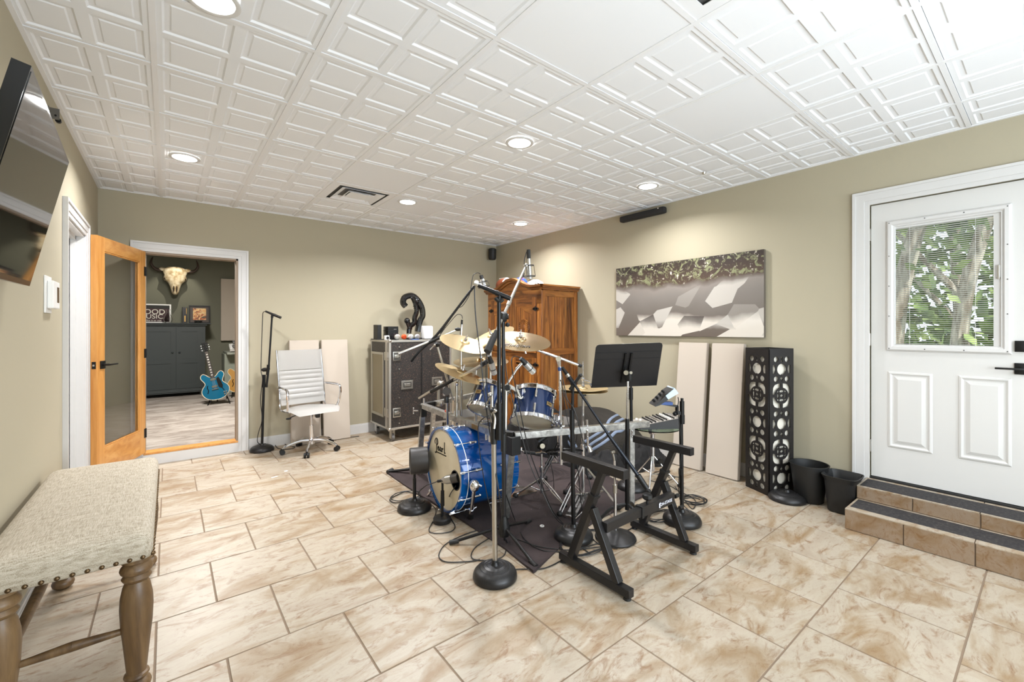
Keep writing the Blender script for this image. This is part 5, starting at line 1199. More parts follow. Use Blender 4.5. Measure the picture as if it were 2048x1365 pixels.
# ------------------------------------------------ C: kick microphone on a short stand
c = fz(884, 1045); t = thing('short_microphone_stand', 'short black stand before the bass drum port', 'microphone stand', c)
b = MB(); b.lathe([(0, .002), (.060, .002), (.062, .008), (.062, .030), (.056, .038), (.02, .042), (0, .042)], c, seg=28); b.build('round_base', m_iron, t)
b = MB(); b.cyl(c+Vector((0, 0, .04)), at(885, 1000, 3.0), .0095); b.cyl(at(885, 1012, 3.0), at(885, 982, 3.0), .014, .0125); b.cyl(at(885, 985, 3.0), at(885, 962, 3.0), .008); b.build('post', m_black, t)
t = thing('kick_microphone', 'stubby silver microphone aimed into the bass drum port', 'microphone', at(895, 960, 3.0))
kd = (at(915, 957, 2.945)-at(888, 962, 2.975)).normalized(); k0 = at(888, 961, 2.975)
b = MB(); b.cyl(k0-kd*.012, k0+kd*.02, .018, .029, seg=18); b.cyl(k0+kd*.02, k0+kd*.062, .030, .031, seg=20); b.build('body', mat('nickel_grey', (168, 164, 156), .35, .7), t); b = MB(); b.cyl(k0+kd*.065, k0+kd*.112, .0315, .0315, seg=20); b.build('grille', mat('grille_grey', (84, 80, 76), .5, .6), t)
b = MB(); b.cyl(k0-kd*.012, k0-kd*.05, .011, .010); b.torus(k0-kd*.0, (0, 0, 1), .018, .006, 16, 6); b.build('swivel_mount', m_plastic, t)
cable('cable from the kick drum microphone trailing behind its stand onto the floor', [k0-kd*.05, k0-kd*.11-Vector((0, 0, .01)), at(852, 972, 3.1), at(838, 985, 3.15), gp(842, 1005)+Vector((0, 0, .03)), kp(870, 1018), kp(868, 1040), kp(858, 1062), kp(870, 1069), kp(900, 1066), kp(910, 1055), kp(900, 1035), fz(896, 1020)+Vector((0, 0, .05)), at(900, 990, 3.0), at(912, 972, 2.98)])
# ------------------------------------------------ D: speaker-style low microphone on a round base
c = fz(829, 1019); t = thing('short_microphone_stand', 'short round-base stand left of the bass drum', 'microphone stand', c); rbase(t, c, .125, .062)
b = MB(); b.cyl(c+Vector((0, 0, .07)), at(829, 957, 3.22), .0125); b.cyl(at(829, 960, 3.22), at(829, 948, 3.22), .009); b.build('post', m_black, t)
t = thing('low_frequency_microphone', 'black drum-shaped low frequency microphone on the short stand at left', 'microphone', at(831, 923, 3.22))
ax = Vector((.93, -.36, 0)).normalized(); o_ = at(820, 923, 3.24)
b = MB(); b.lathe([(.0, .012), (.082, .012), (.086, 0), (.095, 0), (.097, .006), (.097, .125), (.092, .132), (0, .132)], o_, ax, 36); b.build('shell', mat('shell_black', (50, 47, 45), .45), t); b = MB(); b.lathe([(0, .004), (.05, .003), (.083, .008)], o_, ax, 30); b.build('grille', mat('cone_black', (30, 28, 27), .8), t)
# ------------------------------------------------ E: stand at the back wall
c = fy(524, 900, 5.43); c.z = 0; t = thing('microphone_stand', 'black round-base microphone stand by the studio doorway', 'microphone stand', c); DE = (Vector((c.x, c.y, 0)).dot(Vector((_s, _c, 0))))
rbase(t, c, .120, .06)
b = MB(); b.cyl(c+Vector((0, 0, .06)), at(528, 758, DE), .013); b.cyl(at(527.6, 775, DE), at(528, 750, DE), .017); b.build('lower_tube', m_black, t)
b = MB(); b.ball(at(530, 740, DE), .028, (1.3, 1, .8)); b.cyl(at(526, 742, DE-.03), at(539, 738, DE-.03), .012); b.build('boom_clutch', m_plastic, t)
b = MB(); b.cyl(at(533, 775, DE-.04), at(537.5, 735, DE-.04), .011); b.cyl(at(537.5, 735, DE-.04), at(544, 634, DE-.04), .0095); b.cyl(at(535, 750, DE-.04), at(537, 730, DE-.04), .015); b.build('boom_arm', m_black, t)
M1, M2 = at(531, 623, DE-.05), at(562, 636, DE-.03)
b = MB(); b.cyl(at(544, 636, DE-.04), at(545, 629, DE-.04), .013); b.build('microphone_clip', m_plastic, t)
tq = thing('dynamic_microphone', 'slim black microphone on the stand by the studio doorway', 'microphone', M1); mic_dyn(tq, M1, M2, .0135)
cable('cable drooping from the doorway microphone down to the floor', [M1, at(526, 626, DE), at(525, 640, DE), at(523, 700, DE), at(522, 740, DE), at(525, 760, DE-.03), at(521, 800, DE), at(524, 840, DE-.02), at(516, 870, DE), at(518, 888, DE), fz(545, 890)+Vector((0, 0, .02)), kp(556, 898), kp(575, 900), kp(590, 896), kp(570, 890), kp(600, 885), kp(640, 882), kp(690, 877), kp(718, 874)], .004)
# ------------------------------------------------ F: stand behind the music stand
c = fz(1264, 979); t = thing('microphone_stand', 'black round-base stand partly hidden behind the music stand', 'microphone stand', c); DFd = c.dot(Vector((_s, _c, 0))); rbase(t, c, .123, .07)
b = MB(); b.cyl(c+Vector((0, 0, .07)), at(1262, 790, DFd), .0135); b.cyl(at(1262, 800, DFd), at(1262, 776, DFd), .017); b.cyl(at(1262, 790, DFd), at(1262, 735, DFd), .010); b.build('post', m_black, t)
# ------------------------------------------------ G: thin chrome stand with wide base
c = fz(1231, 1078); t = thing('thin_chrome_stand', 'thin chrome stand with wide sloping black base inside the keyboard stand', 'microphone stand', c); DG = c.dot(Vector((_s, _c, 0)))
b = MB(); b.lathe([(0, .002), (.126, .002), (.130, .010), (.125, .018), (.05, .045), (.02, .055), (0, .058)], c, seg=36); b.build('round_base', m_iron, t)
b = MB(); b.cyl(c+Vector((0, 0, .05)), at(1230, 985, DG), .0105); b.cyl(at(1230, 985, DG), at(1229, 922, DG), .0085); b.build('tube', m_chrome, t)
b = MB(); b.cyl(at(1230, 986, DG), at(1230, 970, DG), .0155, .0145); b.build('clutch', m_satin, t); b = MB(); b.cyl(at(1229, 923, DG), at(1226, 908, DG), .007); b.box(at(1226, 905, DG), (.03, .014, .014), None, .003); b.build('swivel', m_satin, t)
# ------------------------------------------------ H: boom stand at the right front
c = fz(1147, 1077); t = thing('boom_stand', 'black round-base boom stand with arm sloping down to the right', 'microphone stand', c); DH = c.dot(Vector((_s, _c, 0))); rbase(t, c, .125, .07)
b = MB(); b.cyl(c+Vector((0, 0, .07)), at(1144, 850, DH), .0135); b.cyl(at(1144, 860, DH), at(1144, 820, DH), .0165); b.build('lower_tube', m_black, t); b = MB(); b.cyl(at(1144, 850, DH), at(1146, 772, DH), .0095); b.build('upper_tube', m_black, t)
b = MB(); b.ball(at(1147, 768, DH), .022); b.cyl(at(1140, 780, DH), at(1160, 752, DH-.03), .011, .010); b.ball(at(1161, 751, DH-.03), .0125); b.build('boom_clutch', m_plastic, t)
b = MB(); b.cyl(at(1148, 768, DH-.02), at(1218, 872, DH-.10), .0085); b.cyl(at(1216, 869, DH-.10), at(1280, 957, DH-.16), .0115); b.cyl(at(1148, 768, DH-.02), at(1138, 757, DH), .0085); b.build('boom_arm', mat('boom_blueblack', (30, 34, 42), .3, .5), t)
b = MB(); b.cyl(at(1276, 951, DH-.16), at(1294, 978, DH-.18), .017, .016, seg=14); b.build('counterweight', m_plastic, t)
t = thing('dynamic_microphone', 'black microphone with silver ring at the upper end of the right boom', 'microphone', at(1124, 737, DH)); 
p, q = at(1124, 735, DH+.02), at(1146, 766, DH)
b = MB(); b.cyl(p, p.lerp(q, .45), .011, .013); b.cyl(p.lerp(q, .62), q, .015, .0155); b.build('body', m_black, t); b = MB(); b.cyl(p.lerp(q, .45), p.lerp(q, .62), .0145); b.build('silver_ring', m_satin, t)
cable('cable from the right boom microphone hanging down to the rug', [p, at(1122, 742, DH), at(1128, 770, DH), at(1135, 800, DH), at(1146, 815, DH-.02), at(1155, 840, DH-.02), at(1163, 870, DH), at(1170, 900, DH), at(1174, 940, DH), at(1182, 980, DH), at(1190, 1030, DH-.02), kp(1215, 1070)])
cable('cable coming down straight from the rack beside the right boom stand', [at(1121, 760, 3.0), at(1145, 850, 2.9), at(1150, 900, 2.9), at(1157, 950, 2.88), gp(1166, 1035), kp(1190, 1085), kp(1235, 1100)])
# ------------------------------------------------ I: stand with controller
c = fz(1364, 1045); t = thing('controller_stand', 'black round-base stand carrying a small controller by the acoustic panels', 'stand', c); DI = c.dot(Vector((_s, _c, 0))); rbase(t, c, .128, .07)
b = MB(); b.cyl(c+Vector((0, 0, .07)), at(1362, 848, DI), .0135); b.cyl(at(1362, 950, DI), at(1362, 938, DI), .0165); b.cyl(at(1364, 848, DI), at(1364, 830, DI), .018); b.cyl(at(1364, 832, DI), at(1364, 803, DI), .0155); b.cyl(at(1364, 803, DI), at(1364, 797, DI), .010); b.build('post', m_black, t)
b = MB(); b.beam(at(1362, 828, DI), at(1352, 822, DI), .02, .02); b.beam(at(1354, 830, DI), at(1354, 812, DI), .012, .02); b.beam(at(1355, 813, DI), at(1325, 808, DI), .02, .014); b.ball(at(1350, 828, DI), .016); b.build('side_arm', m_black, t)
b = MB(); b.bb(0, 0, 0, 0, 0, 0) if False else b.beam(at(1320, 806, DI), at(1343, 807, DI), .05, .02); b.build('blue_cradle', m_bluem, t)
t = thing('small_controller', 'small slanted black controller with pale printed front above the mixer', 'controller', at(1332, 795, DI))
R0 = at(1307, 812, DI); R1 = at(1346, 784, DI); up_ = Vector((0, 0, 1)); xd = (R1-R0).normalized(); side = Vector((_s, _c, 0))
b = MB(); M = frame(R0, xd, up_); b.prism([(0, 0), (.0, .006), (.140, .026), (.172, .026), (.172, -.016), (.03, -.010)], M @ Matrix.Translation((0, 0, -.09)), .13); b.build('housing', m_plastic, t, ang=0)
e0 = M @ Vector((.1785, 0, .06))
b = MB(); b.beam(M @ Vector((.177, .005, -.09)), M @ Vector((.177, .005, .04)), .010, .044, up=M.col[1].xyz); o = b.build('front_plate', mat('pale_blue_plate', (190, 214, 232), .4), t, ang=0)
b = MB()
for k in range(4): b.cyl(M @ Vector((.03+.03*k, .008+.005*k, -.04)), M @ Vector((.027+.03*k, .026+.005*k, -.04)), .008)
b.build('knob', m_plastic, t)
# front plate facing the viewer
b = MB(); b.prism([(.10, -.010), (.172, -.016), (.172, .026), (.10, .021)], M @ Matrix.Translation((0, 0, .0405)), .003); b.build('printed_plate', MATS['pale_blue_plate'], t, ang=0)
cable('thin cable from the small controller down its stand', [at(1356, 795, DI), at(1357, 803, DI), at(1355, 820, DI-.02), at(1357, 833, DI-.02), at(1359, 850, DI-.02), at(1363, 900, DI-.02), at(1358, 960, DI-.02), fz(1362, 1030)+Vector((0, 0, .09)), kp(1395, 1035)])
def coil(lab, c, r, n, seed, zz=.0045, sy=1.0):
    rs = random.Random(seed); pts = []
    for k in range(n*10):
        a_ = 2*PI*k/10; rr = r*(1+rs.uniform(-.12, .12)); pts.append(Vector((c[0]+rr*math.cos(a_)+rs.uniform(-.01, .01), c[1]+rr*sy*math.sin(a_)+rs.uniform(-.01, .01), zz+.0065*(k/10)*.8)))
    b = MB(); b.tube(pts, .0033, 5, 3); o = b.build('coiled_cable', m_cable, off=pts[0]); tag(o, lab, 'cable'); return o
cI = fz(1388, 1005); coil('coil of black cable leaning behind the controller stand base', (cI.x, cI.y), .085, 5, 3)
cF = fz(1303, 985); 
cable('bundle of black cables running between the controller stand and the keyboard stand', [kp(1350, 975), kp(1368, 1000), kp(1385, 1020), kp(1390, 1002), kp(1360, 985), kp(1330, 968), kp(1318, 960)])
c = fz(1330, 1032); coil('loose loops of black cable between keyboard stand and controller stand', (c.x-.05, c.y), .13, 4, 9, sy=.5)
c = fz(829, 1000); coil('loops of black cable around the left short stand', (c.x-.04, c.y+.08), .12, 3, 4, sy=.8)
c = fz(1165, 1085); coil('loops of black cable around the right boom stand base', (c.x, c.y-.02), .19, 3, 14, sy=.7)
cable('long black cable crossing the rug front to the keyboard stand', [kp(985, 1145), kp(1040, 1141), kp(1085, 1140), kp(1120, 1125)+Vector((0, 0, .0)), kp(1150, 1105), kp(1185, 1098), kp(1230, 1092), kp(1262, 1080)])
cable('black cable sweeping across the rug from the tripod to the right boom stand', [gp(1022, 1078), gp(1045, 1088), gp(1075, 1096), gp(1105, 1101), gp(1140, 1102), kp(1180, 1094), kp(1225, 1078), kp(1265, 1058)])
cable('black cable arcing over the rug from the drum rack corner', [at(1012, 990, 2.8), gp(1030, 1045), gp(1050, 1085), gp(1085, 1104), gp(1120, 1106), kp(1160, 1112), kp(1200, 1100)])
cable('thin cable along the floor under the canvas panels', [kp(1340, 958), kp(1320, 945), kp(1305, 950), kp(1300, 962), kp(1325, 966), kp(1350, 955), Vector((3.5, 2.3, .006)), Vector((3.6, 2.1, .006))])
# ------------------------------------------------ J: spare round base lying tilted
c = fz(1574, 1000); t = thing('spare_stand_base', 'loose round black stand base on the floor before the lamp tower', 'stand base', c)
bo = rbase(t, c, .132, .06)
# ------------------------------------------------ music stand
c = fz(1254, 1046); DM = c.dot(Vector((_s, _c, 0)))
t = thing('music_stand', 'black sheet music stand with wide solid desk facing away', 'music stand', c)
for a_ in (.3, 2.4, 4.5):
    b = MB(); d = Vector((math.cos(a_), math.sin(a_), 0)); b.tube([c+Vector((0, 0, .13)), c+d*.10+Vector((0, 0, .10)), c+d*.19+Vector((0, 0, .012))], .011, 8, 4); b.build('leg', m_plastic, t)
b = MB(); b.cyl(c+Vector((0, 0, .09)), at(1254.5, 838, DM), .0145, seg=14); b.build('lower_tube', m_black, t); b = MB(); b.cyl(at(1254.5, 838, DM), at(1256, 745, DM), .0085, seg=12); b.build('upper_tube', m_chrome, t)
TL, TRr, BL, BRr = at(1192, 690, DM-.07), at(1326, 688, DM-.05), at(1182, 776, DM+.06), at(1313, 771, DM+.08)
nn = (TRr-TL).cross(BL-TL).normalized()
if nn.dot(Vector((_s, _c, 0))) < 0: nn = -nn
b = MB()
def dsk(u, v_):
    p = (TL.lerp(TRr, u)).lerp(BL.lerp(BRr, u), v_); z = 0
    if .19 < v_ < .21: z = .006
    elif v_ >= .21: z = .006
    if v_ >= .32: z = .0
    return p+nn*z
# rounded top corners by trimming with polygon prism
M = frame(BL, (BRr-BL), (TL-BL)); Wd = (BRr-BL).length; Hd = (TL-BL).length; Wt = (TRr-TL).length; sx0 = (TL-BL).dot((BRr-BL).normalized())
def ql(x, y): return (x+sx0*(y/Hd), y)
cr = .022; pl = [ql(0, 0), ql(Wd, 0), ql(Wt, Hd-cr), ql(Wt-cr*.3, Hd-cr*.3), ql(Wt-cr, Hd), ql(cr, Hd), ql(cr*.3, Hd-cr*.3), ql(0, Hd-cr)]
b.prism(pl, M, .0025); b.build('desk', mat('desk_black', (22, 20, 21), .5), t, ang=0)
for y0, y1 in ((.64, .665), (.80, .82)):
    Wd_ = Wd; Wd = Wd+(Wt-Wd)*y0-.006
    b = MB(); b.prism([ql(0.003, Hd*y0), ql(Wd-.003, Hd*y0), ql(Wd-.003, Hd*y1), ql(0.003, Hd*y1)], M @ Matrix.Translation((0, 0, -.0 if nn.dot(M.col[2].xyz) > 0 else .0025)), -.003 if nn.dot(M.col[2].xyz) > 0 else .003); b.build('desk_rib', MATS['desk_black'], t, ang=0); Wd = Wd_
b = MB(); sg_ = -1 if nn.dot(M.col[2].xyz) > 0 else 1
for xx in (-.030, .010): b.prism([(Wd*.5+xx, Hd*.12), (Wd*.5+xx+.012, Hd*.12), (Wd*.5+xx+.024, Hd*.80), (Wd*.5+xx+.012, Hd*.80)], M, sg_*.02)
b.build('spine', m_black, t, ang=0)
b = MB(); b.box(at(1257, 752, DM-.03), (.035, .045, .075), None, .008); b.build('tilt_head', m_plastic, t); b = MB(); b.cyl(at(1252, 746, DM-.07), at(1253, 746, DM-.03), .016, seg=16); b.cyl(at(1262, 746, DM-.06), at(1262, 746, DM-.03), .010); b.build('tilt_bolt', m_satin, t)
b = MB(); b.prism([(0, 0), (Wd, 0), (Wd, .006), (0, .006)], M, -sg_*.05); b.build('ledge', MATS['desk_black'], t, ang=0)
# ------------------------------------------------ keyboard stand
m_ks = mat('keyboard_stand_black', (30, 29, 30), .38, .2)
t = thing('keyboard_stand', 'black square-tube keyboard stand standing empty in front of the kit', 'keyboard stand', (2.12, 1.54, 0))
S = .040; UPY = Vector((1, 0, 0))
for X, zt, YFR in ((1.780, .615, 1.30), (2.450, .605, 1.325)):
    b = MB(); b.beam((X, 1.785, .038), (X, YFR, .038), .042, .042, bev=.003); b.build('floor_bar', m_ks, t, ang=0)
    b = MB(); b.beam((X, 1.765, zt), (X, YFR+.03, zt), .042, .046, bev=.003); b.build('top_bar', m_ks, t, ang=0)
    ft, fb = Vector((X, 1.480, zt-.02)), Vector((X, 1.70, .056)); sl = fb.lerp(ft, .74)
    b = MB(); b.beam(sl, ft, .032, .036, up=UPY); b.build('extension_leg', m_ks, t, ang=0)
    b = MB(); b.beam(fb, sl, .040, .046, up=UPY, bev=.003); b.build('leg', m_ks, t, ang=0)
    b = MB(); b.beam(Vector((X, YFR+.08, .056)), fb.lerp(ft, .60)+Vector((0, -.02, 0)), .040, .040, up=UPY, bev=.003); b.build('leg', m_ks, t, ang=0)
    b = MB(); b.beam(sl-(ft-fb).normalized()*.012, sl+(ft-fb).normalized()*.006, .043, .052, up=UPY); b.build('sleeve_cap', m_blackr, t, ang=0)
    for y in (1.765, YFR+.025):
        b = MB(); b.cyl((X, y, .018), (X, y, .010), .008); b.cyl((X, y, .012), (X, y, .001), .018, .020, seg=14); b.build('rubber_foot', m_blackr, t)
bz = .300; by = 1.475
b = MB(); b.beam((1.79, by, bz), (2.16, by+.005, bz), .034, .050, bev=.003); b.build('cross_bar', m_ks, t, ang=0)
b = MB(); b.beam((2.10, by+.005, bz), (2.44, by+.01, bz), .042, .060, bev=.003); b.build('cross_sleeve', m_ks, t, ang=0)
b = MB(); b.bb(2.095, 2.115, by-.020, by+.03, bz-.033, bz+.033, .002); b.build('sleeve_collar', m_blackr, t, ang=0)
b = MB(); b.cyl((2.17, by, bz+.03), (2.17, by, bz+.055), .007); b.lathe([(0, 0), (.02, 0), (.03, .012), (.028, .03), (.018, .036), (0, .036)], (2.17, by, bz+.052), seg=8); b.build('lock_knob', m_plastic, t)
b = MB(); b.cyl((2.46, by+.0, bz), (2.495, by, bz), .012); b.cyl((2.46, by-.03, bz-.06), (2.495, by-.03, bz-.06), .010); b.build('bolt', m_blackr, t)
text('maker_lettering', 'ON-STAGE', frame((2.335, by-.018+.0, bz+.0), (1, 0, 0), (0, 0, 1)), .026, mat('print_white', (226, 228, 240), .5), t, .0006)
b = MB(); b.prism([(2.262, bz-.014), (2.275, bz-.018), (2.270, bz+.0), (2.276, bz+.016), (2.262, bz+.010)], Matrix(((1, 0, 0, 0), (0, 0, -1, by-.017), (0, 1, 0, 0), (0, 0, 0, 1))), .001); b.build('maker_mark', MATS['print_white'], t, ang=0)
# ------------------------------------------------ drum rack (square alloy tubes)
m_rack = mat('rack_alloy', (206, 204, 200), .32, .8); v = coords(m_rack, (6, 6, 60)); bump(m_rack, nz(m_rack, v, 8, 4), .3, .002)
lk(m_rack, ramp(m_rack, nz(m_rack, coords(m_rack, (3, 3, 3)), 9, 5, .7), [(.35, (140, 138, 134)), (.55, (176, 174, 169)), (.7, (204, 202, 196))]), bsdf(m_rack).inputs['Base Color'])
rk = thing('drum_rack', 'square silver alloy drum rack on splayed legs around the kit', 'drum rack', (2.2, 2.6, 0))
zR = .635
def rz(x, y, z=zR): return fz(x, y, z)
Lc = rz(846, 812); Cc1 = rz(992, 868); Cc2 = rz(1028, 872); Rc = rz(1296, 848, zR)
def bar(p, q, s=.046, nm='rack_bar'):
    b = MB(); b.beam(p, q, s, s*.98, bev=.003); return b.build(nm, m_rack, rk, ang=0)
bar(Lc, Cc1); bar(Cc2, Rc); Bk = rz(950, 790); Lb = rz(868, 808); bar(Lb, Bk)
b = MB(); b.beam(Lc+Vector((0, .0, 0)), Lb, .05, .05, bev=.004); b.build('corner_clamp', m_plastic, rk, ang=0)
def leg(p, q, s=.045):
    b = MB(); b.beam(p, q, s, s, up=Vector((.3, 1, 0)), bev=.003); b.build('rack_leg', m_rack, rk, ang=0)
fL = fz(838, 950); fL2 = fz(862, 902); fC = fz(1011, 1042); fR = fz(1262, 1029)
leg(Lc-Vector((0, 0, .02)), fL+Vector((0, 0, .03))); leg(Lb-Vector((0, 0, .02)), fL2+Vector((0, 0, .03)), .038); leg(Cc2+Vector((-.02, 0, -.04)), fC+Vector((0, 0, .03))); leg(rz(1262, 850)-Vector((0, 0, .02)), fR+Vector((0, 0, .03)), .04)
for f, d in ((fL, Vector((-.9, .35, 0))), (fL2, Vector((-.6, .8, 0))), (fC, Vector((-1, .1, 0))), (fR, Vector((.3, -1, 0)))):
    b = MB(); z = gz(f.x, f.y); b.cyl(f+Vector((0, 0, z)), f+Vector((0, 0, z+.035)), .02, .016, seg=14); b.build('rubber_foot', m_blackr, rk)
b = MB(); d = (Lc-Vector((0, 0, .02))); q = fL+Vector((0, 0, .06)); b.cyl(q, fz(777, 948)+Vector((0, 0, .02)), .012); b.cyl(fz(785, 945)+Vector((0, 0, .024)), fz(775, 949)+Vector((0, 0, .018)), .018); b.build('floor_strut', m_plastic, rk)
# centre clamp block
b = MB(); b.beam(Cc2-Vector((.01, 0, .0)), Cc2-Vector((.01, 0, .12)), .075, .08, up=Vector((0, 1, 0)), bev=.004); b.beam(Cc1, Cc2, .05, .05, bev=.003); b.build('center_clamp', m_plastic, rk, ang=0)
b = MB(); b.beam(Lc+Vector((0, 0, .01)), Lc-Vector((0, 0, .10)), .055, .055, up=Vector((0, 1, 0)), bev=.004); b.build('leg_clamp', m_plastic, rk, ang=0)
def wing(p, s=.02, d=Vector((-1, -.2, 0)), par=rk):
    p = Vector(p); d = d.normalized(); b = MB(); b.cyl(p, p+d*.04, .006); b.cyl(p+d*.04-Vector((0, 0, s)), p+d*.04+Vector((0, 0, s)), .005); b.ball(p+d*.04+Vector((0, 0, s)), .007); b.ball(p+d*.04-Vector((0, 0, s)), .007); return b.build('wing_bolt', m_chrome, par)
wing(at(836, 822, 3.95), .025, Vector((-_c, _s, 0))); wing(at(1012, 895, 2.95), .02, -ray(1012, 895)); wing(at(1175, 868, 3.05), .02, -ray(1175, 868)); wing(at(1264, 868, 3.05), .02, -ray(1264, 868))
def clampbox(x, y, d, s=.05):
    p = at(x, y, d); b = MB(); b.box(p, (s, s, s*.9), Matrix.Rotation(-YAW, 3, 'Z'), .006); b.cyl(p-Vector((_s, _c, 0))*s*.9, p, s*.22); b.build('rack_clamp', m_satin, rk)
for x, y, d in ((893, 832, 3.6), (958, 850, 3.3), (1122, 856, 3.08), (1175, 860, 3.1), (920, 800, 4.35), (880, 808, 4.05)): clampbox(x, y, d)
b = MB(); b.box(at(893, 823, 3.55), (.022, .022, .022), None, .003); b.build('red_lock', m_red, rk, ang=0)
b = MB(); M = frame(Lc.lerp(Cc1, .80)-Vector((.0, .0, 0))+((Cc1-Lc).cross(Vector((0, 0, 1))).normalized()*.0245), (Cc1-Lc), (0, 0, 1)); b.prism([(-.04, -.016), (.04, -.016), (.04, .016), (-.04, .016)], M @ Matrix.Translation((0, 0, -.001)), .003); b.build('name_plate', mat('plate_gold', (196, 150, 80), .3, .9), rk, ang=0)
# height scale strip and stub tubes
b = MB(); b.beam(at(1006, 838, 2.92), at(1007, 872, 2.92), .016, .006, up=Vector((_s, _c, 0))); b.build('scale_strip', m_whitepl, rk, ang=0)
b = MB()
for k in range(5): b.beam(at(1004.5, 842+k*7, 2.914), at(1008.5, 842+k*7, 2.914), .0012, .006)
b.build('scale_marks', m_plastic, rk, ang=0)
def rod(x0, y0, x1, y1, d, r, nm='tube', m=None, par=rk, d2=None):
    b = MB(); b.cyl(at(x0, y0, d), at(x1, y1, d2 or d), r, seg=12); return b.build(nm, m or m_chrome, par)
rod(979, 870, 979, 884, 3.0, .013, 'tube_end'); rod(972, 868, 972, 880, 3.05, .012, 'tube_end')
# ------------------------------------------------ bass drum
m_bd = mat('drum_blue', (0, 84, 190), .12, .15, Coat_Weight=.9); v = coords(m_bd, (1, 1, 1)); lk(m_bd, ramp(m_bd, nz(m_bd, v, 2.6, 4), [(.35, (0, 58, 124)), (.6, (0, 94, 166))]), bsdf(m_bd).inputs['Base Color'])
m_bdd = mat('drum_blue_dark', (8, 42, 88), .14, .2, Coat_Weight=.9)
m_head = mat('drum_head', (212, 200, 172), .42); v = coords(m_head); lk(m_head, ramp(m_head, nz(m_head, v, 3, 4), [(.4, (206, 194, 166)), (.65, (224, 214, 190))]), bsdf(m_head).inputs['Base Color'])
ctr = at(885, 940, 3.10); ctr.z = .335
axd = (Vector((_c, -_s, 0))*.83+Vector((_s, _c, 0))*.56).normalized(); RD = .296; LD = .46
bd = thing('bass_drum', 'big glossy blue bass drum with cream front head', 'drum', (ctr+axd*.23).xy.to_3d())
FR = ctr
b = MB(); b.lathe([(RD-.018, .052), (RD-.018, LD-.05), (RD-.022, LD-.05), (RD-.022, .052), (RD-.018, .052)], FR, axd, 64); b.build('shell', m_bd, bd)
for z0, z1 in ((0, .050), (LD-.048, LD)):
    b = MB(); b.lathe([(RD, z0), (RD, z1), (RD-.016, z1), (RD-.016, z0), (RD, z0)], FR, axd, 64); b.build('hoop', m_bd, bd)
b = MB(); b.torus(FR+axd*.052, axd, RD-.002, .0035, 64, 6); b.build('white_inlay', m_whitepl, bd)
b = MB(); b.torus(FR+axd*(LD-.052), axd, RD-.004, .0035, 64, 6); b.build('white_inlay', m_whitepl, bd)
# local frame on head: right in picture, up
hr = axd.cross(Vector((0, 0, 1))).normalized()
if hr.dot(Vector((_c, -_s, 0))) < 0: hr = -hr
hu = Vector((0, 0, 1)); HM = frame(FR+axd*.012, hr, hu)
port = Vector((.182, -.030)); pr_ = .062
b = MB(); n = 64; ring = [b.bm.verts.new(HM @ Vector(((RD-.016)*math.cos(2*PI*k/n), (RD-.016)*math.sin(2*PI*k/n), 0))) for k in range(n)]
hole = [b.bm.verts.new(HM @ Vector((port.x+pr_*math.cos(2*PI*k/n), port.y+pr_*math.sin(2*PI*k/n), 0))) for k in range(n)]
for k in range(n): b.bm.faces.new((ring[k], ring[(k+1) % n], hole[(k+1) % n], hole[k]))
b.build('front_head', m_head, bd, ang=0)
b = MB(); b.torus(HM @ Vector((port.x, port.y, 0)), axd, pr_+.003, .004, 40, 6); b.build('port_ring', m_blackr, bd)
b = MB(); b.lathe([(0, LD-.02), (RD-.02, LD-.02)], FR, axd, 48); b.build('rear_head', mat('head_dark', (40, 38, 36), .5), bd)
# script logo drawn with strokes
def strokes(name, parent, M, lines, w_, m, th=.0008):
    b = MB()
    for ln in lines:
        P = cat([Vector((x, y, 0)) for x, y in ln], 6) if len(ln) > 2 else [Vector((x, y, 0)) for x, y in ln]
        for i in range(len(P)-1):
            d = (P[i+1]-P[i]); 
            if d.length < 1e-6: continue
            d.normalize(); nn_ = Vector((-d.y, d.x, 0))*w_*.5; e_ = d*w_*.25
            b.prism([tuple((P[i]-nn_-e_).xy), tuple((P[i+1]-nn_+e_).xy), tuple((P[i+1]+nn_+e_).xy), tuple((P[i]+nn_-e_).xy)], M, th)
    return b.build(name, m, parent, ang=0)
Pl = [[(.30, .0), (.34, .04), (.36, .5), (.36, .98)], [(.18, .62), (.14, .8), (.24, 1.0), (.40, 1.06), (.50, .92), (.50, .72), (.42, .6), (.37, .56)], [(.30, .0), (.24, -.06), (.18, -.02)],
      [(.52, .34), (.62, .40), (.62, .50), (.55, .50), (.51, .38), (.53, .26), (.63, .24), (.70, .32)], [(.90, .50), (.80, .52), (.76, .36), (.80, .25), (.90, .30)], [(.92, .52), (.91, .34), (.97, .25)], [(1.04, .52), (1.05, .25)], [(1.05, .42), (1.12, .52), (1.19, .50)], [(1.34, 1.02), (1.32, .34), (1.38, .25), (1.42, .30)], [(.42, .04), (1.52, .10)]]
nsgn = -1 if HM.col[2].xyz.dot(axd) > 0 else 1
LM = HM @ Matrix.Translation((-.175, .09, nsgn*.0012)) @ Matrix.Diagonal((.138, .098, 1, 1))
strokes('script_logo', bd, LM, Pl, .075, m_black)
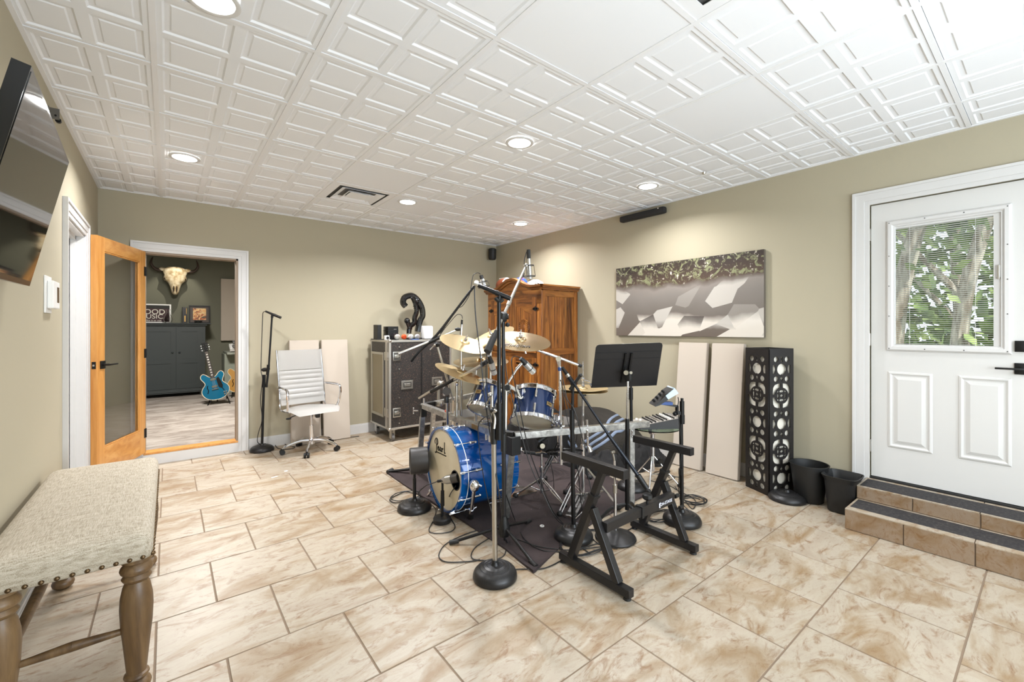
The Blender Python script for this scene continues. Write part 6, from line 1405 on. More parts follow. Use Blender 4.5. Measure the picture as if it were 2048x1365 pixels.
def lug(a_, par, fr, ax_, r, z0, z1, s=1.0, tr=True):
    e1 = ax_.cross(Vector((0, 0, 1))).normalized(); e2 = e1.cross(ax_).normalized()
    d = e1*math.cos(a_)+e2*math.sin(a_)
    p = fr+d*r
    b = MB(); b.cyl(p+ax_*z1+d*.012*s, p+ax_*(z1+.055*s)+d*.012*s, .010*s, .007*s); b.ball(p+ax_*(z1+.01*s)+d*.010*s, .012*s); b.ball(p+ax_*(z1+.052*s)+d*.010*s, .010*s)
    b.cyl(p+ax_*(z0-.004)+d*.016*s, p+ax_*z1+d*.014*s, .0032*s); b.build('lug', m_chrome, par)
    b = MB(); b.beam(p+ax_*(z0-.008)+d*.004, p+ax_*(z0+.022)+d*.012*s, .016*s, .010*s, up=d); b.ball(p+ax_*(z0-.010)+d*.014*s, .008*s, (1, 1, 1)); b.build('claw_hook', m_chrome, par)
for k in range(10):
    a_ = 2*PI*(k+.28)/10; lug(a_, bd, FR, axd, RD-.004, .0, .10); 
for k in range(10):
    a_ = 2*PI*(k+.28)/10; e1 = axd.cross(Vector((0, 0, 1))).normalized(); e2 = e1.cross(axd).normalized(); d = e1*math.cos(a_)+e2*math.sin(a_); p = FR+d*(RD-.002)
    b = MB(); b.cyl(p+axd*(LD+.012)+d*.014, p+axd*(LD-.11)+d*.012, .0032); b.cyl(p+axd*(LD-.16)+d*.008, p+axd*(LD-.105)+d*.01, .009, .007); b.beam(p+axd*(LD+.01)+d*.004, p+axd*(LD-.02)+d*.012, .016, .01, up=d); b.build('lug', m_chrome, bd)
# spurs
for s, (x0, y0, x1, y1, d) in ((1, (949, 972, 941, 1045, 2.97)),):
    p0 = at(x0, y0, 2.86); ft_ = fz(x1, y1-3); ft_.z = .02
    b = MB(); b.ball(p0, .036, (1, 1, 1.1)); b.cyl(p0, p0+(p0-at(949, 940, 3.1)).normalized()*.02, .02); b.tube([p0+Vector((.0, -.01, .02)), p0+Vector((.03, -.04, .0))], .008, 6, 1, False); b.build('spur_bracket', m_chrome, bd)
    b = MB(); b.cyl(p0, p0.lerp(ft_, .72), .014); b.cyl(p0.lerp(ft_, .72), p0.lerp(ft_, .85), .018); wv = p0.lerp(ft_, .75); b.tube([wv, wv+Vector((.03, -.02, .02))], .006, 6, 1, False); b.build('spur', m_chrome, bd)
    b = MB(); b.cyl(p0.lerp(ft_, .84), ft_-Vector((0, 0, .016)), .018, .020, seg=12); b.build('rubber_tip', m_blackr, bd)
e_ = -axd.cross(Vector((0, 0, 1))).normalized()
if e_.dot(Vector((0, 1, 0))) < 0: e_ = -e_
p0 = FR+axd*.14+e_*.26+Vector((0, 0, -.12)); ft_ = p0+e_*.12-axd*.1; ft_.z = .004
b = MB(); b.cyl(p0, ft_, .010); b.ball(p0, .025); b.build('spur', m_chrome, bd)
# ------------------------------------------------ toms
def tom(name, lab, top, ax_, R_, L_, shell, badge_dir, badge=True, mount=None, nlug=6, rot=.3):
    top = Vector(top); ax_ = Vector(ax_).normalized()      # axis pointing up through the top head
    bot = top-ax_*L_
    t = thing(name, lab, 'drum', bot)
    b = MB(); b.lathe([(R_-.006, 0), (R_-.006, L_), (R_-.010, L_), (R_-.010, 0), (R_-.006, 0)], bot, ax_, 48); b.build('shell', shell, t)
    for z in (0, L_):
        s = 1 if z else -1
        b = MB(); b.lathe([(R_+.002, z-s*.022), (R_+.005, z-s*.018), (R_+.005, z+s*.006), (R_+.010, z+s*.008), (R_+.008, z+s*.011), (R_-.002, z+s*.008), (R_-.002, z-s*.02), (R_+.002, z-s*.022)], bot, ax_, 48); b.build('hoop', m_chrome, t)
        b = MB(); b.lathe([(0, z+s*.0015), (R_-.002, z+s*.0015)], bot, ax_, 40); b.build('head', m_head if z == 0 else mat('head_white', (222, 218, 206), .4), t)
    e1 = ax_.orthogonal().normalized(); bd_ = (Vector(badge_dir)-ax_*Vector(badge_dir).dot(ax_)).normalized(); e2 = ax_.cross(bd_)
    for k in range(nlug):
        a_ = rot+2*PI*(k)/nlug; d = bd_*math.cos(a_)+e2*math.sin(a_)
        for z, s in ((L_*.72, 1), (L_*.28, -1)):
            p = bot+ax_*z+d*(R_+.0); b = MB(); b.cyl(p-ax_*.020, p+ax_*.020, .0085, .0085, seg=10); b.ball(p-ax_*.02, .009, seg=8); b.ball(p+ax_*.02, .009, seg=8); b.cyl(p+d*.004, bot+ax_*(L_ if s > 0 else 0)+d*(R_+.009), .003, seg=6); b.ball(bot+ax_*((L_ if s > 0 else 0)+s*.006)+d*(R_+.010), .008, seg=8); b.build('lug', m_satin, t)
    if badge:
        c_ = bot+ax_*L_*.5+bd_*(R_-.0035); M = frame(c_, e2 if e2.dot(Vector((_c, -_s, 0))) > 0 else -e2, ax_)
        if M.col[2].xyz.dot(bd_) < 0: pass
        b = MB(); b.prism([(-.026, -.014), (.026, -.014), (.026, .014), (-.026, .014)], M @ Matrix.Translation((0, 0, -.001)), .004); b.build('badge', mat('badge_gold', (206, 180, 128), .3, .8), t, ang=0)
        text('badge_lettering', 'Pearl', M @ Matrix.Translation((0, .002, .0036)), .016, m_black, t, .0004, .3)
    return t, bot, top
UP2 = Vector((.413, .31, .85)).normalized(); UP1 = Vector((.50, .17, .80)).normalized()
T2 = at(1070, 787, 3.26); tom('tom_drum', 'dark blue rack tom at right with gold badge and chrome hoops', T2+UP2*.0, UP2, .155, .225, m_bdd, -ray(1085, 800)+Vector((_c, -_s, 0))*1.0, True)
T1 = at(985, 775, 3.40); tom('tom_drum', 'smaller dark blue rack tom tilted at left behind the front stands', T1, UP1, .128, .20, m_bdd, -ray(975, 800)-Vector((_c, -_s, 0))*.9, True)
# tom mounts on the rack
tmn = thing('tom_mount', 'chrome tom holder on the rack between the two blue toms', 'bracket', at(1012, 850, 3.1))
b = MB(); b.cyl(at(1011, 872, 3.05), at(1012, 782, 3.10), .0125, seg=14); b.build('post', m_satin, tmn)
b = MB(); b.cyl(at(1015, 776, 3.03), at(1015, 776, 3.12), .027, seg=20); b.build('hub', m_satin, tmn); b = MB(); b.cyl(at(1015, 776, 3.022), at(1015, 776, 3.031), .021, seg=20); b.build('hub_cap', m_black, tmn)
b = MB(); b.beam(at(1018, 772, 3.08), at(1037, 784, 3.12), .022, .022); b.cyl(at(1034, 782, 3.11), at(1040, 796, 3.12), .017); b.tube([at(1034, 790, 3.11), at(1041, 798, 3.11), at(1050, 790, 3.13), at(1048, 778, 3.13)], .009, 6, 3); b.build('bracket', m_satin, tmn)
b = MB(); b.cyl(at(1014, 770, 3.1), at(1034, 738, 3.15), .008); b.cyl(at(1033, 739, 3.15), at(1044, 727, 3.16), .012, .010); b.build('microphone_arm', m_satin, tmn)
tm1 = thing('tom_mount', 'chrome tom holder beside the left blue tom', 'bracket', at(985, 800, 3.2))
b = MB(); b.cyl(at(984, 868, 3.12), at(984, 772, 3.2), .0125); b.tube([at(984, 790, 3.18), at(975, 806, 3.2), at(968, 818, 3.22)], .010, 6, 3); b.ball(at(972, 814, 3.2), .022); b.ball(at(980, 790, 3.18), .02); b.build('post', m_satin, tm1)
# tom microphones
m_mics = mat('mic_silver', (196, 194, 190), .3, .7)
def drum_mic(lab, p, q, r=.022):
    p = Vector(p); q = Vector(q); t = thing('drum_microphone', lab, 'microphone', p)
    b = MB(); b.cyl(p, p.lerp(q, .36), r*.62, r*.95, seg=16); b.build('black_body', m_plastic, t)
    b = MB(); b.cyl(p.lerp(q, .36), p.lerp(q, .70), r, r, seg=18); b.cyl(p.lerp(q, .74), p.lerp(q, .96), r*1.03, r*1.03, seg=18); b.cyl(p.lerp(q, .96), q, r*1.03, r*.8, seg=18); b.build('silver_sleeve', m_mics, t)
    b = MB(); b.cyl(p.lerp(q, .70), p.lerp(q, .74), r*1.04, r*1.04, seg=18); b.build('band', m_plastic, t)
drum_mic('silver drum microphone standing steeply over the left tom', at(978, 712, 3.05), at(989, 749, 3.12), .0215)
drum_mic('silver drum microphone slanting down over the right tom', at(1041, 717, 3.15), at(1068, 746, 3.2), .024)
# boom holding the left tom microphone
t = thing('boom_stand', 'low boom arm with round knob clamped to the left rack bar', 'microphone stand', at(893, 835, 3.45))
b = MB(); b.cyl(at(838, 797, 3.5), at(866, 780, 3.42), .010); b.cyl(at(905, 762, 3.3), at(967, 729, 3.12), .0105); b.build('boom_arm', m_satin, t)
b = MB(); b.cyl(at(862, 784, 3.43), at(885, 772, 3.36), .015, .014); b.cyl(at(884, 773, 3.36), at(907, 760, 3.29), .013); b.build('boom_grip', m_plastic, t); b = MB(); b.cyl(at(963, 730, 3.12), at(976, 722, 3.1), .017); b.build('microphone_clip', m_plastic, t)
b = MB(); b.cyl(at(893, 783, 3.27), at(894, 783, 3.36), .030, seg=20); b.build('adjust_knob', mat('knob_dark', (60, 54, 50), .5), t)
b = MB(); b.cyl(at(894, 796, 3.35), at(895, 872, 3.45), .0105); b.build('post', m_satin, t)
b = MB(); b.box(at(893, 800, 3.34), (.03, .03, .05), None, .005); b.build('collar', m_plastic, t)
cable('cable looping from the left tom microphone down to the rug', [at(977, 710, 3.05), at(974, 700, 3.05), at(972, 745, 2.95), at(975, 790, 2.9), at(978, 815, 2.85), at(985, 845, 2.8), at(990, 870, 2.8), at(985, 900, 2.78)])
cable('cable curling under the rack plate and dropping to the rug front', [at(978, 832, 2.9), at(968, 836, 2.95), at(957, 850, 2.98), at(957, 880, 2.98), at(963, 930, 2.9), at(972, 980, 2.8), at(985, 1030, 2.7), gp(1000, 1070)+Vector((0, 0, .02)), gp(1015, 1090)])
cable('cable from the right tom microphone falling across the rack', [at(1040, 716, 3.15), at(1030, 713, 3.1), at(1023, 722, 3.0), at(1028, 760, 2.9), at(1036, 800, 2.85), at(1046, 850, 2.8), at(1058, 900, 2.8), at(1080, 960, 2.82), at(1104, 1020, 2.85), gp(1130, 1060)+Vector((0, 0, .01)), gp(1165, 1088)])
# ------------------------------------------------ cymbals
def cymbal(lab, c, n, R_, m=None, bow=.05, logo=None, name='cymbal', hole=True):
    c = Vector(c); n = Vector(n).normalized(); t = thing(name, lab, 'cymbal', c)
    rb = R_*.20; hb = R_*.09; prof = [(0, 0)]+[(rb*math.sin(a_*PI/2/5), -hb*(1-math.cos(a_*PI/2/5))*1.0) for a_ in range(1, 6)]
    for k in range(1, 9): f = k/8; prof.append((rb+(R_-rb)*f, -hb-bow*R_*(f**1.6)))
    prof2 = [(r, z-.0016) for r, z in prof[::-1]]
    b = MB(); b.lathe(prof+prof2[:-1]+[(0, -.0016)], c, n, 72); b.build('plate', m or m_brass, t, ang=50)
    b = MB(); b.cyl(c+n*.002, c+n*.014, .014, .012, seg=14); b.cyl(c+n*.014, c+n*.05, .0045); b.cyl(c+n*.018, c+n*.034, .010, .010); b.cyl(c+n*.026-n.orthogonal().normalized()*.02, c+n*.026+n.orthogonal().normalized()*.02, .004); b.build('wing_nut', m_chrome, t)
    b = MB(); b.cyl(c-n*.020, c-n*.003, .016, .016, seg=14); b.build('felt_washer', m_plastic, t)
    return t
def ntilt(a, b_, u): return Vector((_c, -_s, 0))*a+Vector((_s, _c, 0))*b_+Vector((0, 0, u))
DC1 = 3.0
c1 = at(1041, 674, DC1); n1 = ntilt(.08, -.30, 1)
cy1 = cymbal('large brilliant bronze cymbal with black script lettering in the middle', c1, n1, .212, m_brass2)
rr = Vector((_c, -_s, 0)); nn1 = n1.normalized(); rr = (rr-nn1*rr.dot(nn1)).normalized(); fw = nn1.cross(rr); 
Mz = frame(c1-fw*.128+rr*(-.03)-nn1*.0215, rr, fw); text('script_lettering', 'Zildjian', Mz, .062, m_black, cy1, .0004, .35)
c2 = at(982, 668, 3.7); cymbal('pale bronze cymbal partly hidden behind the brilliant one', c2, ntilt(-.40, -.30, 1), .20)
c3 = at(931, 681, 3.5); cymbal('large pale bronze crash cymbal tilting down to the right', c3, ntilt(.30, -.26, 1), .205)
c4 = at(962, 716, 3.7); cymbal('flat china cymbal under the large crash', c4, ntilt(0.0, -.12, 1), .235, m_brass2)
c5 = at(925, 741, 3.4); cymbal('thin pale cymbal seen nearly edge on at the lower left', c5, ntilt(.40, -.06, 1), .215)
# cymbal arms (rack mounted)
ca = thing('cymbal_stand', 'chrome boom cymbal arm carrying the brilliant cymbal', 'cymbal stand', at(1121, 856, 3.08))
b = MB(); b.cyl(at(1122.5, 930, 3.06), at(1120, 734, 3.06), .0105, seg=14); b.build('post', m_chrome, ca)
b = MB(); b.cyl(at(1120, 742, 3.06), at(1119, 735, 3.06), .0145); b.build('blue_collar', m_bluem, ca)
b = MB(); b.cyl(at(1117, 718, 3.03), at(1117, 718, 3.10), .019, seg=18); b.cyl(at(1119, 735, 3.06), at(1117.5, 722, 3.06), .010, .016); b.build('tilter_joint', m_chrome, ca)
b = MB(); b.cyl(at(1050, 692, 3.0), at(1117, 716, 3.05), .0085); b.cyl(at(1117, 716, 3.05), at(1158, 731, 3.08), .0095); b.build('boom_rod', m_chrome, ca); b = MB(); b.cyl(at(1156, 730, 3.08), at(1163, 733, 3.085), .0125); b.build('rod_cap', m_blackr, ca)
b = MB(); b.cyl(c1-nn1*.02, at(1046, 690, 3.0), .006); b.cyl(at(1046, 690, 2.98), at(1046, 690, 3.04), .017, seg=16); b.cyl(at(1049, 700, 2.99), at(1052, 708, 2.99), .008, .006); b.build('cymbal_tilter', m_chrome, ca)
def carm(lab, x, ybot, ytop, d, tip, cnt, d2):
    t = thing('cymbal_stand', lab, 'cymbal stand', at(x, ybot, d))
    b = MB(); b.cyl(at(x, ybot, d), at(x, ytop, d), .0115, seg=12); b.cyl(at(x, (ybot+ytop)/2+8, d), at(x, (ybot+ytop)/2-4, d), .017); b.build('post', m_satin, t)
    b = MB(); b.cyl(at(x, ytop, d), tip, .0075); b.ball(at(x, ytop, d), .017); b.build('tilter', m_chrome, t); return t
carm('chrome post carrying the large crash and china cymbals', 922, 868, 700, 3.55, c3-ntilt(.30, -.26, 1).normalized()*.02, 0, 0)
carm('chrome arm under the hidden pale cymbal', 981, 850, 702, 3.6, c2-ntilt(-.4, -.3, 1).normalized()*.02, 0, 0)
carm('chrome post left of the left tom', 952, 858, 738, 3.7, c4-Vector((0, 0, .02)), 0, 0)
carm('low chrome post under the thin edge-on cymbal', 913, 850, 768, 3.4, c5-ntilt(.4, -.06, 1).normalized()*.02, 0, 0)
ex = thing('rack_accessory', 'chrome multi clamp with stubs on the left rear rack bar', 'bracket', at(880, 795, 4.0))
b = MB(); b.cyl(at(877, 800, 4.0), at(877, 780, 4.0), .014); b.cyl(at(866, 784, 3.98), at(880, 772, 4.0), .020); b.ball(at(880, 768, 4.0), .03); b.cyl(at(880, 768, 4.0), at(888, 764, 4.0), .014); b.build('clamp', m_satin, ex)
b = MB(); b.cyl(at(888, 792, 4.05), at(888, 768, 4.05), .011); b.cyl(at(848, 808, 3.96), at(848, 797, 3.96), .009); b.build('stub', m_chrome, ex)
# ------------------------------------------------ hi-hat
DHH = 3.25; hb_ = fz(1165, 1010); hx = thing('hihat_stand', 'chrome hi-hat stand with pedal right of the bass drum', 'hi-hat stand', hb_)
hc = at(1166, 777, DHH); hf = Vector((hc.x, hc.y, 0))
b = MB(); b.cyl(hf+Vector((0, 0, .12)), hf+Vector((0, 0, .45)), .0135); b.cyl(hf+Vector((0, 0, .45)), hc-Vector((0, 0, .05)), .0095); b.cyl(hf+Vector((0, 0, .43)), hf+Vector((0, 0, .47)), .018); b.build('tube', m_chrome, hx)
b = MB(); b.cyl(hc-Vector((0, 0, .05)), hc+Vector((0, 0, .20)), .0032); b.cyl(hc+Vector((0, 0, .035)), hc+Vector((0, 0, .085)), .010); b.ball(hc+Vector((0, 0, .07)), .014); b.cyl(hc+Vector((0, 0, .06)), hc+rr*.05+Vector((0, 0, .05)), .006); b.build('clutch_rod', m_chrome, hx)
b = MB(); b.cyl(hc-Vector((0, 0, .055)), hc-Vector((0, 0, .025)), .026, .02, seg=16); b.build('seat_cup', m_plastic, hx)
for a_ in (-.9, 1.3, 3.2):
    d = Vector((math.cos(a_), math.sin(a_), 0)); f = hf+d*.26; 
    for s in (-1, 1):
        sd_ = Vector((-d.y, d.x, 0))*.012*s; b = MB(); b.cyl(hf+sd_+Vector((0, 0, .33)), f+sd_+Vector((0, 0, .025)), .005, seg=6); b.cyl(hf+sd_+Vector((0, 0, .10)), hf.lerp(f, .6)+sd_+Vector((0, 0, .135)), .0045, seg=6); b.build('leg', m_chrome, hx)
    b = MB(); b.ball(f+Vector((0, 0, .026)), .022, (1, 1, 1)); b.build('rubber_foot', m_blackr, hx)
fb0 = at(1158, 1018, 3.2); fb0.z = .02
b = MB(); pd = Vector((-.75, -.3, 0)).normalized(); q0 = hf+Vector((0, 0, .10)); q1 = hf+pd*.27+Vector((0, 0, .022)); b.beam(q0, q1, .075, .008, bev=.002); b.build('footboard', mat('footboard', (70, 68, 66), .4, .6), hx, ang=0)
b = MB(); b.bb(q1.x-.01, q1.x+.01, q1.y-.05, q1.y+.05, .012, .03); b.cyl(q1+Vector((.0, -.045, 0)), hf+Vector((.02, -.045, .03)), .005); b.cyl(q1+Vector((.0, .045, 0)), hf+Vector((.02, .045, .03)), .005); b.build('heel_plate', m_chrome, hx)
cymbal('upper hi-hat cymbal on its chrome stand', hc+Vector((0, 0, .012)), Vector((0, 0, 1)), .185, m_brass, .06, name='hihat_cymbal')
cymbal('lower hi-hat cymbal facing up under its twin', hc-Vector((0, 0, .024)), Vector((0, 0, -1)), .185, m_brass, .05, name='hihat_cymbal')
# ------------------------------------------------ snare stand (empty)
sc0 = fz(1083, 1000); DS = sc0.dot(Vector((_s, _c, 0))); ss = thing('snare_stand', 'empty chrome snare stand with open basket behind the rack corner', 'snare stand', sc0); g0 = gz(sc0.x, sc0.y)
b = MB(); b.cyl(sc0+Vector((0, 0, .05)), sc0+Vector((0, 0, .24)), .0125); b.cyl(sc0+Vector((0, 0, .24)), sc0+Vector((0, 0, .36)), .009); b.cyl(sc0+Vector((0, 0, .22)), sc0+Vector((0, 0, .26)), .018); b.build('tube', m_chrome, ss)
for f in (fz(1031, 998), fz(1128, 1018), fz(1090, 962)):
    f = Vector((f.x, f.y, .03)); d = (f-sc0); d.z = 0; d.normalize()
    for s in (-1, 1):
        sd_ = Vector((-d.y, d.x, 0))*.014*s; b = MB(); b.tube([sc0+sd_*.5+Vector((0, 0, .17)), sc0.lerp(f, .5)+sd_+Vector((0, 0, .085)), f+sd_*.4], .0048, 6, 3); b.build('leg', m_chrome, ss)
    b = MB(); b.cyl(sc0+Vector((0, 0, .07)), sc0.lerp(f, .45)+Vector((0, 0, .09)), .0045); b.build('brace', m_chrome, ss)
    b = MB(); b.ball(f-Vector((0, 0, .004)), .020, (1.2, 1.2, .9)); b.build('rubber_foot', m_blackr, ss)
top_ = sc0+Vector((0, 0, .37))
for k in range(3):
    a_ = .8+2.09*k; d = Vector((math.cos(a_), math.sin(a_), 0)); b = MB(); b.tube([top_, top_+d*.10+Vector((0, 0, .005)), top_+d*.17+Vector((0, 0, .03)), top_+d*.175+Vector((0, 0, .06))], .008, 6, 4); b.build('basket_arm', m_chrome, ss); b = MB(); b.cyl(top_+d*.06, top_+d*.15+Vector((0, 0, .02)), .013); b.build('rubber_grip', m_blackr, ss)
# ------------------------------------------------ bass drum pedal
pc = FR+axd*(LD+.03); pc.z = 0; pdl = thing('bass_drum_pedal', 'chrome bass drum pedal at the rear of the blue bass drum', 'pedal', pc+axd*.12)
b = MB(); b.beam(pc+axd*.03+Vector((0, 0, .11)), pc+axd*.30+Vector((0, 0, .03)), .08, .008, bev=.002); b.build('footboard', m_satin, pdl, ang=0)
sdv = axd.cross(Vector((0, 0, 1)))
for s in (-1, 1):
    b = MB(); b.cyl(pc+sdv*.06*s+Vector((0, 0, .02)), pc+sdv*.06*s+Vector((0, 0, .24)), .008); b.build('frame_post', m_chrome, pdl)
b = MB(); b.cyl(pc+sdv*.07+Vector((0, 0, .22)), pc-sdv*.07+Vector((0, 0, .22)), .009); b.torus(pc+Vector((0, 0, .22)), sdv, .03, .006, 20, 6); b.build('axle', m_chrome, pdl)
b = MB(); b.cyl(pc+Vector((0, 0, .22)), pc-axd*.02+axd*.06+Vector((0, 0, .38)), .004); b.cyl(pc+axd*.02+Vector((0, 0, .38)), pc+axd*.06+Vector((0, 0, .38)), .025, seg=16); b.build('beater', m_whitepl, pdl)
b = MB(); b.beam(pc+Vector((0, 0, .018)), pc+axd*.33+Vector((0, 0, .018)), .09, .006); b.build('base_plate', m_satin, pdl, ang=0)
# ------------------------------------------------ throne
tc = at(1118, 850, 3.95); tc.z = 0; th_ = thing('drum_throne', 'round grey drum throne on black double-braced legs behind the kit', 'stool', tc)
b = MB(); b.lathe([(0, .52), (.13, .518), (.165, .50), (.172, .47), (.165, .44), (.14, .435), (0, .435)], tc, seg=32); b.build('seat', mat('throne_grey', (84, 80, 76), .9), th_)
b = MB(); b.cyl(tc+Vector((0, 0, .15)), tc+Vector((0, 0, .435)), .0145); b.cyl(tc+Vector((0, 0, .24)), tc+Vector((0, 0, .29)), .022); b.build('tube', m_chrome, th_)
for a_ in (3.3, 5.2, 1.2):
    d = Vector((math.cos(a_), math.sin(a_), 0)); 
    for s in (-1, 1):
        sd_ = Vector((-d.y, d.x, 0))*.014*s; b = MB(); b.cyl(tc+sd_+Vector((0, 0, .30)), tc+d*.28+sd_+Vector((0, 0, .03)), .0075, seg=8); b.build('leg', m_black, th_); b = MB(); b.cyl(tc+sd_+Vector((0, 0, .12)), tc+d*.15+sd_+Vector((0, 0, .155)), .005, seg=6); b.build('brace', m_chrome, th_)
    b = MB(); z = gz(tc.x+d.x*.28, tc.y+d.y*.28); b.ball(tc+d*.285+Vector((0, 0, .024+z*.5)), .022, (1.2, 1.2, .9)); b.build('rubber_foot', m_blackr, th_)
# small chrome can / holder left of throne
cc_ = at(1109, 850, 3.15); t = thing('cowbell_clamp', 'short polished chrome cylinder clamped on the rack by the right tom', 'bracket', cc_)
b = MB(); b.cyl(at(1109, 851, 3.15), at(1109, 828, 3.15), .030, seg=24); b.build('cylinder', m_chrome, t); b = MB(); b.beam(at(1116, 850, 3.12), at(1126, 850, 3.1), .045, .045, bev=.004); b.cyl(at(1121, 848, 3.08), at(1121, 832, 3.08), .022); b.build('clamp', m_chrome, t)
# second small post with cup right of the rack
t = thing('rack_accessory', 'thin chrome rod with cup end clamped on the right rack bar', 'bracket', at(1175, 870, 3.08)); b = MB(); b.cyl(at(1174, 840, 3.05), at(1176, 895, 3.05), .008); b.build('rod', m_chrome, t); b = MB(); b.cyl(at(1177, 893, 3.05), at(1180, 903, 3.05), .014, .024); b.build('cup', m_chrome, t)
t = thing('multi_clamp', 'black multi clamp with cables hanging under the rack beside the right tom', 'bracket', at(1085, 880, 3.2)); b = MB(); b.box(at(1084, 893, 3.2), (.05, .05, .06), Matrix.Rotation(.4, 3, 'Y'), .008); b.cyl(at(1076, 884, 3.2), at(1098, 868, 3.22), .022, .018); b.build('clamp', m_plastic, t); b = MB(); b.tube([at(1092, 905, 3.2), at(1100, 901, 3.18), at(1130, 899, 3.15), at(1166, 902, 3.15)], .008, 6, 4); b.build('arm', m_black, t); b = MB(); b.cyl(at(1085, 893, 3.12), at(1085, 893, 3.19), .018, seg=16); b.build('chrome_cap', m_chrome, t)
for i, (lab, pts) in enumerate((('thin cable dangling behind the rack right of the right tom', [at(1096, 880, 3.3), at(1100, 920, 3.3), at(1106, 950, 3.32), gp(1108, 985)]), ('cable hanging from the cymbal post to the rug', [at(1122, 760, 3.1), at(1135, 840, 3.12), at(1150, 900, 3.15), at(1158, 960, 3.2), gp(1160, 1000)]), ('cable draped from the multi clamp down behind the snare stand', [at(1100, 900, 3.25), at(1110, 912, 3.3), at(1135, 905, 3.3), at(1150, 890, 3.3), at(1156, 860, 3.25)]))): cable(lab, pts, .003)
# ------------------------------------------------ glass table, mixer
gt = at(1305, 866, 3.72); gt.z = 0; gb_ = thing('glass_side_table', 'small round glass-topped table on a chrome column holding the mixer', 'table', gt)
GZ_ = .50
b = MB(); b.cyl(gt+Vector((.02, .0, GZ_-.008)), gt+Vector((.02, .0, GZ_)), .215, seg=48); b.build('glass_top', mat('glass_green', (196, 226, 206), .03, 0, Transmission_Weight=1.0, IOR=1.3), gb_)
b = MB(); b.cyl(gt+Vector((0, 0, .12)), gt+Vector((0, 0, GZ_-.02)), .018, seg=16); b.cyl(gt+Vector((0, 0, GZ_-.06)), gt+Vector((0, 0, GZ_-.008)), .03, .045); b.build('column', m_chrome, gb_)
for a_ in (3.6, 5.3, 1.4):
    d = Vector((math.cos(a_), math.sin(a_), 0)); b = MB(); b.cyl(gt+Vector((0, 0, .26)), gt+d*.21+Vector((0, 0, .02)), .007); b.cyl(gt+Vector((0, 0, .09)), gt+d*.13+Vector((0, 0, .115)), .005); b.build('leg', m_chrome, gb_); b = MB(); b.ball(gt+d*.215+Vector((0, 0, .018)), .018); b.build('rubber_foot', m_blackr, gb_)
b = MB(); b.cyl(gt+Vector((.04, -.06, .20)), gt+Vector((.04, -.02, .20)), .03, seg=12); b.build('lock_knob', m_plastic, gb_)
mx = gt+Vector((.02, 0, GZ_)); ML = Vector((_c, -_s, 0)); 
tmx = thing('audio_mixer', 'grey audio mixer with rows of knobs on the glass table', 'mixer', mx)
rgt = (Vector((_c, -_s, 0))*.97+Vector((_s, _c, 0))*.1).normalized(); bk = Vector((-rgt.y, rgt.x, 0))
Mm = Matrix((rgt, bk, Vector((0, 0, 1)))).transposed().to_4x4(); Mm.translation = mx
def mp_(x, y, z): return Mm @ Vector((x, y, z))
b = MB(); side_ = [(-.17, .001), (.20, .001), (.20, .085), (.17, .088), (-.17, .03)]
Ms = Mm @ Matrix(((1, 0, 0, 0), (0, 0, 1, -.12), (0, 1, 0, 0), (0, 0, 0, 1)))
b.prism([(x, z) for x, z in side_], Ms, .24); b.build('chassis', mat('mixer_charcoal', (52, 50, 50), .5), tmx, ang=0)
sl_ = (.088-.03)/.34
b = MB(); V = [b.bm.verts.new(mp_(x, y, .03+(x+.17)*sl_+.0015)) for x, y in ((-.165, -.115), (.165, -.115), (.165, .115), (-.165, .115))]; b.bm.faces.new(V); b.build('control_panel', mat('mixer_grey', (150, 144, 136), .5), tmx, ang=0)
b = MB(); b.box(mp_(.185, 0, .0875), (.03, .22, .004), Mm.to_3x3()); b.build('jack_strip', mat('mixer_grey2', (110, 106, 100), .5), tmx, ang=0)
for i in range(7):
    for j in range(8):
        x = -.06+i*.032; y = -.098+j*.028; z = .03+(x+.17)*sl_; b = MB(); b.cyl(mp_(x, y, z), mp_(x-.003, y, z+.014), .0075, .006, seg=8); b.build('knob', [m_plastic, m_plastic, m_satin, m_plastic, m_plastic, m_whitepl, m_plastic][i], tmx)
for j in range(8):
    y = -.098+j*.028; x = -.125+.01*(j % 3); z = .03+(x+.17)*sl_; b = MB(); b.box(mp_(x, y, z+.007), (.018, .011, .012), Mm.to_3x3(), .002); b.build('fader', m_whitepl if j > 1 else m_red, tmx, ang=0)
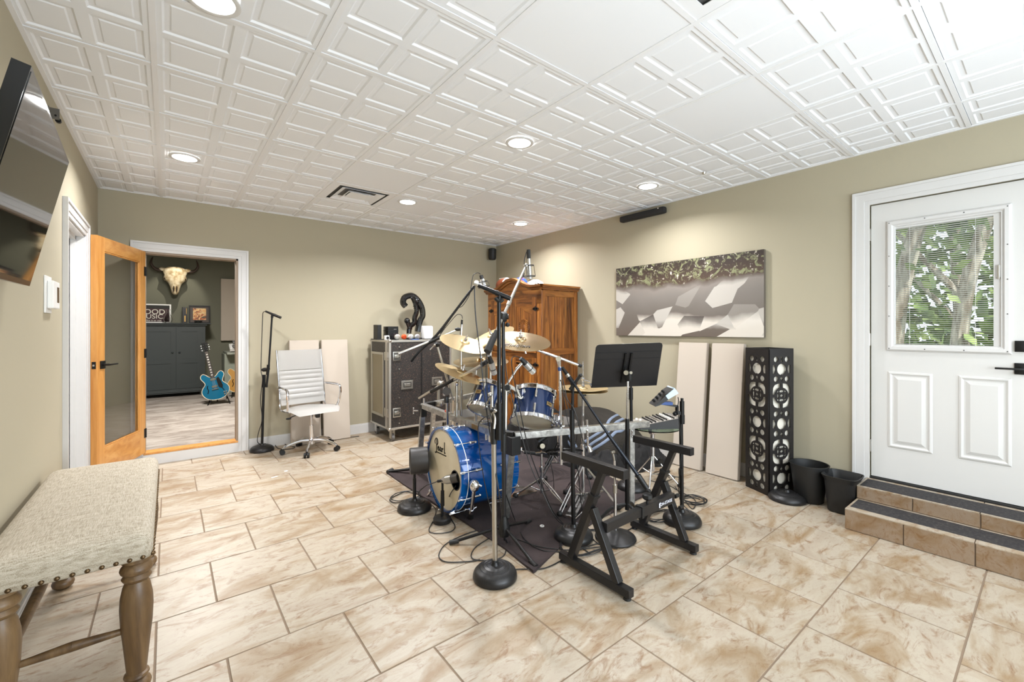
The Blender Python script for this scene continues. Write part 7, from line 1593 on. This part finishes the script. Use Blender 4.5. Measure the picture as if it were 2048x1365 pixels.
# ------------------------------------------------ quilted pad pile and cloth heaps
m_quilt = mat('quilted_pad', (62, 56, 50), .95); v = coords(m_quilt)
wv = nd(m_quilt, 'ShaderNodeTexWave', wave_type='BANDS', bands_direction='DIAGONAL'); wv.inputs['Scale'].default_value = 42; wv.inputs['Distortion'].default_value = 1.0; lk(m_quilt, v, wv.inputs['Vector'])
lk(m_quilt, ramp(m_quilt, wv.outputs['Fac'], [(.3, (40, 36, 32)), (.7, (66, 60, 52))]), bsdf(m_quilt).inputs['Base Color']); bump(m_quilt, wv.outputs['Fac'], .8, .01)
m_stripe = mat('pad_binding', (116, 128, 148), .8); m_cloth = mat('black_cloth', (19, 17, 17), .9)
def heap(lab, name, x0, x1, y0, y1, H, m, seed, fold=.05, stripes=None, part='cloth', rough_=4.0, expo=2.4, skew=0):
    t = thing(name, lab, 'blanket' if 'quilt' in name or 'moving' in name else 'cloth', ((x0+x1)/2, (y0+y1)/2, 0))
    def f(u, v_):
        x = x0+(x1-x0)*u; y = y0+(y1-y0)*v_; a_ = 2*u-1; c_ = 2*v_-1
        e = max(0, 1-abs(a_)**expo)*max(0, 1-abs(c_)**expo); z = H*e**.42*(1+skew*a_)
        n_ = noise.noise(Vector((x*rough_, y*rough_, seed)))+.5*noise.noise(Vector((x*rough_*2.3, y*rough_*2.3, seed+3)))
        rg2 = abs(noise.noise(Vector((x*rough_*1.6+seed, y*rough_*.7, seed))))
        z = max(.002, z+fold*n_*min(1, e*3)-fold*.8*rg2*min(1, e*3))
        return Vector((x+fold*.5*n_, y+fold*.5*noise.noise(Vector((y*rough_, x*rough_, seed+9))), z))
    b = MB(); b.grid(f, 64, 64); b.build(part, m, t, ang=80)
    if stripes:
        for us in stripes:
            b = MB()
            def sf(a_, c_): u, v2 = us(a_); p = f(u, min(.999, max(.001, v2+(c_-.5)*.036))); return p+Vector((-.006, -.008, .010))
            b.grid(sf, 48, 3); b.build('binding_stripe', m_stripe, t, ang=80)
    return t
from mathutils.bvhtree import BVHTree
qt = heap('grey-brown quilted moving pads with blue bands piled by the right wall', 'moving_pads', 3.32, 4.05, 2.66, 3.80, .47, m_quilt, 2.0, .05, None, 'pads', 2.6)
qo = [o for o in bpy.data.objects if o.parent == qt][0]; Mq = ROOTM[qt.name]
bv = BVHTree.FromPolygons([Mq @ v.co for v in qo.data.vertices], [tuple(p.vertices) for p in qo.data.polygons])
def stripe(pts, w_=.030):
    P = cat([Vector((x, y, 0)) for x, y in pts], 6); H = []
    for p in P:
        r = ray(p.x, p.y); h = bv.ray_cast(Vector((0, 0, CH)), r.normalized())
        if h[0] is not None: H.append((h[0], h[1] if h[1].dot(r) < 0 else -h[1]))
    if len(H) < 3: return
    b = MB(); prev = None
    for i, (p, n) in enumerate(H):
        d = (H[min(i+1, len(H)-1)][0]-H[max(i-1, 0)][0])
        if d.length < 1e-5: continue
        s = d.normalized().cross(n).normalized(); L = [b.bm.verts.new(p+s*w_*k+n*(.006 if abs(k) < .4 else .001)) for k in (-.5, -.3, 0, .3, .5)]
        if prev:
            for k in range(4): b.bm.faces.new((prev[k], prev[k+1], L[k+1], L[k]))
        prev = L
    b.build('binding_stripe', m_stripe, qt, ang=80)
for pts in ([(1170, 884), (1186.7, 873), (1198.4, 865.6), (1210, 858), (1219, 841), (1231, 832), (1244, 828)], [(1172, 897), (1189.6, 884), (1207, 873), (1219, 861), (1232, 846), (1248, 837)], [(1178, 904), (1201, 890), (1219, 877), (1231, 865), (1243, 862), (1255, 850), (1266, 846)], [(1120, 862), (1131, 876), (1146, 900)], [(1128, 858), (1140, 874), (1154, 896)]): stripe(pts)
heap('black jackets heaped on the floor left of the quilted pads', 'black_cloth_heap', 3.02, 3.42, 3.22, 3.95, .56, m_cloth, 7.0, .10, None, 'cloth', 6.0)
heap('crumpled black cloth and cable heap under the glass table', 'black_cloth_heap', 3.40, 3.92, 2.40, 2.86, .20, m_cloth, 11.0, .09, None, 'cloth', 9.0)
heap('crumpled black cloth in front of the quilted pads', 'black_cloth_heap', 3.02, 3.42, 2.52, 3.10, .14, m_cloth, 17.0, .07, None, 'cloth', 8.0)
# ------------------------------------------------ extras on the floor
c = fz(1084, 1058); t = thing('felt_ring', 'small white ring lying on the dark rug', 'ring', c); b = MB(); b.torus(c+Vector((0, 0, gz(c.x, c.y)+.004)), (0, 0, 1), .012, .004, 20, 6); b.build('ring', m_whitepl, t)
for i, (x, y, w_, lab) in enumerate(((572, 943, .028, 'small square paper scrap on the tiles beyond the longer strip'), (549, 955, .055, 'narrow paper strip on the tiles left of the drums'))):
    c = fz(x, y); b = MB(); b.box(c+Vector((0, 0, .0015)), (w_, .016 if i else .03, .001), Matrix.Rotation(.3, 3, 'Z')); tag(b.build('paper_scrap', m_whitepl, off=c, ang=0), lab, 'paper')
# drum sticks and small wood box seen beyond the bass drum
c = at(905, 870, 3.75)
c = fz(925, 905)
c2_ = at(912, 866, 4.1); c2_.z = 0
t = thing('wooden_stool', 'low wooden stool with drumsticks beyond the bass drum', 'stool', c2_); b = MB(); b.box(c2_+Vector((0, 0, .29)), (.28, .22, .03), None, .006); b.build('seat', m_fir, t)
for sx_ in (-1, 1):
    for sy_ in (-1, 1): b = MB(); b.cyl(c2_+Vector((sx_*.11, sy_*.08, .28)), c2_+Vector((sx_*.125, sy_*.095, .002)), .014, .011); b.build('leg', m_fir, t)
for k, (dy, a_) in enumerate(((-.04, .3), (.0, .36), (.03, .24))):
    p = c2_+Vector((-.13, dy, .3135)); q = p+Vector((.36*math.cos(a_), .36*math.sin(a_)*.6, 0)); b = MB(); b.cyl(p, q, .0075, .006, seg=10); b.ball(q, .0065, seg=8); o = b.build('drumstick', mat('hickory', (218, 186, 136), .5), off=p); tag(o, ['pale drumstick lying nearest on the low wooden stool', 'pale drumstick lying in the middle on the low wooden stool', 'pale drumstick lying farthest on the low wooden stool'][k], 'drumstick', 'drumsticks on the low stool')
